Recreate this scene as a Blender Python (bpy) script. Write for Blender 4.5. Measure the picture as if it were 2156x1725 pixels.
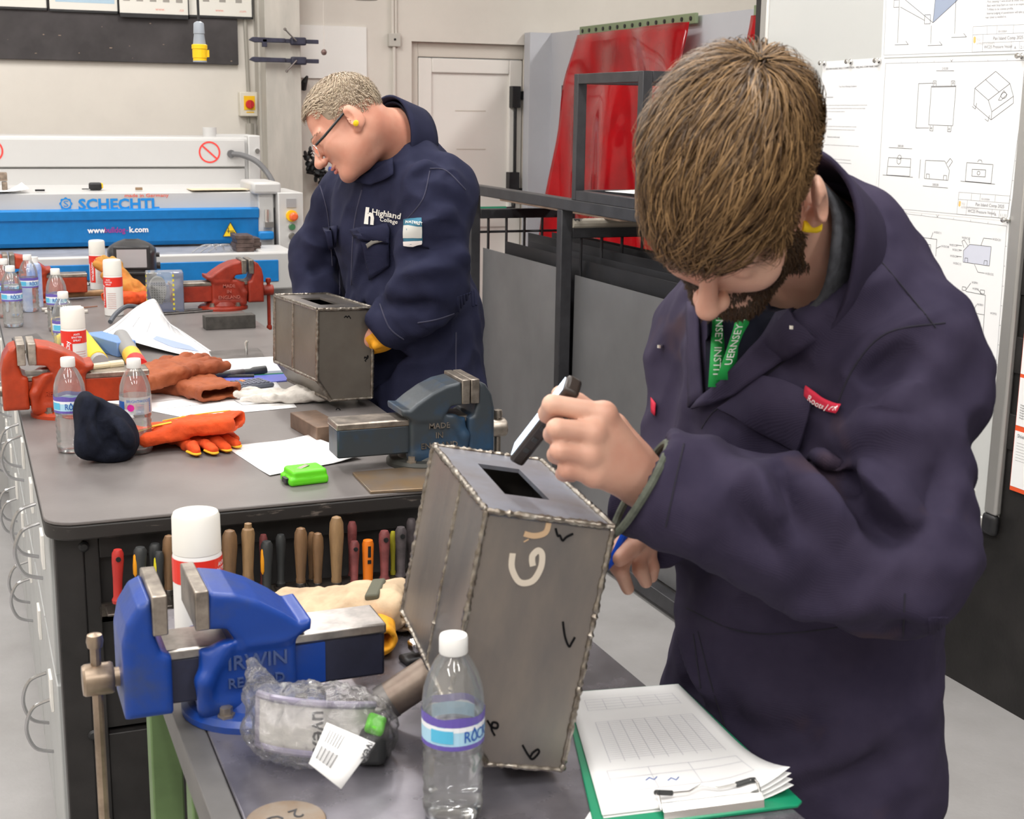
import bpy, bmesh, math, random
import numpy as np
from mathutils import Vector, Matrix, noise
from mathutils.bvhtree import BVHTree

for o in list(bpy.data.objects):
    bpy.data.objects.remove(o, do_unlink=True)
S = bpy.context.scene
COL = S.collection
random.seed(7)
RNG = np.random.default_rng(11)

# ------------------------------------------------------------------ camera
CAM_H = 1.60
FPX, CX, CY = 2890.0, 1078.0, 862.5
PITCH, ROLL, YAW = math.radians(12.2), math.radians(0.8), math.radians(21.9)
FW = np.array([math.sin(YAW)*math.cos(PITCH), math.cos(YAW)*math.cos(PITCH), -math.sin(PITCH)])
_r0 = np.array([math.cos(YAW), -math.sin(YAW), 0.0]); _u0 = np.cross(_r0, FW)
RT = _r0*math.cos(ROLL)+_u0*math.sin(ROLL)
UP = _u0*math.cos(ROLL)-_r0*math.sin(ROLL)
CAMP = np.array([0, 0, CAM_H])
cam = bpy.data.cameras.new('camera')
cam.sensor_width = 36.0
cam.lens = 36.0*FPX/2156.0
cam.clip_start = 0.05
cam.dof.use_dof = True
cam.dof.focus_distance = 2.9
cam.dof.aperture_fstop = 14.0
camo = bpy.data.objects.new('camera', cam); COL.objects.link(camo)
camo.matrix_world = Matrix(((RT[0], UP[0], -FW[0], 0), (RT[1], UP[1], -FW[1], 0), (RT[2], UP[2], -FW[2], CAM_H), (0, 0, 0, 1)))
S.camera = camo

# ------------------------------------------------------------------ world, exposure
wd = bpy.data.worlds.new('world'); S.world = wd; wd.use_nodes = True
wd.node_tree.nodes['Background'].inputs[0].default_value = (1.0, 0.98, 0.96, 1)
wd.node_tree.nodes['Background'].inputs[1].default_value = 0.14
S.view_settings.view_transform = 'Standard'
S.view_settings.look = 'None'
S.view_settings.exposure = 0.26
S.view_settings.gamma = 1.0
S.view_settings.use_curve_mapping = False

# ceiling battens of the workshop: (x, y, length along Y); the lamps hang at z 3.3
BATTENS = [(x, y) for x in (-2.0, -0.2, 1.3, 4.3) for y in (-1.3, 1.0, 3.4, 6.0)]
LAMP_W = 24.5
for (x, y) in BATTENS:
    L = bpy.data.lights.new('batten_light', 'AREA'); L.shape = 'RECTANGLE'
    L.size = 0.16; L.size_y = 1.5; L.energy = LAMP_W; L.color = (1.0, 0.975, 0.945)
    lo = bpy.data.objects.new('batten_light', L); COL.objects.link(lo); lo.location = (x, y, 3.23)

# ------------------------------------------------------------------ helpers
def ray(x, y):
    return FW+RT*(x-CX)/FPX-UP*(y-CY)/FPX
def W(x, y, d):                         # photo point at distance d -> world
    return CAMP+ray(x, y)*d
def Wz(x, y, z):
    q = ray(x, y); return CAMP+q*((z-CAM_H)/q[2])
def Wy(x, y, Y):
    q = ray(x, y); return CAMP+q*(Y/q[1])
def Wx(x, y, X):
    q = ray(x, y); return CAMP+q*(X/q[0])
def nrm(v):
    v = np.asarray(v, float); return v/np.linalg.norm(v)
def cam2w(v):                           # (right, up, toward camera) -> world
    return RT*v[0]+UP*v[1]-FW*v[2]

MATS = {}
def mat(name, col, rough=0.5, metal=0.0, var=0.0, vscale=8.0, bump=0.0, bscale=60.0, col2=None, spec=0.5,
        trans=0.0, ior=1.45, emit=None, estr=0.0, alpha=1.0, coat=0.0, sheen=0.0, stretch=None, rvar=0.0, detail=4.0, sss=0.0, lo=0.35, hi=0.65):
    if name in MATS: return MATS[name]
    m = bpy.data.materials.new(name); m.use_nodes = True
    nt = m.node_tree; b = nt.nodes['Principled BSDF']; lk = nt.links
    c = tuple(col)+(1,)
    b.inputs['Base Color'].default_value = c
    b.inputs['Roughness'].default_value = rough
    b.inputs['Metallic'].default_value = metal
    b.inputs['Specular IOR Level'].default_value = spec
    b.inputs['IOR'].default_value = ior
    b.inputs['Transmission Weight'].default_value = trans
    b.inputs['Alpha'].default_value = alpha
    b.inputs['Coat Weight'].default_value = coat
    b.inputs['Sheen Weight'].default_value = sheen
    if sss:
        b.inputs['Subsurface Weight'].default_value = sss
        b.inputs['Subsurface Radius'].default_value = (0.012, 0.005, 0.003)
        b.inputs['Subsurface Scale'].default_value = 1.0
    if emit:
        b.inputs['Emission Color'].default_value = tuple(emit)+(1,)
        b.inputs['Emission Strength'].default_value = estr
    if var or bump or col2 or rvar:
        tc = nt.nodes.new('ShaderNodeTexCoord')
        src = tc.outputs['Object']
        if stretch:
            mp = nt.nodes.new('ShaderNodeMapping'); mp.inputs['Scale'].default_value = stretch
            lk.new(src, mp.inputs['Vector']); src = mp.outputs['Vector']
        if var or col2 or rvar:
            n = nt.nodes.new('ShaderNodeTexNoise'); n.inputs['Scale'].default_value = vscale; n.inputs['Detail'].default_value = detail
            n.inputs['Roughness'].default_value = 0.6
            lk.new(src, n.inputs['Vector'])
            mr = nt.nodes.new('ShaderNodeMapRange'); mr.inputs[1].default_value = lo; mr.inputs[2].default_value = hi
            lk.new(n.outputs['Fac'], mr.inputs[0])
            if var or col2:
                mx = nt.nodes.new('ShaderNodeMix'); mx.data_type = 'RGBA'
                a2 = col2 if col2 else tuple(max(0, v*(1-var)) for v in col)
                a1 = col if col2 else tuple(min(1, v*(1+var)) for v in col)
                mx.inputs[6].default_value = tuple(a1)+(1,); mx.inputs[7].default_value = tuple(a2)+(1,)
                lk.new(mr.outputs[0], mx.inputs[0]); lk.new(mx.outputs[2], b.inputs['Base Color'])
            if rvar:
                r2 = nt.nodes.new('ShaderNodeMapRange'); r2.inputs[3].default_value = max(0.03, rough-rvar); r2.inputs[4].default_value = min(1, rough+rvar)
                lk.new(n.outputs['Fac'], r2.inputs[0]); lk.new(r2.outputs[0], b.inputs['Roughness'])
        if bump:
            n2 = nt.nodes.new('ShaderNodeTexNoise'); n2.inputs['Scale'].default_value = bscale; n2.inputs['Detail'].default_value = 3
            lk.new(src, n2.inputs['Vector'])
            bp = nt.nodes.new('ShaderNodeBump'); bp.inputs['Strength'].default_value = bump; bp.inputs['Distance'].default_value = 0.004
            lk.new(n2.outputs['Fac'], bp.inputs['Height']); lk.new(bp.outputs[0], b.inputs['Normal'])
    MATS[name] = m
    return m

def link(name, me, m=None, parent=None, loc=None, rot=None):
    o = bpy.data.objects.new(name, me); COL.objects.link(o)
    if m is not None and me is not None:
        for q in (m if isinstance(m, (list, tuple)) else [m]):
            me.materials.append(q)
    if parent is not None: o.parent = parent
    if loc is not None: o.location = loc
    if rot is not None: o.rotation_euler = rot
    return o
def tag(o, label=None, cat=None, group=None, kind=None):
    if label: o['label'] = label
    if cat: o['category'] = cat
    if group: o['group'] = group
    if kind: o['kind'] = kind
    return o
def empty(name, loc=(0, 0, 0), rz=0.0, label=None, cat=None, group=None, kind=None, rot=None):
    o = bpy.data.objects.new(name, None); COL.objects.link(o)
    o.empty_display_size = 0.05
    o.location = tuple(loc); o.rotation_euler = rot if rot is not None else (0, 0, rz)
    return tag(o, label, cat, group, kind)
def copy_tree(o, parent=None):
    c = o.copy(); COL.objects.link(c); c.parent = parent
    for ch in [k for k in o.children]:
        copy_tree(ch, c)
    return c

class MB:
    """collects shapes; build() links them as one mesh object"""
    def __init__(s): s.v = []; s.f = []; s.mi = []; s.M = Matrix()
    def at(s, loc=(0, 0, 0), rot=(0, 0, 0)):
        from mathutils import Euler
        s.M = Matrix.Translation(Vector(tuple(loc))) @ Euler(rot).to_matrix().to_4x4(); return s
    def add(s, vs, fs, mi=0):
        n = len(s.v); M = s.M
        s.v += [tuple(M @ Vector(tuple(map(float, p)))) for p in vs]
        s.f += [tuple(i+n for i in f) for f in fs]; s.mi += [mi]*len(fs); return s
    def box(s, c, d, mi=0):
        x, y, z = c; a, b, h = d[0]/2, d[1]/2, d[2]/2
        vs = [(x+i*a, y+j*b, z+k*h) for k in (-1, 1) for j in (-1, 1) for i in (-1, 1)]
        return s.add(vs, [(0, 2, 3, 1), (4, 5, 7, 6), (0, 1, 5, 4), (2, 6, 7, 3), (0, 4, 6, 2), (1, 3, 7, 5)], mi)
    def bx(s, x0, x1, y0, y1, z0, z1, mi=0):
        return s.box(((x0+x1)/2, (y0+y1)/2, (z0+z1)/2), (abs(x1-x0), abs(y1-y0), abs(z1-z0)), mi)
    def lathe(s, prof, c=(0, 0, 0), n=24, axis='z', mi=0, cap=True):
        vs = []; fs = []
        for (r, h) in prof:
            for k in range(n):
                a = 2*math.pi*k/n; p = (r*math.cos(a), r*math.sin(a), h)
                if axis == 'x': p = (p[2], p[0], p[1])
                elif axis == 'y': p = (p[1], p[2], p[0])
                vs.append((c[0]+p[0], c[1]+p[1], c[2]+p[2]))
        m = len(prof)
        for i in range(m-1):
            for k in range(n):
                fs.append((i*n+k, i*n+(k+1) % n, (i+1)*n+(k+1) % n, (i+1)*n+k))
        if cap:
            fs.append(tuple(reversed(range(n)))); fs.append(tuple(range((m-1)*n, m*n)))
        return s.add(vs, fs, mi)
    def cyl(s, c, r, h, n=20, axis='z', mi=0, r2=None):
        return s.lathe([(r, -h/2), (r if r2 is None else r2, h/2)], c, n, axis, mi)
    def tube(s, pts, r, n=8, closed=False, mi=0, flat=None):
        P = [Vector(tuple(map(float, p))) for p in pts]; m = len(P)
        rs = r if isinstance(r, (list, tuple)) else [r]*m
        vs = []; fs = []
        up = Vector((0, 0, 1)); prev = None
        for i, p in enumerate(P):
            if closed: t = P[(i+1) % m]-P[i-1]
            else: t = P[min(i+1, m-1)]-P[max(i-1, 0)]
            if t.length < 1e-9: t = Vector((0, 0, 1))
            t.normalize()
            if prev is None:
                a = up if abs(t.z) < 0.9 else Vector((1, 0, 0))
                nv = t.cross(a).normalized()
            else:
                nv = prev-t*prev.dot(t)
                nv = nv.normalized() if nv.length > 1e-6 else prev
            prev = nv; bn = t.cross(nv)
            fl = 1.0 if flat is None else flat
            for k in range(n):
                a = 2*math.pi*k/n
                vs.append(p+nv*(rs[i]*math.cos(a))+bn*(rs[i]*fl*math.sin(a)))
        for i in range(m if closed else m-1):
            j = (i+1) % m
            for k in range(n):
                fs.append((i*n+k, i*n+(k+1) % n, j*n+(k+1) % n, j*n+k))
        if not closed:
            fs.append(tuple(reversed(range(n)))); fs.append(tuple(range((m-1)*n, m*n)))
        return s.add(vs, fs, mi)
    def prism(s, poly, t0, t1, plane='xz', mi=0):
        n = len(poly)
        def P(p, t):
            if plane == 'xz': return (p[0], t, p[1])
            if plane == 'xy': return (p[0], p[1], t)
            return (t, p[0], p[1])
        vs = [P(p, t0) for p in poly]+[P(p, t1) for p in poly]
        fs = [tuple(range(n)), tuple(reversed(range(n, 2*n)))]
        fs += [(i, i+n, (i+1) % n+n, (i+1) % n) for i in range(n)]
        return s.add(vs, fs, mi)
    def quad(s, a, b, c, d, mi=0): return s.add([a, b, c, d], [(0, 1, 2, 3)], mi)
    def grid(s, fn, nu, nv, mi=0, closeu=False):
        vs = [fn(i/(nu-1) if not closeu else i/nu, j/(nv-1)) for j in range(nv) for i in range(nu)]
        fs = []
        for j in range(nv-1):
            for i in range(nu if closeu else nu-1):
                k = (i+1) % nu
                fs.append((j*nu+i, j*nu+k, (j+1)*nu+k, (j+1)*nu+i))
        return s.add(vs, fs, mi)
    def text(s, body, size, loc, xd, yd, depth=0.0, align='CENTER', mi=0, sx=1.0, shear=0.0, weight=0.0, spacing=1.0, fit=None):
        vs, fs = text_geo(body, shear, weight, align, spacing)
        xs = [p[0] for p in vs]
        if fit and xs: sx = fit/((max(xs)-min(xs))*size)
        X = Vector(tuple(xd)).normalized(); Y = Vector(tuple(yd)).normalized(); Z = X.cross(Y); L = Vector(tuple(loc))
        out = [L+X*(p[0]*size*sx)+Y*(p[1]*size)+Z*0.0 for p in vs]
        if depth:
            top = [p+Z*depth for p in out]
            n = len(out); ed = {}
            for f in fs:
                for i in range(len(f)):
                    a, b = f[i], f[(i+1) % len(f)]
                    ed[(a, b)] = 1
            sides = [(a, b, b+n, a+n) for (a, b) in ed if (b, a) not in ed]
            return s.add(out+top, [tuple(i+n for i in f) for f in fs]+sides, mi)
        return s.add(out, fs, mi)
    def pieces(s, name, m, parent=None, **k):
        """links every loose piece as an object of its own"""
        n = len(s.v); par = list(range(n))
        def find(i):
            while par[i] != i: par[i] = par[par[i]]; i = par[i]
            return i
        for f in s.f:
            a = find(f[0])
            for i in f[1:]: par[find(i)] = a
        groups = {}
        for f in s.f: groups.setdefault(find(f[0]), []).append(f)
        out = []
        for fs in groups.values():
            idx = sorted({i for f in fs for i in f}); mp = {i: j for j, i in enumerate(idx)}
            q = MB(); q.add([s.v[i] for i in idx], [tuple(mp[i] for i in f) for f in fs]); out.append(q.build(name, m, parent, **k))
        return out
    def build(s, name, m, parent=None, loc=None, rot=None, bevel=0.0, seg=2, smooth=30, sub=0, solid=0.0):
        me = bpy.data.meshes.new(name); me.from_pydata(s.v, [], s.f); me.validate(); me.update()
        if smooth:
            me.polygons.foreach_set('use_smooth', [True]*len(me.polygons))
            me.set_sharp_from_angle(angle=math.radians(smooth))
        o = link(name, me, m, parent, loc, rot)
        if any(s.mi) and len(me.polygons) == len(s.mi):
            me.polygons.foreach_set('material_index', s.mi)
        if solid:
            q = o.modifiers.new('solid', 'SOLIDIFY'); q.thickness = solid; q.offset = 0
        if bevel:
            q = o.modifiers.new('bevel', 'BEVEL'); q.width = bevel; q.segments = seg; q.limit_method = 'ANGLE'; q.angle_limit = math.radians(32); q.harden_normals = False
        if sub:
            q = o.modifiers.new('sub', 'SUBSURF'); q.levels = sub; q.render_levels = sub
        return o

_tcache = {}
def text_geo(body, shear=0.0, weight=0.0, align='CENTER', spacing=1.0):
    key = (body, shear, weight, align, spacing)
    if key in _tcache: return _tcache[key]
    cu = bpy.data.curves.new('lettering', 'FONT'); cu.body = body; cu.size = 1.0
    cu.align_x = align; cu.shear = shear; cu.offset = weight; cu.resolution_u = 2; cu.space_character = spacing
    ob = bpy.data.objects.new('lettering', cu); COL.objects.link(ob)
    dg = bpy.context.evaluated_depsgraph_get()
    me = ob.evaluated_get(dg).to_mesh()
    vs = [tuple(v.co) for v in me.vertices]; fs = [tuple(p.vertices) for p in me.polygons]
    ob.evaluated_get(dg).to_mesh_clear()
    bpy.data.objects.remove(ob); bpy.data.curves.remove(cu)
    _tcache[key] = (vs, fs)
    return vs, fs

# ---------------------------------------------------------- implicit surfaces
class SDF:
    def __init__(s, lo, hi, res):
        s.lo = np.array(lo, np.float32); s.res = float(res)
        s.n = (np.ceil((np.array(hi)-np.array(lo))/res).astype(int)+1)
        s.D = np.full(tuple(s.n), 1.0, np.float32)
        s.ax = [s.lo[i]+np.arange(s.n[i], dtype=np.float32)*s.res for i in range(3)]
    def _sl(s, lo, hi, mg):
        a = np.clip(np.floor((np.array(lo)-mg-s.lo)/s.res).astype(int), 0, s.n)
        b = np.clip(np.ceil((np.array(hi)+mg-s.lo)/s.res).astype(int)+1, 0, s.n)
        return tuple(slice(i, j) for i, j in zip(a, b))
    def _pts(s, sl):
        return np.stack(np.meshgrid(*[s.ax[i][sl[i]] for i in range(3)], indexing='ij'), -1)
    def op(s, prim, k=0.01, sub=False):
        fn, lo, hi = prim
        sl = s._sl(lo, hi, k+4*s.res)
        D = s.D[sl]
        if D.size == 0: return s
        d = fn(s._pts(sl)).astype(np.float32)
        if sub:
            d = -d
            h = np.clip(0.5-0.5*(D-d)/max(k, 1e-6), 0, 1)
            s.D[sl] = D*(1-h)+d*h+k*h*(1-h)
        else:
            h = np.clip(0.5+0.5*(D-d)/max(k, 1e-6), 0, 1)
            s.D[sl] = D*(1-h)+d*h-k*h*(1-h)
        return s
    def add(s, prim, k=0.01): return s.op(prim, k)
    def cut(s, prim, k=0.004): return s.op(prim, k, True)
    def mesh(s):
        D = s.D; I = D < 0
        n = np.array(D.shape)
        c = np.zeros(tuple(n-1), np.int8)
        for a in (0, 1):
            for b in (0, 1):
                for e in (0, 1):
                    c += I[a:n[0]-1+a, b:n[1]-1+b, e:n[2]-1+e]
        act = (c > 0) & (c < 8)
        idx = np.argwhere(act)
        vid = np.full(tuple(n-1), -1, np.int64); vid[act] = np.arange(len(idx))
        pos = np.zeros((len(idx), 3)); cnt = np.zeros(len(idx))
        ii, jj, kk = idx.T
        for axis in range(3):
            o = [a for a in range(3) if a != axis]
            for a in (0, 1):
                for b in (0, 1):
                    off = [0, 0, 0]; off[o[0]] = a; off[o[1]] = b
                    off2 = list(off); off2[axis] = 1
                    d0 = D[ii+off[0], jj+off[1], kk+off[2]]; d1 = D[ii+off2[0], jj+off2[1], kk+off2[2]]
                    m = (d0 < 0) != (d1 < 0)
                    t = d0[m]/(d0[m]-d1[m])
                    q = np.tile(np.array(off, float), (m.sum(), 1)); q[:, axis] = t
                    pos[m] += q; cnt[m] += 1
        V = s.lo+(idx+pos/np.maximum(cnt, 1)[:, None])*s.res
        F = []
        for axis in range(3):
            sa = [slice(1, n[i]-1) for i in range(3)]; sb = list(sa)
            sa[axis] = slice(0, n[axis]-1); sb[axis] = slice(1, n[axis])
            A = I[tuple(sa)]; B = I[tuple(sb)]
            e = np.argwhere(A != B)
            if not len(e): continue
            st = A[tuple(e.T)]
            base = e.copy()
            for i in range(3):
                if i != axis: base[:, i] += 1
            u, v = (axis+1) % 3, (axis+2) % 3
            def cell(du, dv):
                q = base.copy(); q[:, u] -= du; q[:, v] -= dv
                return vid[q[:, 0], q[:, 1], q[:, 2]]
            Q = np.stack([cell(1, 1), cell(0, 1), cell(0, 0), cell(1, 0)], 1)
            Q[~st] = Q[~st][:, ::-1]
            F.append(Q)
        F = np.concatenate(F); F = F[(F >= 0).all(1)]
        return V, F

def rcone(a, b, ra, rb):
    a = np.asarray(a, float); b = np.asarray(b, float); rb = ra if rb is None else rb
    ab = b-a; L2 = float(ab@ab)+1e-12
    def fn(P):
        t = np.clip(((P-a)@ab)/L2, 0, 1)
        return np.linalg.norm(P-a-t[..., None]*ab, axis=-1)-(ra+(rb-ra)*t)
    R = max(ra, rb)
    return fn, np.minimum(a, b)-R, np.maximum(a, b)+R
def ell(c, R, rad):
    c = np.asarray(c, float); A = np.asarray(R, float); rad = np.asarray(rad, float)
    def fn(P):
        q = (P-c)@A.T
        k0 = np.linalg.norm(q/rad, axis=-1); k1 = np.linalg.norm(q/rad**2, axis=-1)
        return k0*(k0-1)/np.maximum(k1, 1e-6)
    e = np.sqrt(((A.T*rad)**2).sum(1))
    return fn, c-e, c+e
def rbox(c, R, half, rd):
    c = np.asarray(c, float); A = np.asarray(R, float); h = np.asarray(half, float)-rd
    def fn(P):
        q = np.abs((P-c)@A.T)-h
        return np.linalg.norm(np.maximum(q, 0), axis=-1)+np.minimum(q.max(-1), 0)-rd
    e = np.abs(A.T*(h+rd)).sum(1)
    return fn, c-e, c+e
def poly_ext(poly, t0, t1, rd=0.0, axis=1):
    """polygon in the plane across `axis` (0: yz, 1: xz, 2: xy) extruded from t0 to t1"""
    P2 = np.asarray(poly, float); o = [a for a in range(3) if a != axis]
    def fn(P):
        q = P[..., o]; d = np.full(q.shape[:-1], 1e9); sgn = np.ones(q.shape[:-1])
        for i in range(len(P2)):
            a = P2[i]; b = P2[i-1]
            e = b-a; w = q-a
            t = np.clip((w@e)/(e@e), 0, 1)
            d = np.minimum(d, ((w-t[..., None]*e)**2).sum(-1))
            c1 = q[..., 1] >= a[1]; c2 = q[..., 1] < b[1]; c3 = e[0]*w[..., 1] > e[1]*w[..., 0]
            fl = (c1 & c2 & c3) | (~c1 & ~c2 & ~c3)
            sgn = np.where(fl, -sgn, sgn)
        d2 = sgn*np.sqrt(d)+rd
        dz = np.abs(P[..., axis]-(t0+t1)/2)-abs(t1-t0)/2+rd
        return np.minimum(np.maximum(d2, dz), 0)+np.sqrt(np.maximum(d2, 0)**2+np.maximum(dz, 0)**2)-rd
    lo = np.zeros(3); hi = np.zeros(3)
    lo[o] = P2.min(0); hi[o] = P2.max(0); lo[axis] = min(t0, t1); hi[axis] = max(t0, t1)
    return fn, lo, hi
EYE = np.eye(3)
def np_mesh(name, V, F, m, parent=None, off=(0, 0, 0), loc=None, rot=None, smooth=True):
    me = bpy.data.meshes.new(name)
    V = np.asarray(V, np.float64)-np.asarray(off, float)
    me.vertices.add(len(V)); me.vertices.foreach_set('co', V.astype(np.float32).ravel())
    k = F.shape[1]
    me.loops.add(len(F)*k); me.loops.foreach_set('vertex_index', F.astype(np.int32).ravel())
    me.polygons.add(len(F)); me.polygons.foreach_set('loop_start', np.arange(0, len(F)*k, k, dtype=np.int32))
    me.update(calc_edges=True); me.validate()
    if smooth: me.polygons.foreach_set('use_smooth', [True]*len(me.polygons))
    return link(name, me, m, parent, loc, rot)
def relax(V, F, it=1, w=0.5):
    for _ in range(it):
        acc = np.zeros_like(V); cnt = np.zeros(len(V))
        for i in range(4):
            a = F[:, i]; b = F[:, (i+1) % 4]
            np.add.at(acc, a, V[b]); np.add.at(cnt, a, 1)
            np.add.at(acc, b, V[a]); np.add.at(cnt, b, 1)
        V = V*(1-w)+w*acc/np.maximum(cnt, 1)[:, None]
    return V
def vnormals(V, F):
    n = np.cross(V[F[:, 2]]-V[F[:, 0]], V[F[:, 3]]-V[F[:, 1]])
    N = np.zeros_like(V)
    for i in range(4): np.add.at(N, F[:, i], n)
    return N/np.maximum(np.linalg.norm(N, axis=1), 1e-12)[:, None]
def seg_dist(V, P):
    """distance of points V to polyline P and the parameter along it"""
    best = np.full(len(V), 1e9); par = np.zeros(len(V))
    for i in range(len(P)-1):
        a = np.asarray(P[i], float); e = np.asarray(P[i+1], float)-a
        t = np.clip(((V-a)@e)/(e@e+1e-12), 0, 1)
        d = np.linalg.norm(V-a-t[:, None]*e, axis=1)
        m = d < best; best[m] = d[m]; par[m] = (i+t[m])/(len(P)-1)
    return best, par
def fbm(V, scale, seed=0.0, oct=2):
    out = np.zeros(len(V))
    for i, p in enumerate(V):
        q = Vector((p[0]*scale+seed, p[1]*scale-seed, p[2]*scale+2*seed))
        out[i] = noise.fractal(q, 1.0, 2.0, oct)
    return out
def smoothcurve(P, n=8):
    P = [np.asarray(p, float) for p in P]; out = []
    for i in range(len(P)-1):
        p0 = P[max(i-1, 0)]; p1 = P[i]; p2 = P[i+1]; p3 = P[min(i+2, len(P)-1)]
        for k in range(n):
            t = k/n
            out.append(0.5*((2*p1)+(-p0+p2)*t+(2*p0-5*p1+4*p2-p3)*t*t+(-p0+3*p1-3*p2+p3)*t**3))
    out.append(P[-1]); return out
class Cloth:
    def __init__(s, V, F):
        s.V = V; s.F = F; s.upd()
    def upd(s):
        s.N = vnormals(s.V, s.F); s.bvh = BVHTree.FromPolygons([Vector(p) for p in s.V], [tuple(f) for f in s.F])
    def hit(s, a, b):
        q = s.bvh.ray_cast(Vector(tuple(CAMP)), Vector(tuple(ray(a, b))).normalized())
        return None if q[0] is None else (np.array(q[0]), np.array(q[1]))
    def line(s, pts, n=6):
        out = []
        P = smoothcurve([(a, b, 0) for a, b in pts], n) if len(pts) > 2 else [np.array((pts[0][0]+(pts[1][0]-pts[0][0])*k/8, pts[0][1]+(pts[1][1]-pts[0][1])*k/8, 0)) for k in range(9)]
        for p in P:
            h = s.hit(p[0], p[1])
            if h is not None:
                if out and np.linalg.norm(h[0]-out[-1][0]) > 0.06: continue
                out.append(h)
        return out
    def fold(s, pts, amp, w_, side=0.0):
        L = [h[0] for h in s.line(pts, 3)]
        if len(L) < 2: return
        d, t = seg_dist(s.V, L)
        env = np.sin(np.pi*np.clip(0.08+t*0.84, 0, 1))
        pr = np.exp(-(d/w_)**2)
        s.V = s.V+s.N*(amp*env*pr)[:, None]
    def seam(s, mb, pts, r_=0.0012, lift=0.0003):
        L = s.line(pts)
        if len(L) > 1: mb.tube([tuple(p+n*lift) for p, n in L], r_, 5)
    def patch(s, corners, lift, nu=8, nv=8, bulge=0.0, flip=True):
        mb = MB(); c = [np.array(q, float) for q in corners]; last = [None]
        def fn(u, v):
            p = (c[0]*(1-u)+c[1]*u)*(1-v)+(c[3]*(1-u)+c[2]*u)*v
            h = s.hit(p[0], p[1])
            if h is None or (last[0] is not None and np.linalg.norm(h[0]-last[0]) > 0.15):
                d = np.linalg.norm(last[0]-CAMP) if last[0] is not None else 1.6
                q = ray(p[0], p[1]); q = q/np.linalg.norm(q); return tuple(CAMP+q*d)
            last[0] = h[0]
            nl = h[1] if h[1] @ (-FW) > 0 else -h[1]
            return tuple(h[0]+nl*(lift+bulge*math.sin(math.pi*u)*math.sin(math.pi*v)))
        return mb.grid(fn, nu, nv)
    def text(s, mb, body, px_, py_, size, ang=0.0, sx=1.0, lift=0.002, weight=0.0, align='LEFT', shear=0.0, cap=0.2):
        vs, fs = text_geo(body, shear, weight, align, 1.0); out = []
        ca, sa = math.cos(ang), math.sin(ang)
        for p in vs:
            x, y = p[0]*size*sx, p[1]*size
            h = s.hit(px_+x*ca+y*sa, py_+x*sa-y*ca)
            if h is None: out.append(out[-1] if out else (0, 0, 0)); continue
            nl = h[1] if h[1] @ (-FW) > 0 else -h[1]
            out.append(tuple(h[0]+nl*lift))
        return mb.add(out, fs)
# ------------------------------------------------------------------ materials used in many places
CREAM = mat('cream_wall_paint', (0.73, 0.69, 0.63), 0.7, var=0.03, vscale=3, bump=0.08, bscale=40)
FLOORM = mat('grey_painted_concrete', (0.41, 0.40, 0.40), 0.55, var=0.0, col2=(0.30, 0.29, 0.285), vscale=2.6, bump=0.12, bscale=80, detail=9, lo=0.3, hi=0.75, rvar=0.12)
CEIL = mat('white_ceiling', (0.85, 0.83, 0.78), 0.8)
BLACKP = mat('black_painted_wall', (0.015, 0.0135, 0.013), 0.6, var=0.4, vscale=6, bump=0.2, bscale=90)
BLACKB = mat('charcoal_board', (0.060, 0.054, 0.056), 0.75, var=0.25, vscale=4)
WHITEM = mat('white_gloss_paint', (0.80, 0.78, 0.74), 0.4)
UPVC = mat('white_door_plastic', (0.86, 0.83, 0.78), 0.35, var=0.02, vscale=2)
GREYP = mat('pale_grey_partition_paint', (0.55, 0.56, 0.60), 0.55, var=0.03, vscale=3)
CONC = mat('grey_steel_column_paint', (0.44, 0.42, 0.38), 0.55, col2=(0.53, 0.50, 0.45), vscale=5, stretch=(3, 3, 0.6), detail=6, bump=0.05)
BLACKIRON = mat('black_iron', (0.018, 0.018, 0.020), 0.45, var=0.3, vscale=20)
STEELD = mat('dark_steel_tube', (0.045, 0.045, 0.05), 0.38, metal=0.3, var=0.2, vscale=12)
PAPER = mat('white_paper', (0.88, 0.88, 0.88), 0.75)
INK = mat('black_print', (0.05, 0.05, 0.055), 0.8)
INKG = mat('grey_print', (0.30, 0.30, 0.32), 0.8)
BRASSY = mat('bright_metal', (0.75, 0.74, 0.72), 0.22, metal=1.0)
DARKHOLE = mat('dark_hole', (0.01, 0.01, 0.01), 0.9)

# ------------------------------------------------------------------ room shell
def struct(name, mb, m, **k):
    o = mb.build(name, m, **k); o['kind'] = 'structure'; return o
XR = 2.605
struct('floor', MB().bx(-3.5, 6.2, -3.2, 8.2, -0.1, 0), FLOORM)
struct('ceiling', MB().bx(-3.5, 6.2, -3.2, 8.2, 3.5, 3.6), CEIL)
# back wall with a door opening
DX0, DX1, DZ = 2.545, 3.335, 2.005
wb = MB().bx(-3.5, DX0, 8.0, 8.2, 0, 3.5).bx(DX1, 6.2, 8.0, 8.2, 0, 3.5).bx(DX0, DX1, 8.0, 8.2, DZ, 3.5)
struct('wall_back', wb, CREAM)
struct('wall_left', MB().bx(-3.6, -3.5, -3.2, 8.2, 0, 3.5), CREAM)
struct('wall_near', MB().bx(-3.5, 6.2, -3.3, -3.2, 0, 3.5), CREAM)
struct('wall_right', MB().bx(6.2, 6.3, -3.2, 8.2, 0, 3.5), CREAM)
# black partition that carries the whiteboard
wr = struct('wall_partition', MB().bx(XR, XR+0.09, -3.2, 4.27, 0, 2.6), BLACKP)
# block courses of the partition, proud by the joint depth, near its visible end
course = MB()
bricks = []
for i in range(6):
    z0 = 0.62+i*0.105
    for j in range(2):
        y0 = 2.42+j*0.215+(0.1 if i % 2 else 0)
        b = MB().bx(-0.004, 0.004, -0.105, 0.105, -0.049, 0.049)
        o = b.build('block', BLACKP, wr, loc=(XR-0.002, y0+0.1, z0+0.05), bevel=0.002)
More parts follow.
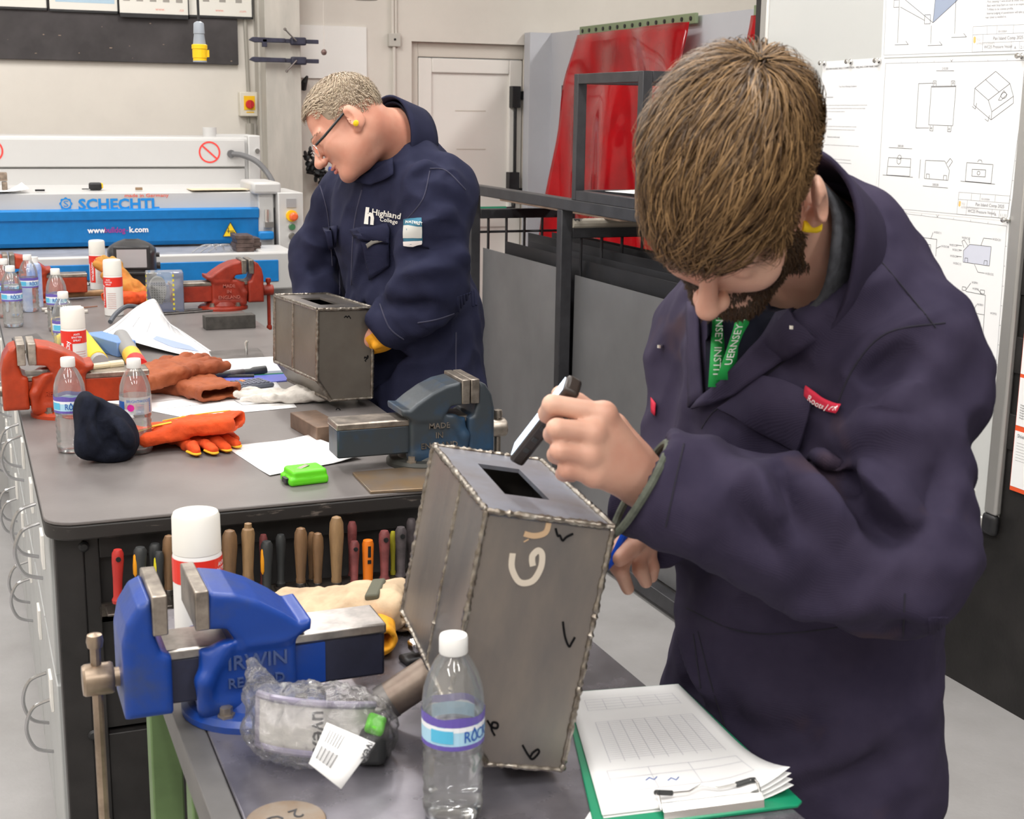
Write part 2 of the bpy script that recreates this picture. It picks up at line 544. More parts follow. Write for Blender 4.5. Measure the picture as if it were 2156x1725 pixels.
# ceiling battens
for i, (x, y) in enumerate(BATTENS):
    t = empty('ceiling_batten', (x, y, 3.5), label='white batten light fixed to the workshop ceiling', cat='ceiling light', group='ceiling batten lights')
    MB().bx(-0.07, 0.07, -0.78, 0.78, -0.13, 0).build('housing', WHITEM, t, bevel=0.01)
    MB().bx(-0.075, 0.075, -0.75, 0.75, -0.25, -0.13).build('diffuser', mat('lit_diffuser', (0.9, 0.9, 0.88), 0.4, emit=(1.0, 0.975, 0.945), estr=3.0), t, bevel=0.02)
# steel column in front of the back wall
cx0, cx1 = 1.60, 1.795
cm = MB()
cm.bx(cx0, cx1, 7.64, 7.66, 0, 3.5).bx(cx0, cx1, 7.83, 7.85, 0, 3.5).bx(cx0+0.085, cx1-0.085, 7.66, 7.83, 0, 3.5)
cm.bx(1.61, 1.785, 7.66, 7.99, 0, 3.5)
struct('wall_column', cm, CONC, bevel=0.004)

# ------------------------------------------------------------------ door
d1 = empty('door_1', (DX0, 8.0, 0), kind='structure')
w = DX1-DX0
MB().bx(0, 0.055, 0.05, 0.12, 0, DZ).bx(w-0.055, w, 0.05, 0.12, 0, DZ).bx(0.055, w-0.055, 0.05, 0.12, DZ-0.085, DZ).build('door_frame', mat('stone_frame', (0.70, 0.65, 0.58), 0.5), d1, bevel=0.004)
lf = MB()
a0, a1, t = 0.06, w-0.06, DZ-0.09
lf.bx(a0, a0+0.085, 0.055, 0.10, 0.02, t).bx(a1-0.085, a1, 0.055, 0.10, 0.02, t).bx(a0+0.085, a1-0.085, 0.055, 0.10, t-0.085, t).bx(a0+0.085, a1-0.085, 0.055, 0.10, 0.90, 1.02).bx(a0+0.085, a1-0.085, 0.055, 0.10, 0.02, 0.2)
lf.build('door_leaf', UPVC, d1, bevel=0.006)
MB().bx(a0+0.085, a1-0.085, 0.075, 0.095, 1.02, t-0.085).bx(a0+0.085, a1-0.085, 0.075, 0.095, 0.2, 0.90).build('door_panel', UPVC, d1)
MB().bx(0.30, 0.50, 0.073, 0.0745, 1.605, 1.611).bx(0.31, 0.50, 0.073, 0.0745, 1.375, 1.380).build('tape_mark', mat('old_tape', (0.62, 0.57, 0.50), 0.7), d1)
pb = MB().tube([(w-0.115, 0.02, 1.07), (w-0.118, 0.02, 1.70)], 0.011)
pb.bx(w-0.145, w-0.088, 0.0, 0.055, 1.63, 1.76).bx(w-0.085, w-0.03, 0.03, 0.05, 1.68, 1.73)
pb.bx(w-0.160, w-0.09, 0.0, 0.055, 1.08, 1.24).bx(w-0.09, w-0.04, 0.03, 0.05, 1.10, 1.14)
pb.tube(smoothcurve([(w-0.125, 0.02, 1.10), (w-0.125, 0.01, 1.03), (w-0.15, -0.03, 1.02), (w-0.2, -0.05, 1.02)], 5), 0.014)
pb.build('panic_bolt', BLACKIRON, d1, bevel=0.004)
MB().tube([(0.1, -0.05, 1.02), (w-0.2, -0.05, 1.02)], 0.016, 12).build('push_bar', mat('green_bar', (0.03, 0.30, 0.17), 0.35), d1)

# ------------------------------------------------------------------ booth partition and red curtains on X = 3.4
XP = 3.40
st = struct('wall_booth', MB().bx(XP, XP+0.06, 2.0, 7.9, 0, 2.075).bx(XP-0.14, XP+0.06, 7.9, 7.99, 0, 2.075), GREYP)
REDC = mat('red_welding_curtain', (0.62, 0.004, 0.012), 0.12, trans=0.45, ior=1.3, coat=0.3, var=0.25, vscale=3)
RAILG = mat('green_curtain_rail', (0.23, 0.29, 0.17), 0.5)
def curtain(y0, y1, b0, b1, label):
    c = empty('welding_curtain', (XP-0.03, (y0+y1)/2, 0), label=label, cat='curtain', group='red curtains on the booth')
    ym = (y0+y1)/2
    rl = MB().bx(-0.008, 0.008, y0-ym, y1-ym, 2.035, 2.085).build('curtain_rail', RAILG, c, bevel=0.002)
    n = int((y1-y0)/0.085)
    rv = MB()
    for k in range(n):
        rv.cyl((-0.009, y0-ym+(k+0.5)*(y1-y0)/n, 2.06), 0.011, 0.008, 10, 'x')
    rv.pieces('rivet', BLACKIRON, c)
    def fn(u, v):
        z = 2.04-v*1.75
        top = y0+u*(y1-y0); bot = b0+u*(b1-b0)
        y = top+(bot-top)*v**0.8
        amp = 0.012+0.055*v
        x = -0.01-0.02-amp*(1+math.sin(u*11+2.0*math.sin(v*3)))*0.9-0.02*math.sin(u*23+v*5)*(0.3+v)
        x -= 0.012*math.sin(9*v+6*u)*math.exp(-((v-0.12)/0.15)**2)*3
        return (x, y-ym, z)
    MB().grid(fn, 60, 40).build('curtain_sheet', REDC, c, solid=0.002, smooth=80)
    return c
curtain(6.06, 7.41, 5.95, 7.85, 'red translucent welding curtain hanging from a green riveted rail')
curtain(3.9, 5.53, 3.9, 5.62, 'sliver of red welding curtain beside the whiteboard edge')
# black chalk note on the grey partition
bn = MB().bx(XP-0.006, XP-0.001, 7.30, 7.72, 1.18, 1.765).build('chalkboard', BLACKB); tag(bn, 'small black chalkboard with handwriting, half behind red curtain', 'chalkboard')
MB().text('Bay', 0.11, (XP-0.0075, 7.70, 1.63), (0, -1, 0), (0, 0, 1), align='LEFT', shear=0.2).build('handwriting', mat('chalk', (0.55, 0.55, 0.55), 0.9), bn)
# ------------------------------------------------------------------ things on the back wall
XD, ZD = (1, 0, 0), (0, 0, 1)
bb = MB().bx(-2.2, 1.515, 7.965, 7.995, 1.842, 2.5).build('wall_board', BLACKB, bevel=0.003)
tag(bb, 'wide charcoal board fixed to the cream wall under the posters', 'board')
sc = MB()
for k in range(12):
    x = random.uniform(0.25, 1.5); z = random.uniform(1.85, 2.06); s = random.uniform(0.002, 0.005)
    sc.bx(x, x+s*random.uniform(1, 4), 7.9635, 7.9645, z, z+s)
sc.build('chip', mat('chipped_board', (0.35, 0.27, 0.2), 0.8), bb)
POSTER = mat('cream_poster', (0.82, 0.80, 0.74), 0.35)
PB = mat('poster_pale_blue', (0.45, 0.62, 0.75), 0.4); PR = mat('poster_red_print', (0.80, 0.28, 0.22), 0.5); PG = mat('poster_grey_picture', (0.35, 0.33, 0.30), 0.5)
pk = [(0.0, 0.508, 2.098, 'leftmost cream safety poster with pink print on the wall board', 0), (0.518, 0.872, 2.095, 'pale blue printed poster, second from the left on the wall', 1),
      (0.876, 1.245, 2.078, 'cream poster of small grey shoe pictures hung over the others', 2), (1.235, 1.60, 2.092, 'rightmost wall poster with dark photos and red web address', 3)]
for x0, x1, z0, lb, kd in pk:
    y0 = 7.955 if kd != 2 else 7.935
    p = empty('wall_poster', ((x0+x1)/2, y0, z0), label=lb, cat='poster', group='posters along the back wall')
    h = (x1-x0)/2
    MB().bx(-h, h, -0.002, 0.006, 0.012, 0.5).build('poster_sheet', POSTER, p)
    MB().bx(-h, h, -0.006, 0.008, 0, 0.012 if kd != 2 else 0.022).bx(h-0.006, h, -0.006, 0.008, 0, 0.5).build('poster_frame', BLACKIRON, p)
    q = MB()
    if kd == 0:
        for k in range(7): q.bx(-h+0.05+k*0.09, -h+0.11+k*0.09, -0.003, -0.0025, 0.09, 0.11)
        q.build('print', PR, p)
    if kd == 1:
        MB().bx(-h+0.03, h-0.02, -0.003, -0.0025, 0.05, 0.16).build('print', PB, p)
    if kd == 2:
        for k in range(5): q.bx(-h+0.02+k*0.07, -h+0.055+k*0.07, -0.003, -0.0025, 0.085, 0.11)
        q.build('picture', PG, p)
        MB().text('www.            .co', 0.022, (0.08, -0.0032, 0.04), XD, ZD).build('lettering', PR, p)
    if kd == 3:
        for k in range(3): q.bx(-h+0.09+k*0.09, -h+0.125+k*0.09, -0.003, -0.0025, 0.085, 0.11)
        q.build('picture', PG, p)
        MB().text('www.               .com', 0.020, (0.06, -0.0032, 0.035), XD, ZD).build('lettering', PR, p)
# isolator switch and its conduit
ISO = empty('isolator_switch', (1.561, 7.995, 1.56), label='yellow and red rotary isolator switch in cream box on wall', cat='switch')
MB().bx(-0.05, 0.05, -0.06, 0, 0, 0.135).build('switch_box', mat('cream_plastic', (0.72, 0.68, 0.58), 0.4), ISO, bevel=0.005)
MB().bx(-0.028, 0.034, -0.063, -0.06, 0.035, 0.113).bx(-0.015, 0.028, -0.062, -0.06, 0.02, 0.026).build('yellow_plate', mat('signal_yellow', (0.90, 0.55, 0.01), 0.4), ISO)
MB().cyl((0.004, -0.07, 0.067), 0.024, 0.018, 20, 'y').bx(-0.002, 0.010, -0.088, -0.079, 0.043, 0.09).build('red_knob', mat('signal_red', (0.62, 0.03, 0.03), 0.35), ISO, bevel=0.002)
cd = MB().tube([(1.57, 7.98, 1.695), (1.556, 7.98, 2.3), (1.556, 7.98, 3.5)], 0.011).tube([(1.566, 7.98, 1.56), (1.566, 7.98, 1.52)], 0.008).tube([(1.566, 7.95, 1.52), (1.566, 7.95, 1.45)], 0.024, 12)
cd = cd.build('wall_conduit', mat('grey_conduit', (0.36, 0.34, 0.30), 0.5)); tag(cd, 'grey steel conduit running up from the isolator switch', 'conduit')
# two deep clamps on the column
CLM = mat('blue_black_clamp', (0.035, 0.035, 0.06), 0.45, var=0.3, vscale=25)
for zc, up, lb in ((1.965, 1, 'upper blue black welding clamp gripping the grey column'), (1.862, -1, 'lower blue black welding clamp gripping the grey column')):
    c = empty('welding_clamp', (1.70, 7.60, zc), label=lb, cat='clamp', group='clamps on the column')
    arm = [(-0.06, -0.018*up), (-0.165, -0.012*up), (-0.195, 0.0), (-0.165, 0.018), (-0.05, 0.014), (0.02, 0.012), (0.02, -0.012), (-0.10, -0.008)]
    arm = [(-0.10, -0.012), (-0.165, -0.014), (-0.198, -0.002), (-0.178, 0.014), (-0.06, 0.012), (0.0, 0.012), (0.0, -0.012)]
    MB().prism(arm, -0.012, 0.012).bx(0, 0.185, -0.006, 0.006, -0.012, 0.010).build('clamp_bar', CLM, c, bevel=0.003)
    MB().bx(-0.125, -0.10, -0.012, 0.012, -0.012-0.02*(1 if up > 0 else -1)-0.004, 0.006).build('clamp_pad', CLM, c, bevel=0.002)
    MB().bx(0.03, 0.115, -0.018, 0.018, -0.022, 0.02).build('clamp_slider', CLM, c, bevel=0.008)
    MB().tube([(0.055, -0.03, 0.0), (-0.005 if up > 0 else 0.0, -0.04, 0.055*up)], 0.0045).lathe([(0.001, -0.008), (0.008, -0.004), (0.008, 0.004), (0.001, 0.008)], (-0.008 if up > 0 else -0.003, -0.041, 0.058*up), 8).build('tommy_bar', mat('dull_steel_rod', (0.22, 0.20, 0.19), 0.4, metal=0.8), c)
wp = MB().bx(1.80, 2.266, 7.985, 7.998, 1.78, 2.075).build('white_panel', mat('white_melamine', (0.90, 0.89, 0.86), 0.4)); tag(wp, 'plain white panel screwed to the wall beside the column', 'panel')
pc = empty('pull_cord', tuple(W(682, 110, 7.2)), label='brown ball on a thin pull cord in front of white panel', cat='pull cord')
MB().lathe([(0.001, -0.016), (0.011, -0.012), (0.016, 0), (0.011, 0.012), (0.001, 0.016)], (0, 0, 0), 14).build('ball', mat('brown_wood_ball', (0.16, 0.10, 0.09), 0.5), pc)
MB().tube([(0, 0, 0.012), (0, 0, 1.6)], 0.0012, 5).build('cord', mat('pale_cord', (0.6, 0.55, 0.5), 0.8), pc)
wk = MB().bx(2.165, 2.275, 7.975, 7.998, 1.745, 1.79).cyl((2.19, 7.974, 1.768), 0.004, 0.004, 8, 'y').build('timber_batten', mat('orange_timber', (0.62, 0.36, 0.14), 0.6, var=0.2, vscale=12, stretch=(1, 6, 6))); tag(wk, 'short orange timber offcut screwed to the wall', 'timber')
jb = empty('junction_box', (2.432, 7.995, 1.97), label='square grey junction box on the cream conduit beside door', cat='junction box')
MB().bx(-0.036, 0.036, -0.03, 0, 0, 0.075).build('box_lid', mat('grey_box', (0.55, 0.53, 0.48), 0.5), jb, bevel=0.003)
MB().cyl((0, -0.031, 0.04), 0.007, 0.003, 10, 'y').build('knockout', DARKHOLE, jb)
MB().tube([(-0.008, -0.012, 0.075), (-0.01, -0.012, 1.5)], 0.009).tube([(0.012, -0.012, 0.075), (0.01, -0.012, 1.5)], 0.006).tube([(0, -0.012, 0), (0, -0.012, -0.3)], 0.010).build('conduit_pipe', CREAM, jb)
fc = MB().bx(2.425, 2.485, 7.96, 7.998, 1.565, 1.625).build('fire_call_point', mat('fire_red', (0.75, 0.03, 0.03), 0.4), bevel=0.003); tag(fc, 'small red fire call point behind the collar of man', 'call point')
# hanging 110 V connector
hp = empty('hanging_connector', tuple(W(421, 128, 4.4)), label='yellow and grey industrial plug connector hanging on black cable', cat='connector')
YEL = mat('connector_yellow', (0.88, 0.55, 0.01), 0.4); GRC = mat('connector_grey', (0.30, 0.33, 0.37), 0.45)
MB().lathe([(0.0215, 0), (0.0215, 0.008), (0.023, 0.009), (0.023, 0.036), (0.025, 0.037), (0.025, 0.049), (0.021, 0.051)], n=20).bx(0.02, 0.029, -0.008, 0.008, 0.012, 0.034).build('connector_socket', YEL, hp)
MB().lathe([(0.0205, 0.051), (0.0165, 0.08), (0.0165, 0.083), (0.0180, 0.084), (0.0165, 0.114), (0.014, 0.118), (0.006, 0.122)], n=20).build('connector_grip', GRC, hp)
MB().lathe([(0.0222, -0.004), (0.0222, 0.0)], n=20).build('connector_rim', GRC, hp)
MB().tube([(0, 0, 0.118), (-0.002, 0, 0.3), (0, 0, 2.05)], 0.0042).build('cable', BLACKIRON, hp)
# lamp just entering the frame at the top
lp = empty('task_lamp', tuple(W(770, 0, 6.0)), label='underside of grey lamp head at the top of the wall', cat='lamp')
MB().lathe([(0.05, 0), (0.066, 0.008), (0.06, 0.05), (0.03, 0.07)], n=20).build('lamp_head', mat('lamp_grey', (0.25, 0.24, 0.23), 0.4), lp)
MB().tube([(0, 0, 0.06), (0.05, 0.1, 0.5), (0.05, 0.3, 1.45)], 0.012).build('lamp_arm', BLACKIRON, lp)

# ------------------------------------------------------------------ sheet metal folding machine
MW = mat('machine_white', (0.56, 0.555, 0.545), 0.4, var=0.02, vscale=2)
MBL = mat('machine_blue', (0.004, 0.19, 0.53), 0.42, var=0.06, vscale=30)
MGR = mat('machine_table_grey', (0.33, 0.33, 0.35), 0.45, metal=0.2, var=0.15, vscale=9)
MK = empty('folding_machine', (0.3, 6.4, 0), label='white and blue sheet metal folding machine along the back wall', cat='machine')
def mloc(mb, name, m, **k):
    return mb.build(name, m, MK, loc=(-0.3, -6.4, 0), **k)
XL = -1.6
mloc(MB().bx(XL, 1.385, 6.86, 7.3, 0.2, 1.465), 'rear_cover', MW, bevel=0.012)
mloc(MB().bx(XL, 1.32, 6.835, 6.86, 1.323, 1.452), 'upper_lid', MW, bevel=0.004)
mloc(MB().bx(XL, 1.32, 6.842, 6.86, 1.235, 1.315), 'lower_lid', MW, bevel=0.004)
mloc(MB().bx(1.335, 1.395, 6.83, 7.05, 1.22, 1.475), 'end_bracket', MW, bevel=0.006)
ec = MB().cyl((1.378, 6.828, 1.40), 0.012, 0.012, 12, 'y').cyl((1.375, 6.828, 1.355), 0.007, 0.010, 10, 'y')
mloc(ec, 'bolt', BRASSY)
mloc(MB().cyl((1.17, 6.95, 1.475), 0.034, 0.07, 20).bx(1.17, 1.36, 6.93, 7.0, 1.462, 1.478), 'cover_stub', MW)
# upper beam
mloc(MB().prism([(6.30, 1.158), (6.30, 1.232), (6.42, 1.24), (6.86, 1.24), (6.86, 1.16)], XL, 1.345, plane='yz'), 'clamping_beam', MW, bevel=0.004)
mloc(MB().bx(1.235, 1.365, 6.24, 6.55, 1.225, 1.278), 'beam_cap', MW, bevel=0.012)
bl = MB().prism([(6.262, 1.118), (6.255, 1.158), (6.275, 1.164), (6.31, 1.164), (6.31, 1.118)], XL, 1.265, plane='yz')
bl.prism([(6.30, 1.0), (6.285, 1.02), (6.275, 1.125), (6.31, 1.13)], XL, 1.265, plane='yz')
mloc(bl, 'blue_beam', MBL, bevel=0.002)
# table
tb = mloc(MB().bx(XL, 1.30, 5.90, 6.34, 0.955, 0.992), 'bending_table', MGR, bevel=0.003)
mloc(MB().bx(XL, 1.345, 5.862, 5.90, 0.84, 1.0).bx(1.20, 1.345, 5.90, 6.2, 0.84, 1.0), 'table_frame', MW, bevel=0.008)
mloc(MB().bx(XL, 1.262, 5.856, 5.864, 0.875, 0.968), 'blue_strip', MBL, bevel=0.003)
mloc(MB().bx(XL, 1.40, 5.98, 6.9, 0.0, 0.845), 'lower_cabinet', MW, bevel=0.006)
mloc(MB().bx(0.62, 0.80, 5.94, 5.985, 0.80, 0.845), 'table_bracket', MGR, bevel=0.003)
# right head: lifting spindle and control column
mloc(MB().bx(1.265, 1.335, 6.27, 6.5, 0.98, 1.235), 'side_head', MW, bevel=0.006)
mloc(MB().cyl((1.30, 6.255, 1.125), 0.011, 0.06, 12).bx(1.285, 1.325, 6.235, 6.27, 1.075, 1.10), 'spindle', BRASSY)
mloc(MB().bx(1.255, 1.325, 6.225, 6.262, 1.02, 1.058), 'blue_hinge', MBL, bevel=0.008)
cc = mloc(MB().bx(1.345, 1.46, 6.22, 6.6, 0.0, 1.232), 'control_column', MW, bevel=0.004)
mloc(MB().bx(1.382, 1.426, 6.215, 6.222, 1.165, 1.205), 'display', mat('display_grey', (0.35, 0.35, 0.36), 0.3))
mloc(MB().cyl((1.404, 6.212, 1.128), 0.026, 0.018, 24, 'y'), 'stop_collar', mat('signal_yellow', (0.9, 0.55, 0.01)))
mloc(MB().lathe([(0.014, 0), (0.019, -0.006), (0.019, -0.022), (0.012, -0.03), (0.001, -0.031)], (1.408, 6.205, 1.126), 20, 'y'), 'stop_button', mat('orange_red', (0.85, 0.14, 0.04), 0.35))
for zz, cc_, nm in ((1.078, (0.06, 0.20, 0.09), 'green_button'), (1.035, (0.16, 0.15, 0.13), 'grey_button'), (0.992, (0.05, 0.06, 0.07), 'black_button')):
    mloc(MB().cyl((1.404, 6.21, zz), 0.0135, 0.02, 16, 'y'), nm, mat(nm, cc_, 0.35))
    mloc(MB().cyl((1.404, 6.216, zz), 0.0165, 0.008, 16, 'y'), 'button_collar', BRASSY)
mloc(MB().cyl((1.42, 6.205, 0.93), 0.03, 0.02, 24, 'y').bx(1.415, 1.425, 6.185, 6.2, 0.905, 0.955), 'main_switch', mat('signal_red', (0.62, 0.03, 0.03)))
mloc(MB().bx(1.40, 1.445, 6.21, 6.222, 0.90, 0.965), 'switch_plate', mat('signal_yellow', (0.9, 0.55, 0.01)))
mloc(MB().cyl((1.43, 6.212, 0.865), 0.018, 0.012, 16, 'y'), 'blank_plug', MW)
mloc(MB().lathe([(0.001, 0), (0.012, -0.001), (0.012, -0.004), (0.001, -0.005)], (1.30, 5.975, 0.70), 16, 'y').bx(1.298, 1.302, 5.968, 5.975, 0.712, 0.73), 'padlock_tag', mat('signal_yellow', (0.9, 0.55, 0.01)))
# armoured cable from the lid into the column
mloc(MB().tube(smoothcurve([(1.255, 6.825, 1.385), (1.30, 6.80, 1.38), (1.36, 6.75, 1.35), (1.405, 6.7, 1.29), (1.42, 6.6, 1.22)], 6), 0.0135, 10).cyl((1.25, 6.828, 1.386), 0.019, 0.02, 12, 'y'), 'armoured_cable', mat('dark_cable_grey', (0.13, 0.13, 0.135), 0.45))
# prohibition signs, warning sign, lettering
RS = mat('sign_red', (0.85, 0.06, 0.05), 0.5)
def nosign(x, z):
    q = MB(); n = 40; R0, R1 = 0.044, 0.052
    for k in range(n):
        a, b = 2*math.pi*k/n, 2*math.pi*(k+1)/n
        q.quad(*[(x+r_*math.cos(t_), 6.8335, z+r_*math.sin(t_)) for r_, t_ in ((R0, b), (R0, a), (R1, a), (R1, b))])
    c, s_ = math.cos(math.radians(-42)), math.sin(math.radians(-42))
    q.quad(*[(x+c*u-s_*v, 6.8332, z+s_*u+c*v) for u, v in ((-0.045, -0.004), (0.045, -0.004), (0.045, 0.004), (-0.045, 0.004))])
    mloc(q, 'prohibition_sign', RS, smooth=0)
nosign(1.147, 1.393); nosign(0.155, 1.397)
wsn = MB().prism([(1.10, 1.035), (1.17, 1.035), (1.135, 1.099)], 6.2695, 6.2715)
mloc(wsn, 'warning_sign', mat('sign_yellow', (0.93, 0.66, 0.02), 0.5))
wq = MB()
for (a, b) in (((1.10, 1.035), (1.17, 1.035)), ((1.17, 1.035), (1.135, 1.099)), ((1.135, 1.099), (1.10, 1.035))):
    wq.tube([(a[0], 6.269, a[1]), (b[0], 6.269, b[1])], 0.0016, 4)
wq.bx(1.133, 1.155, 6.268, 6.2693, 1.044, 1.054).bx(1.124, 1.127, 6.268, 6.2693, 1.05, 1.075).bx(1.118, 1.15, 6.268, 6.2693, 1.058, 1.0605)
mloc(wq, 'warning_print', INK)
LB = mat('logo_blue', (0.01, 0.26, 0.66), 0.5)
lg = MB().text('SCHECHTL', 0.064, (0.655, 6.297, 1.1625), XD, ZD, weight=0.035, fit=0.345)
mloc(lg, 'maker_lettering', LB, smooth=0)
g = MB(); n = 48
for k in range(n):
    def rr(t, inner):
        if inner: return 0.0185
        return 0.023+0.0055*(abs(((t*8/(2*math.pi)) % 1)-0.5)*2)
    a, b = 2*math.pi*k/n, 2*math.pi*(k+1)/n
    g.quad(*[(0.432+rr(t_, i)*math.cos(t_), 6.297, 1.188+rr(t_, i)*math.sin(t_)) for i, t_ in ((1, b), (1, a), (0, a), (0, b))])
g.text('S', 0.036, (0.432, 6.2968, 1.1755), XD, ZD, sx=1.5)
mloc(g, 'maker_emblem', LB, smooth=0)
mloc(MB().text('made in Germany', 0.021, (0.775, 6.2968, 1.214), XD, ZD, sx=1.25, weight=0.01, fit=0.19), 'origin_lettering', mat('lettering_orange', (0.85, 0.12, 0.06), 0.5), smooth=0)
mloc(MB().text('www.', 0.034, (0.515, 6.2705, 1.062), XD, ZD, weight=0.03, align='LEFT'), 'web_lettering', PAPER, smooth=0)
mloc(MB().text('k.com', 0.034, (0.69, 6.2705, 1.062), XD, ZD, weight=0.03, align='LEFT'), 'web_lettering', PAPER, smooth=0)
mloc(MB().text('bulldog', 0.034, (0.585, 6.2705, 1.062), XD, ZD, weight=0.02, align='LEFT', fit=0.088).text('-', 0.034, (0.676, 6.2704, 1.062), XD, ZD, align='LEFT'), 'web_name_lettering', mat('lettering_magenta', (0.35, 0.03, 0.25), 0.5), smooth=0)
# loose things on the machine
def packs(x, y, z, n, w, d, h, lb):
    p = empty('steel_offcut_pile', (x, y, z), label=lb, cat='steel offcuts')
    for k in range(n):
        MB().box((random.uniform(-.004, .004), 0, h*(k+.5)), (w, d, h*0.92)).build('steel_offcut', mat('rusty_plate', (0.12, 0.085, 0.075), 0.5, metal=0.4, var=0.4, vscale=30), p, bevel=0.001)
packs(1.145, 6.05, 0.992, 4, 0.075, 0.12, 0.018, 'taller brown stack of small steel plates on the machine table')
packs(1.20, 6.10, 0.992, 3, 0.05, 0.12, 0.018, 'lower grey stack of steel plates at the machine table end')
sg = MB()
for k in range(3):
    x0 = 0.96+k*0.035
    sg.tube(smoothcurve([(x0-0.04, 6.0, 0.994), (x0, 5.97, 1.025), (x0+0.05, 6.0, 1.022), (x0+0.07, 6.05, 0.998)], 5), 0.0035, 6)
sg = sg.build('safety_glasses', mat('clear_plastic', (0.9, 0.9, 0.9), 0.1, trans=0.85, ior=1.4)); tag(sg, 'clear plastic safety spectacles lying on the folding machine table', 'safety glasses')
mn = MB().bx(-0.13, 0.13, -0.06, 0.06, 0, 0.003).build('envelope', mat('manila_paper', (0.72, 0.60, 0.42), 0.7), loc=(1.10, 6.36, 1.2405), rot=(0, 0, 0.05)); tag(mn, 'flat manila envelope on top of the folding machine', 'envelope')
bt = empty('tape_gun', (0.56, 6.40, 1.241), label='small black and yellow tape measure on top of the machine', cat='tape measure')
MB().bx(-0.02, 0.035, -0.02, 0.02, 0, 0.032).build('tape_body', BLACKIRON, bt, bevel=0.008)
MB().bx(0.028, 0.04, -0.016, 0.016, 0.006, 0.03).build('yellow_end', YEL, bt, bevel=0.004)
MB().bx(-0.05, -0.02, -0.003, 0.003, 0.002, 0.006).build('tape_hook', BLACKIRON, bt)
ss = MB().box((0, 0, 0.006), (0.03, 0.012, 0.012)).build('wood_peg', mat('brown_peg', (0.3, 0.2, 0.12), 0.6), loc=(0.75, 6.36, 1.2405)); tag(ss, 'tiny brown wooden peg lying on top of the machine', 'peg')
sb = empty('steel_blocks', (0.17, 6.40, 1.2405), label='rusty square steel tubes stacked on the machine at far left', cat='steel blocks')
for k, (dx, dz, w_) in enumerate(((-0.04, 0.0, 0.045), (0.02, 0.0, 0.022), (-0.035, 0.04, 0.04), (0.015, 0.04, 0.034))):
    MB().box((dx, 0, dz+0.02), (w_, 0.06, 0.036)).build('steel_tube', mat('rusty_tube', (0.28, 0.22, 0.17), 0.55, metal=0.4, var=0.4, vscale=40), sb, bevel=0.003)
def sheet(name, nx, ny, w_, h_, fn, m, parent=None, loc=None, rot=None):
    mb = MB().grid(lambda u, v: ((u-0.5)*w_, (v-0.5)*h_, fn(u, v)), nx, ny)
    return mb.build(name, m, parent, loc, rot, solid=0.0006, smooth=60)
lp_ = sheet('loose_papers', 10, 10, 0.15, 0.12, lambda u, v: 0.002+0.05*max(0, u-0.35)**2*(0.5+v), PAPER, loc=(0.20, 6.35, 1.2405), rot=(0, 0, 0.2)); tag(lp_, 'curled white papers on the machine beside rusty tubes', 'paper')
fl = MB().bx(-0.02, 0.02, -0.005, 0.005, 0, 0.008).build('short_file', BLACKIRON, loc=(0.33, 6.33, 1.2405)); tag(fl, 'short dark bar lying on machine beside the curled papers', 'bar')

# ------------------------------------------------------------------ green frame and black chain behind the man
GRN = mat('green_plastic', (0.04, 0.42, 0.07), 0.4)
gf = empty('green_frame', (2.02, 7.63, 0), label='green plastic frame with a rounded opening behind the man', cat='frame')
ring = [(0.11*math.copysign(abs(math.cos(a))**0.7, math.cos(a)), 0, 1.05+0.085*math.copysign(abs(math.sin(a))**0.7, math.sin(a))) for a in [2*math.pi*k/24 for k in range(24)]]
MB().tube(ring, 0.028, 10, closed=True).build('frame_ring', GRN, gf)
MB().lathe([(0.035, 1.135), (0.03, 1.16), (0.035, 1.165), (0.035, 1.18)], (-0.02, 0, 0), 14).build('frame_neck', GRN, gf)
MB().tube([(-0.05, 0, 0.98), (-0.10, 0, 0.4), (-0.12, 0, 0.0)], 0.03).tube([(0.06, 0, 0.98), (0.10, 0, 0.4), (0.12, 0, 0.0)], 0.03).build('frame_leg', mat('dark_green_plastic', (0.02, 0.16, 0.05), 0.45), gf)
sh = MB().bx(1.83, 2.3, 7.36, 7.56, 0.90, 0.935).bx(1.84, 1.87, 7.42, 7.5, 0, 0.9).bx(2.26, 2.29, 7.42, 7.5, 0, 0.9).build('black_shelf', BLACKIRON); tag(sh, 'black metal shelf bracket half hidden behind the man', 'shelf')
ch = MB()
for k in range(46):
    t = k/46
    p = (1.87+0.14*t+0.02*math.sin(k*2.1), 7.86+0.02*math.cos(k*1.7), 1.34-0.17*t+0.045*math.sin(k*1.3))
    ch.at(p, (k*0.9, k*1.7, k*0.5)).lathe([(0.010, -0.008), (0.018, -0.004), (0.018, 0.004), (0.010, 0.008)], n=8)
ch.at(); ch = ch.build('black_chain', BLACKIRON); tag(ch, 'tangle of black chain hanging on the wall behind the man', 'chain')
bk = MB().tube([(1.88, 7.97, 1.72), (1.885, 7.94, 1.76), (1.90, 7.93, 1.79)], [0.022, 0.018, 0.006], 8).tube([(1.89, 7.95, 1.25), (2.05, 7.93, 1.22)], 0.012).build('wall_tool', BLACKIRON); tag(bk, 'black pointed tool hanging by the column behind the man', 'tool')
bp_ = MB().tube([(1.97, 7.75, 1.275), (2.12, 7.75, 1.235)], 0.013, 8).tube([(2.05, 7.75, 1.255), (2.05, 8.0, 1.26)], 0.008, 6).build('blue_bar', mat('blue_bar_paint', (0.08, 0.13, 0.5), 0.4)); tag(bp_, 'short blue bar above the green plastic frame', 'bar')
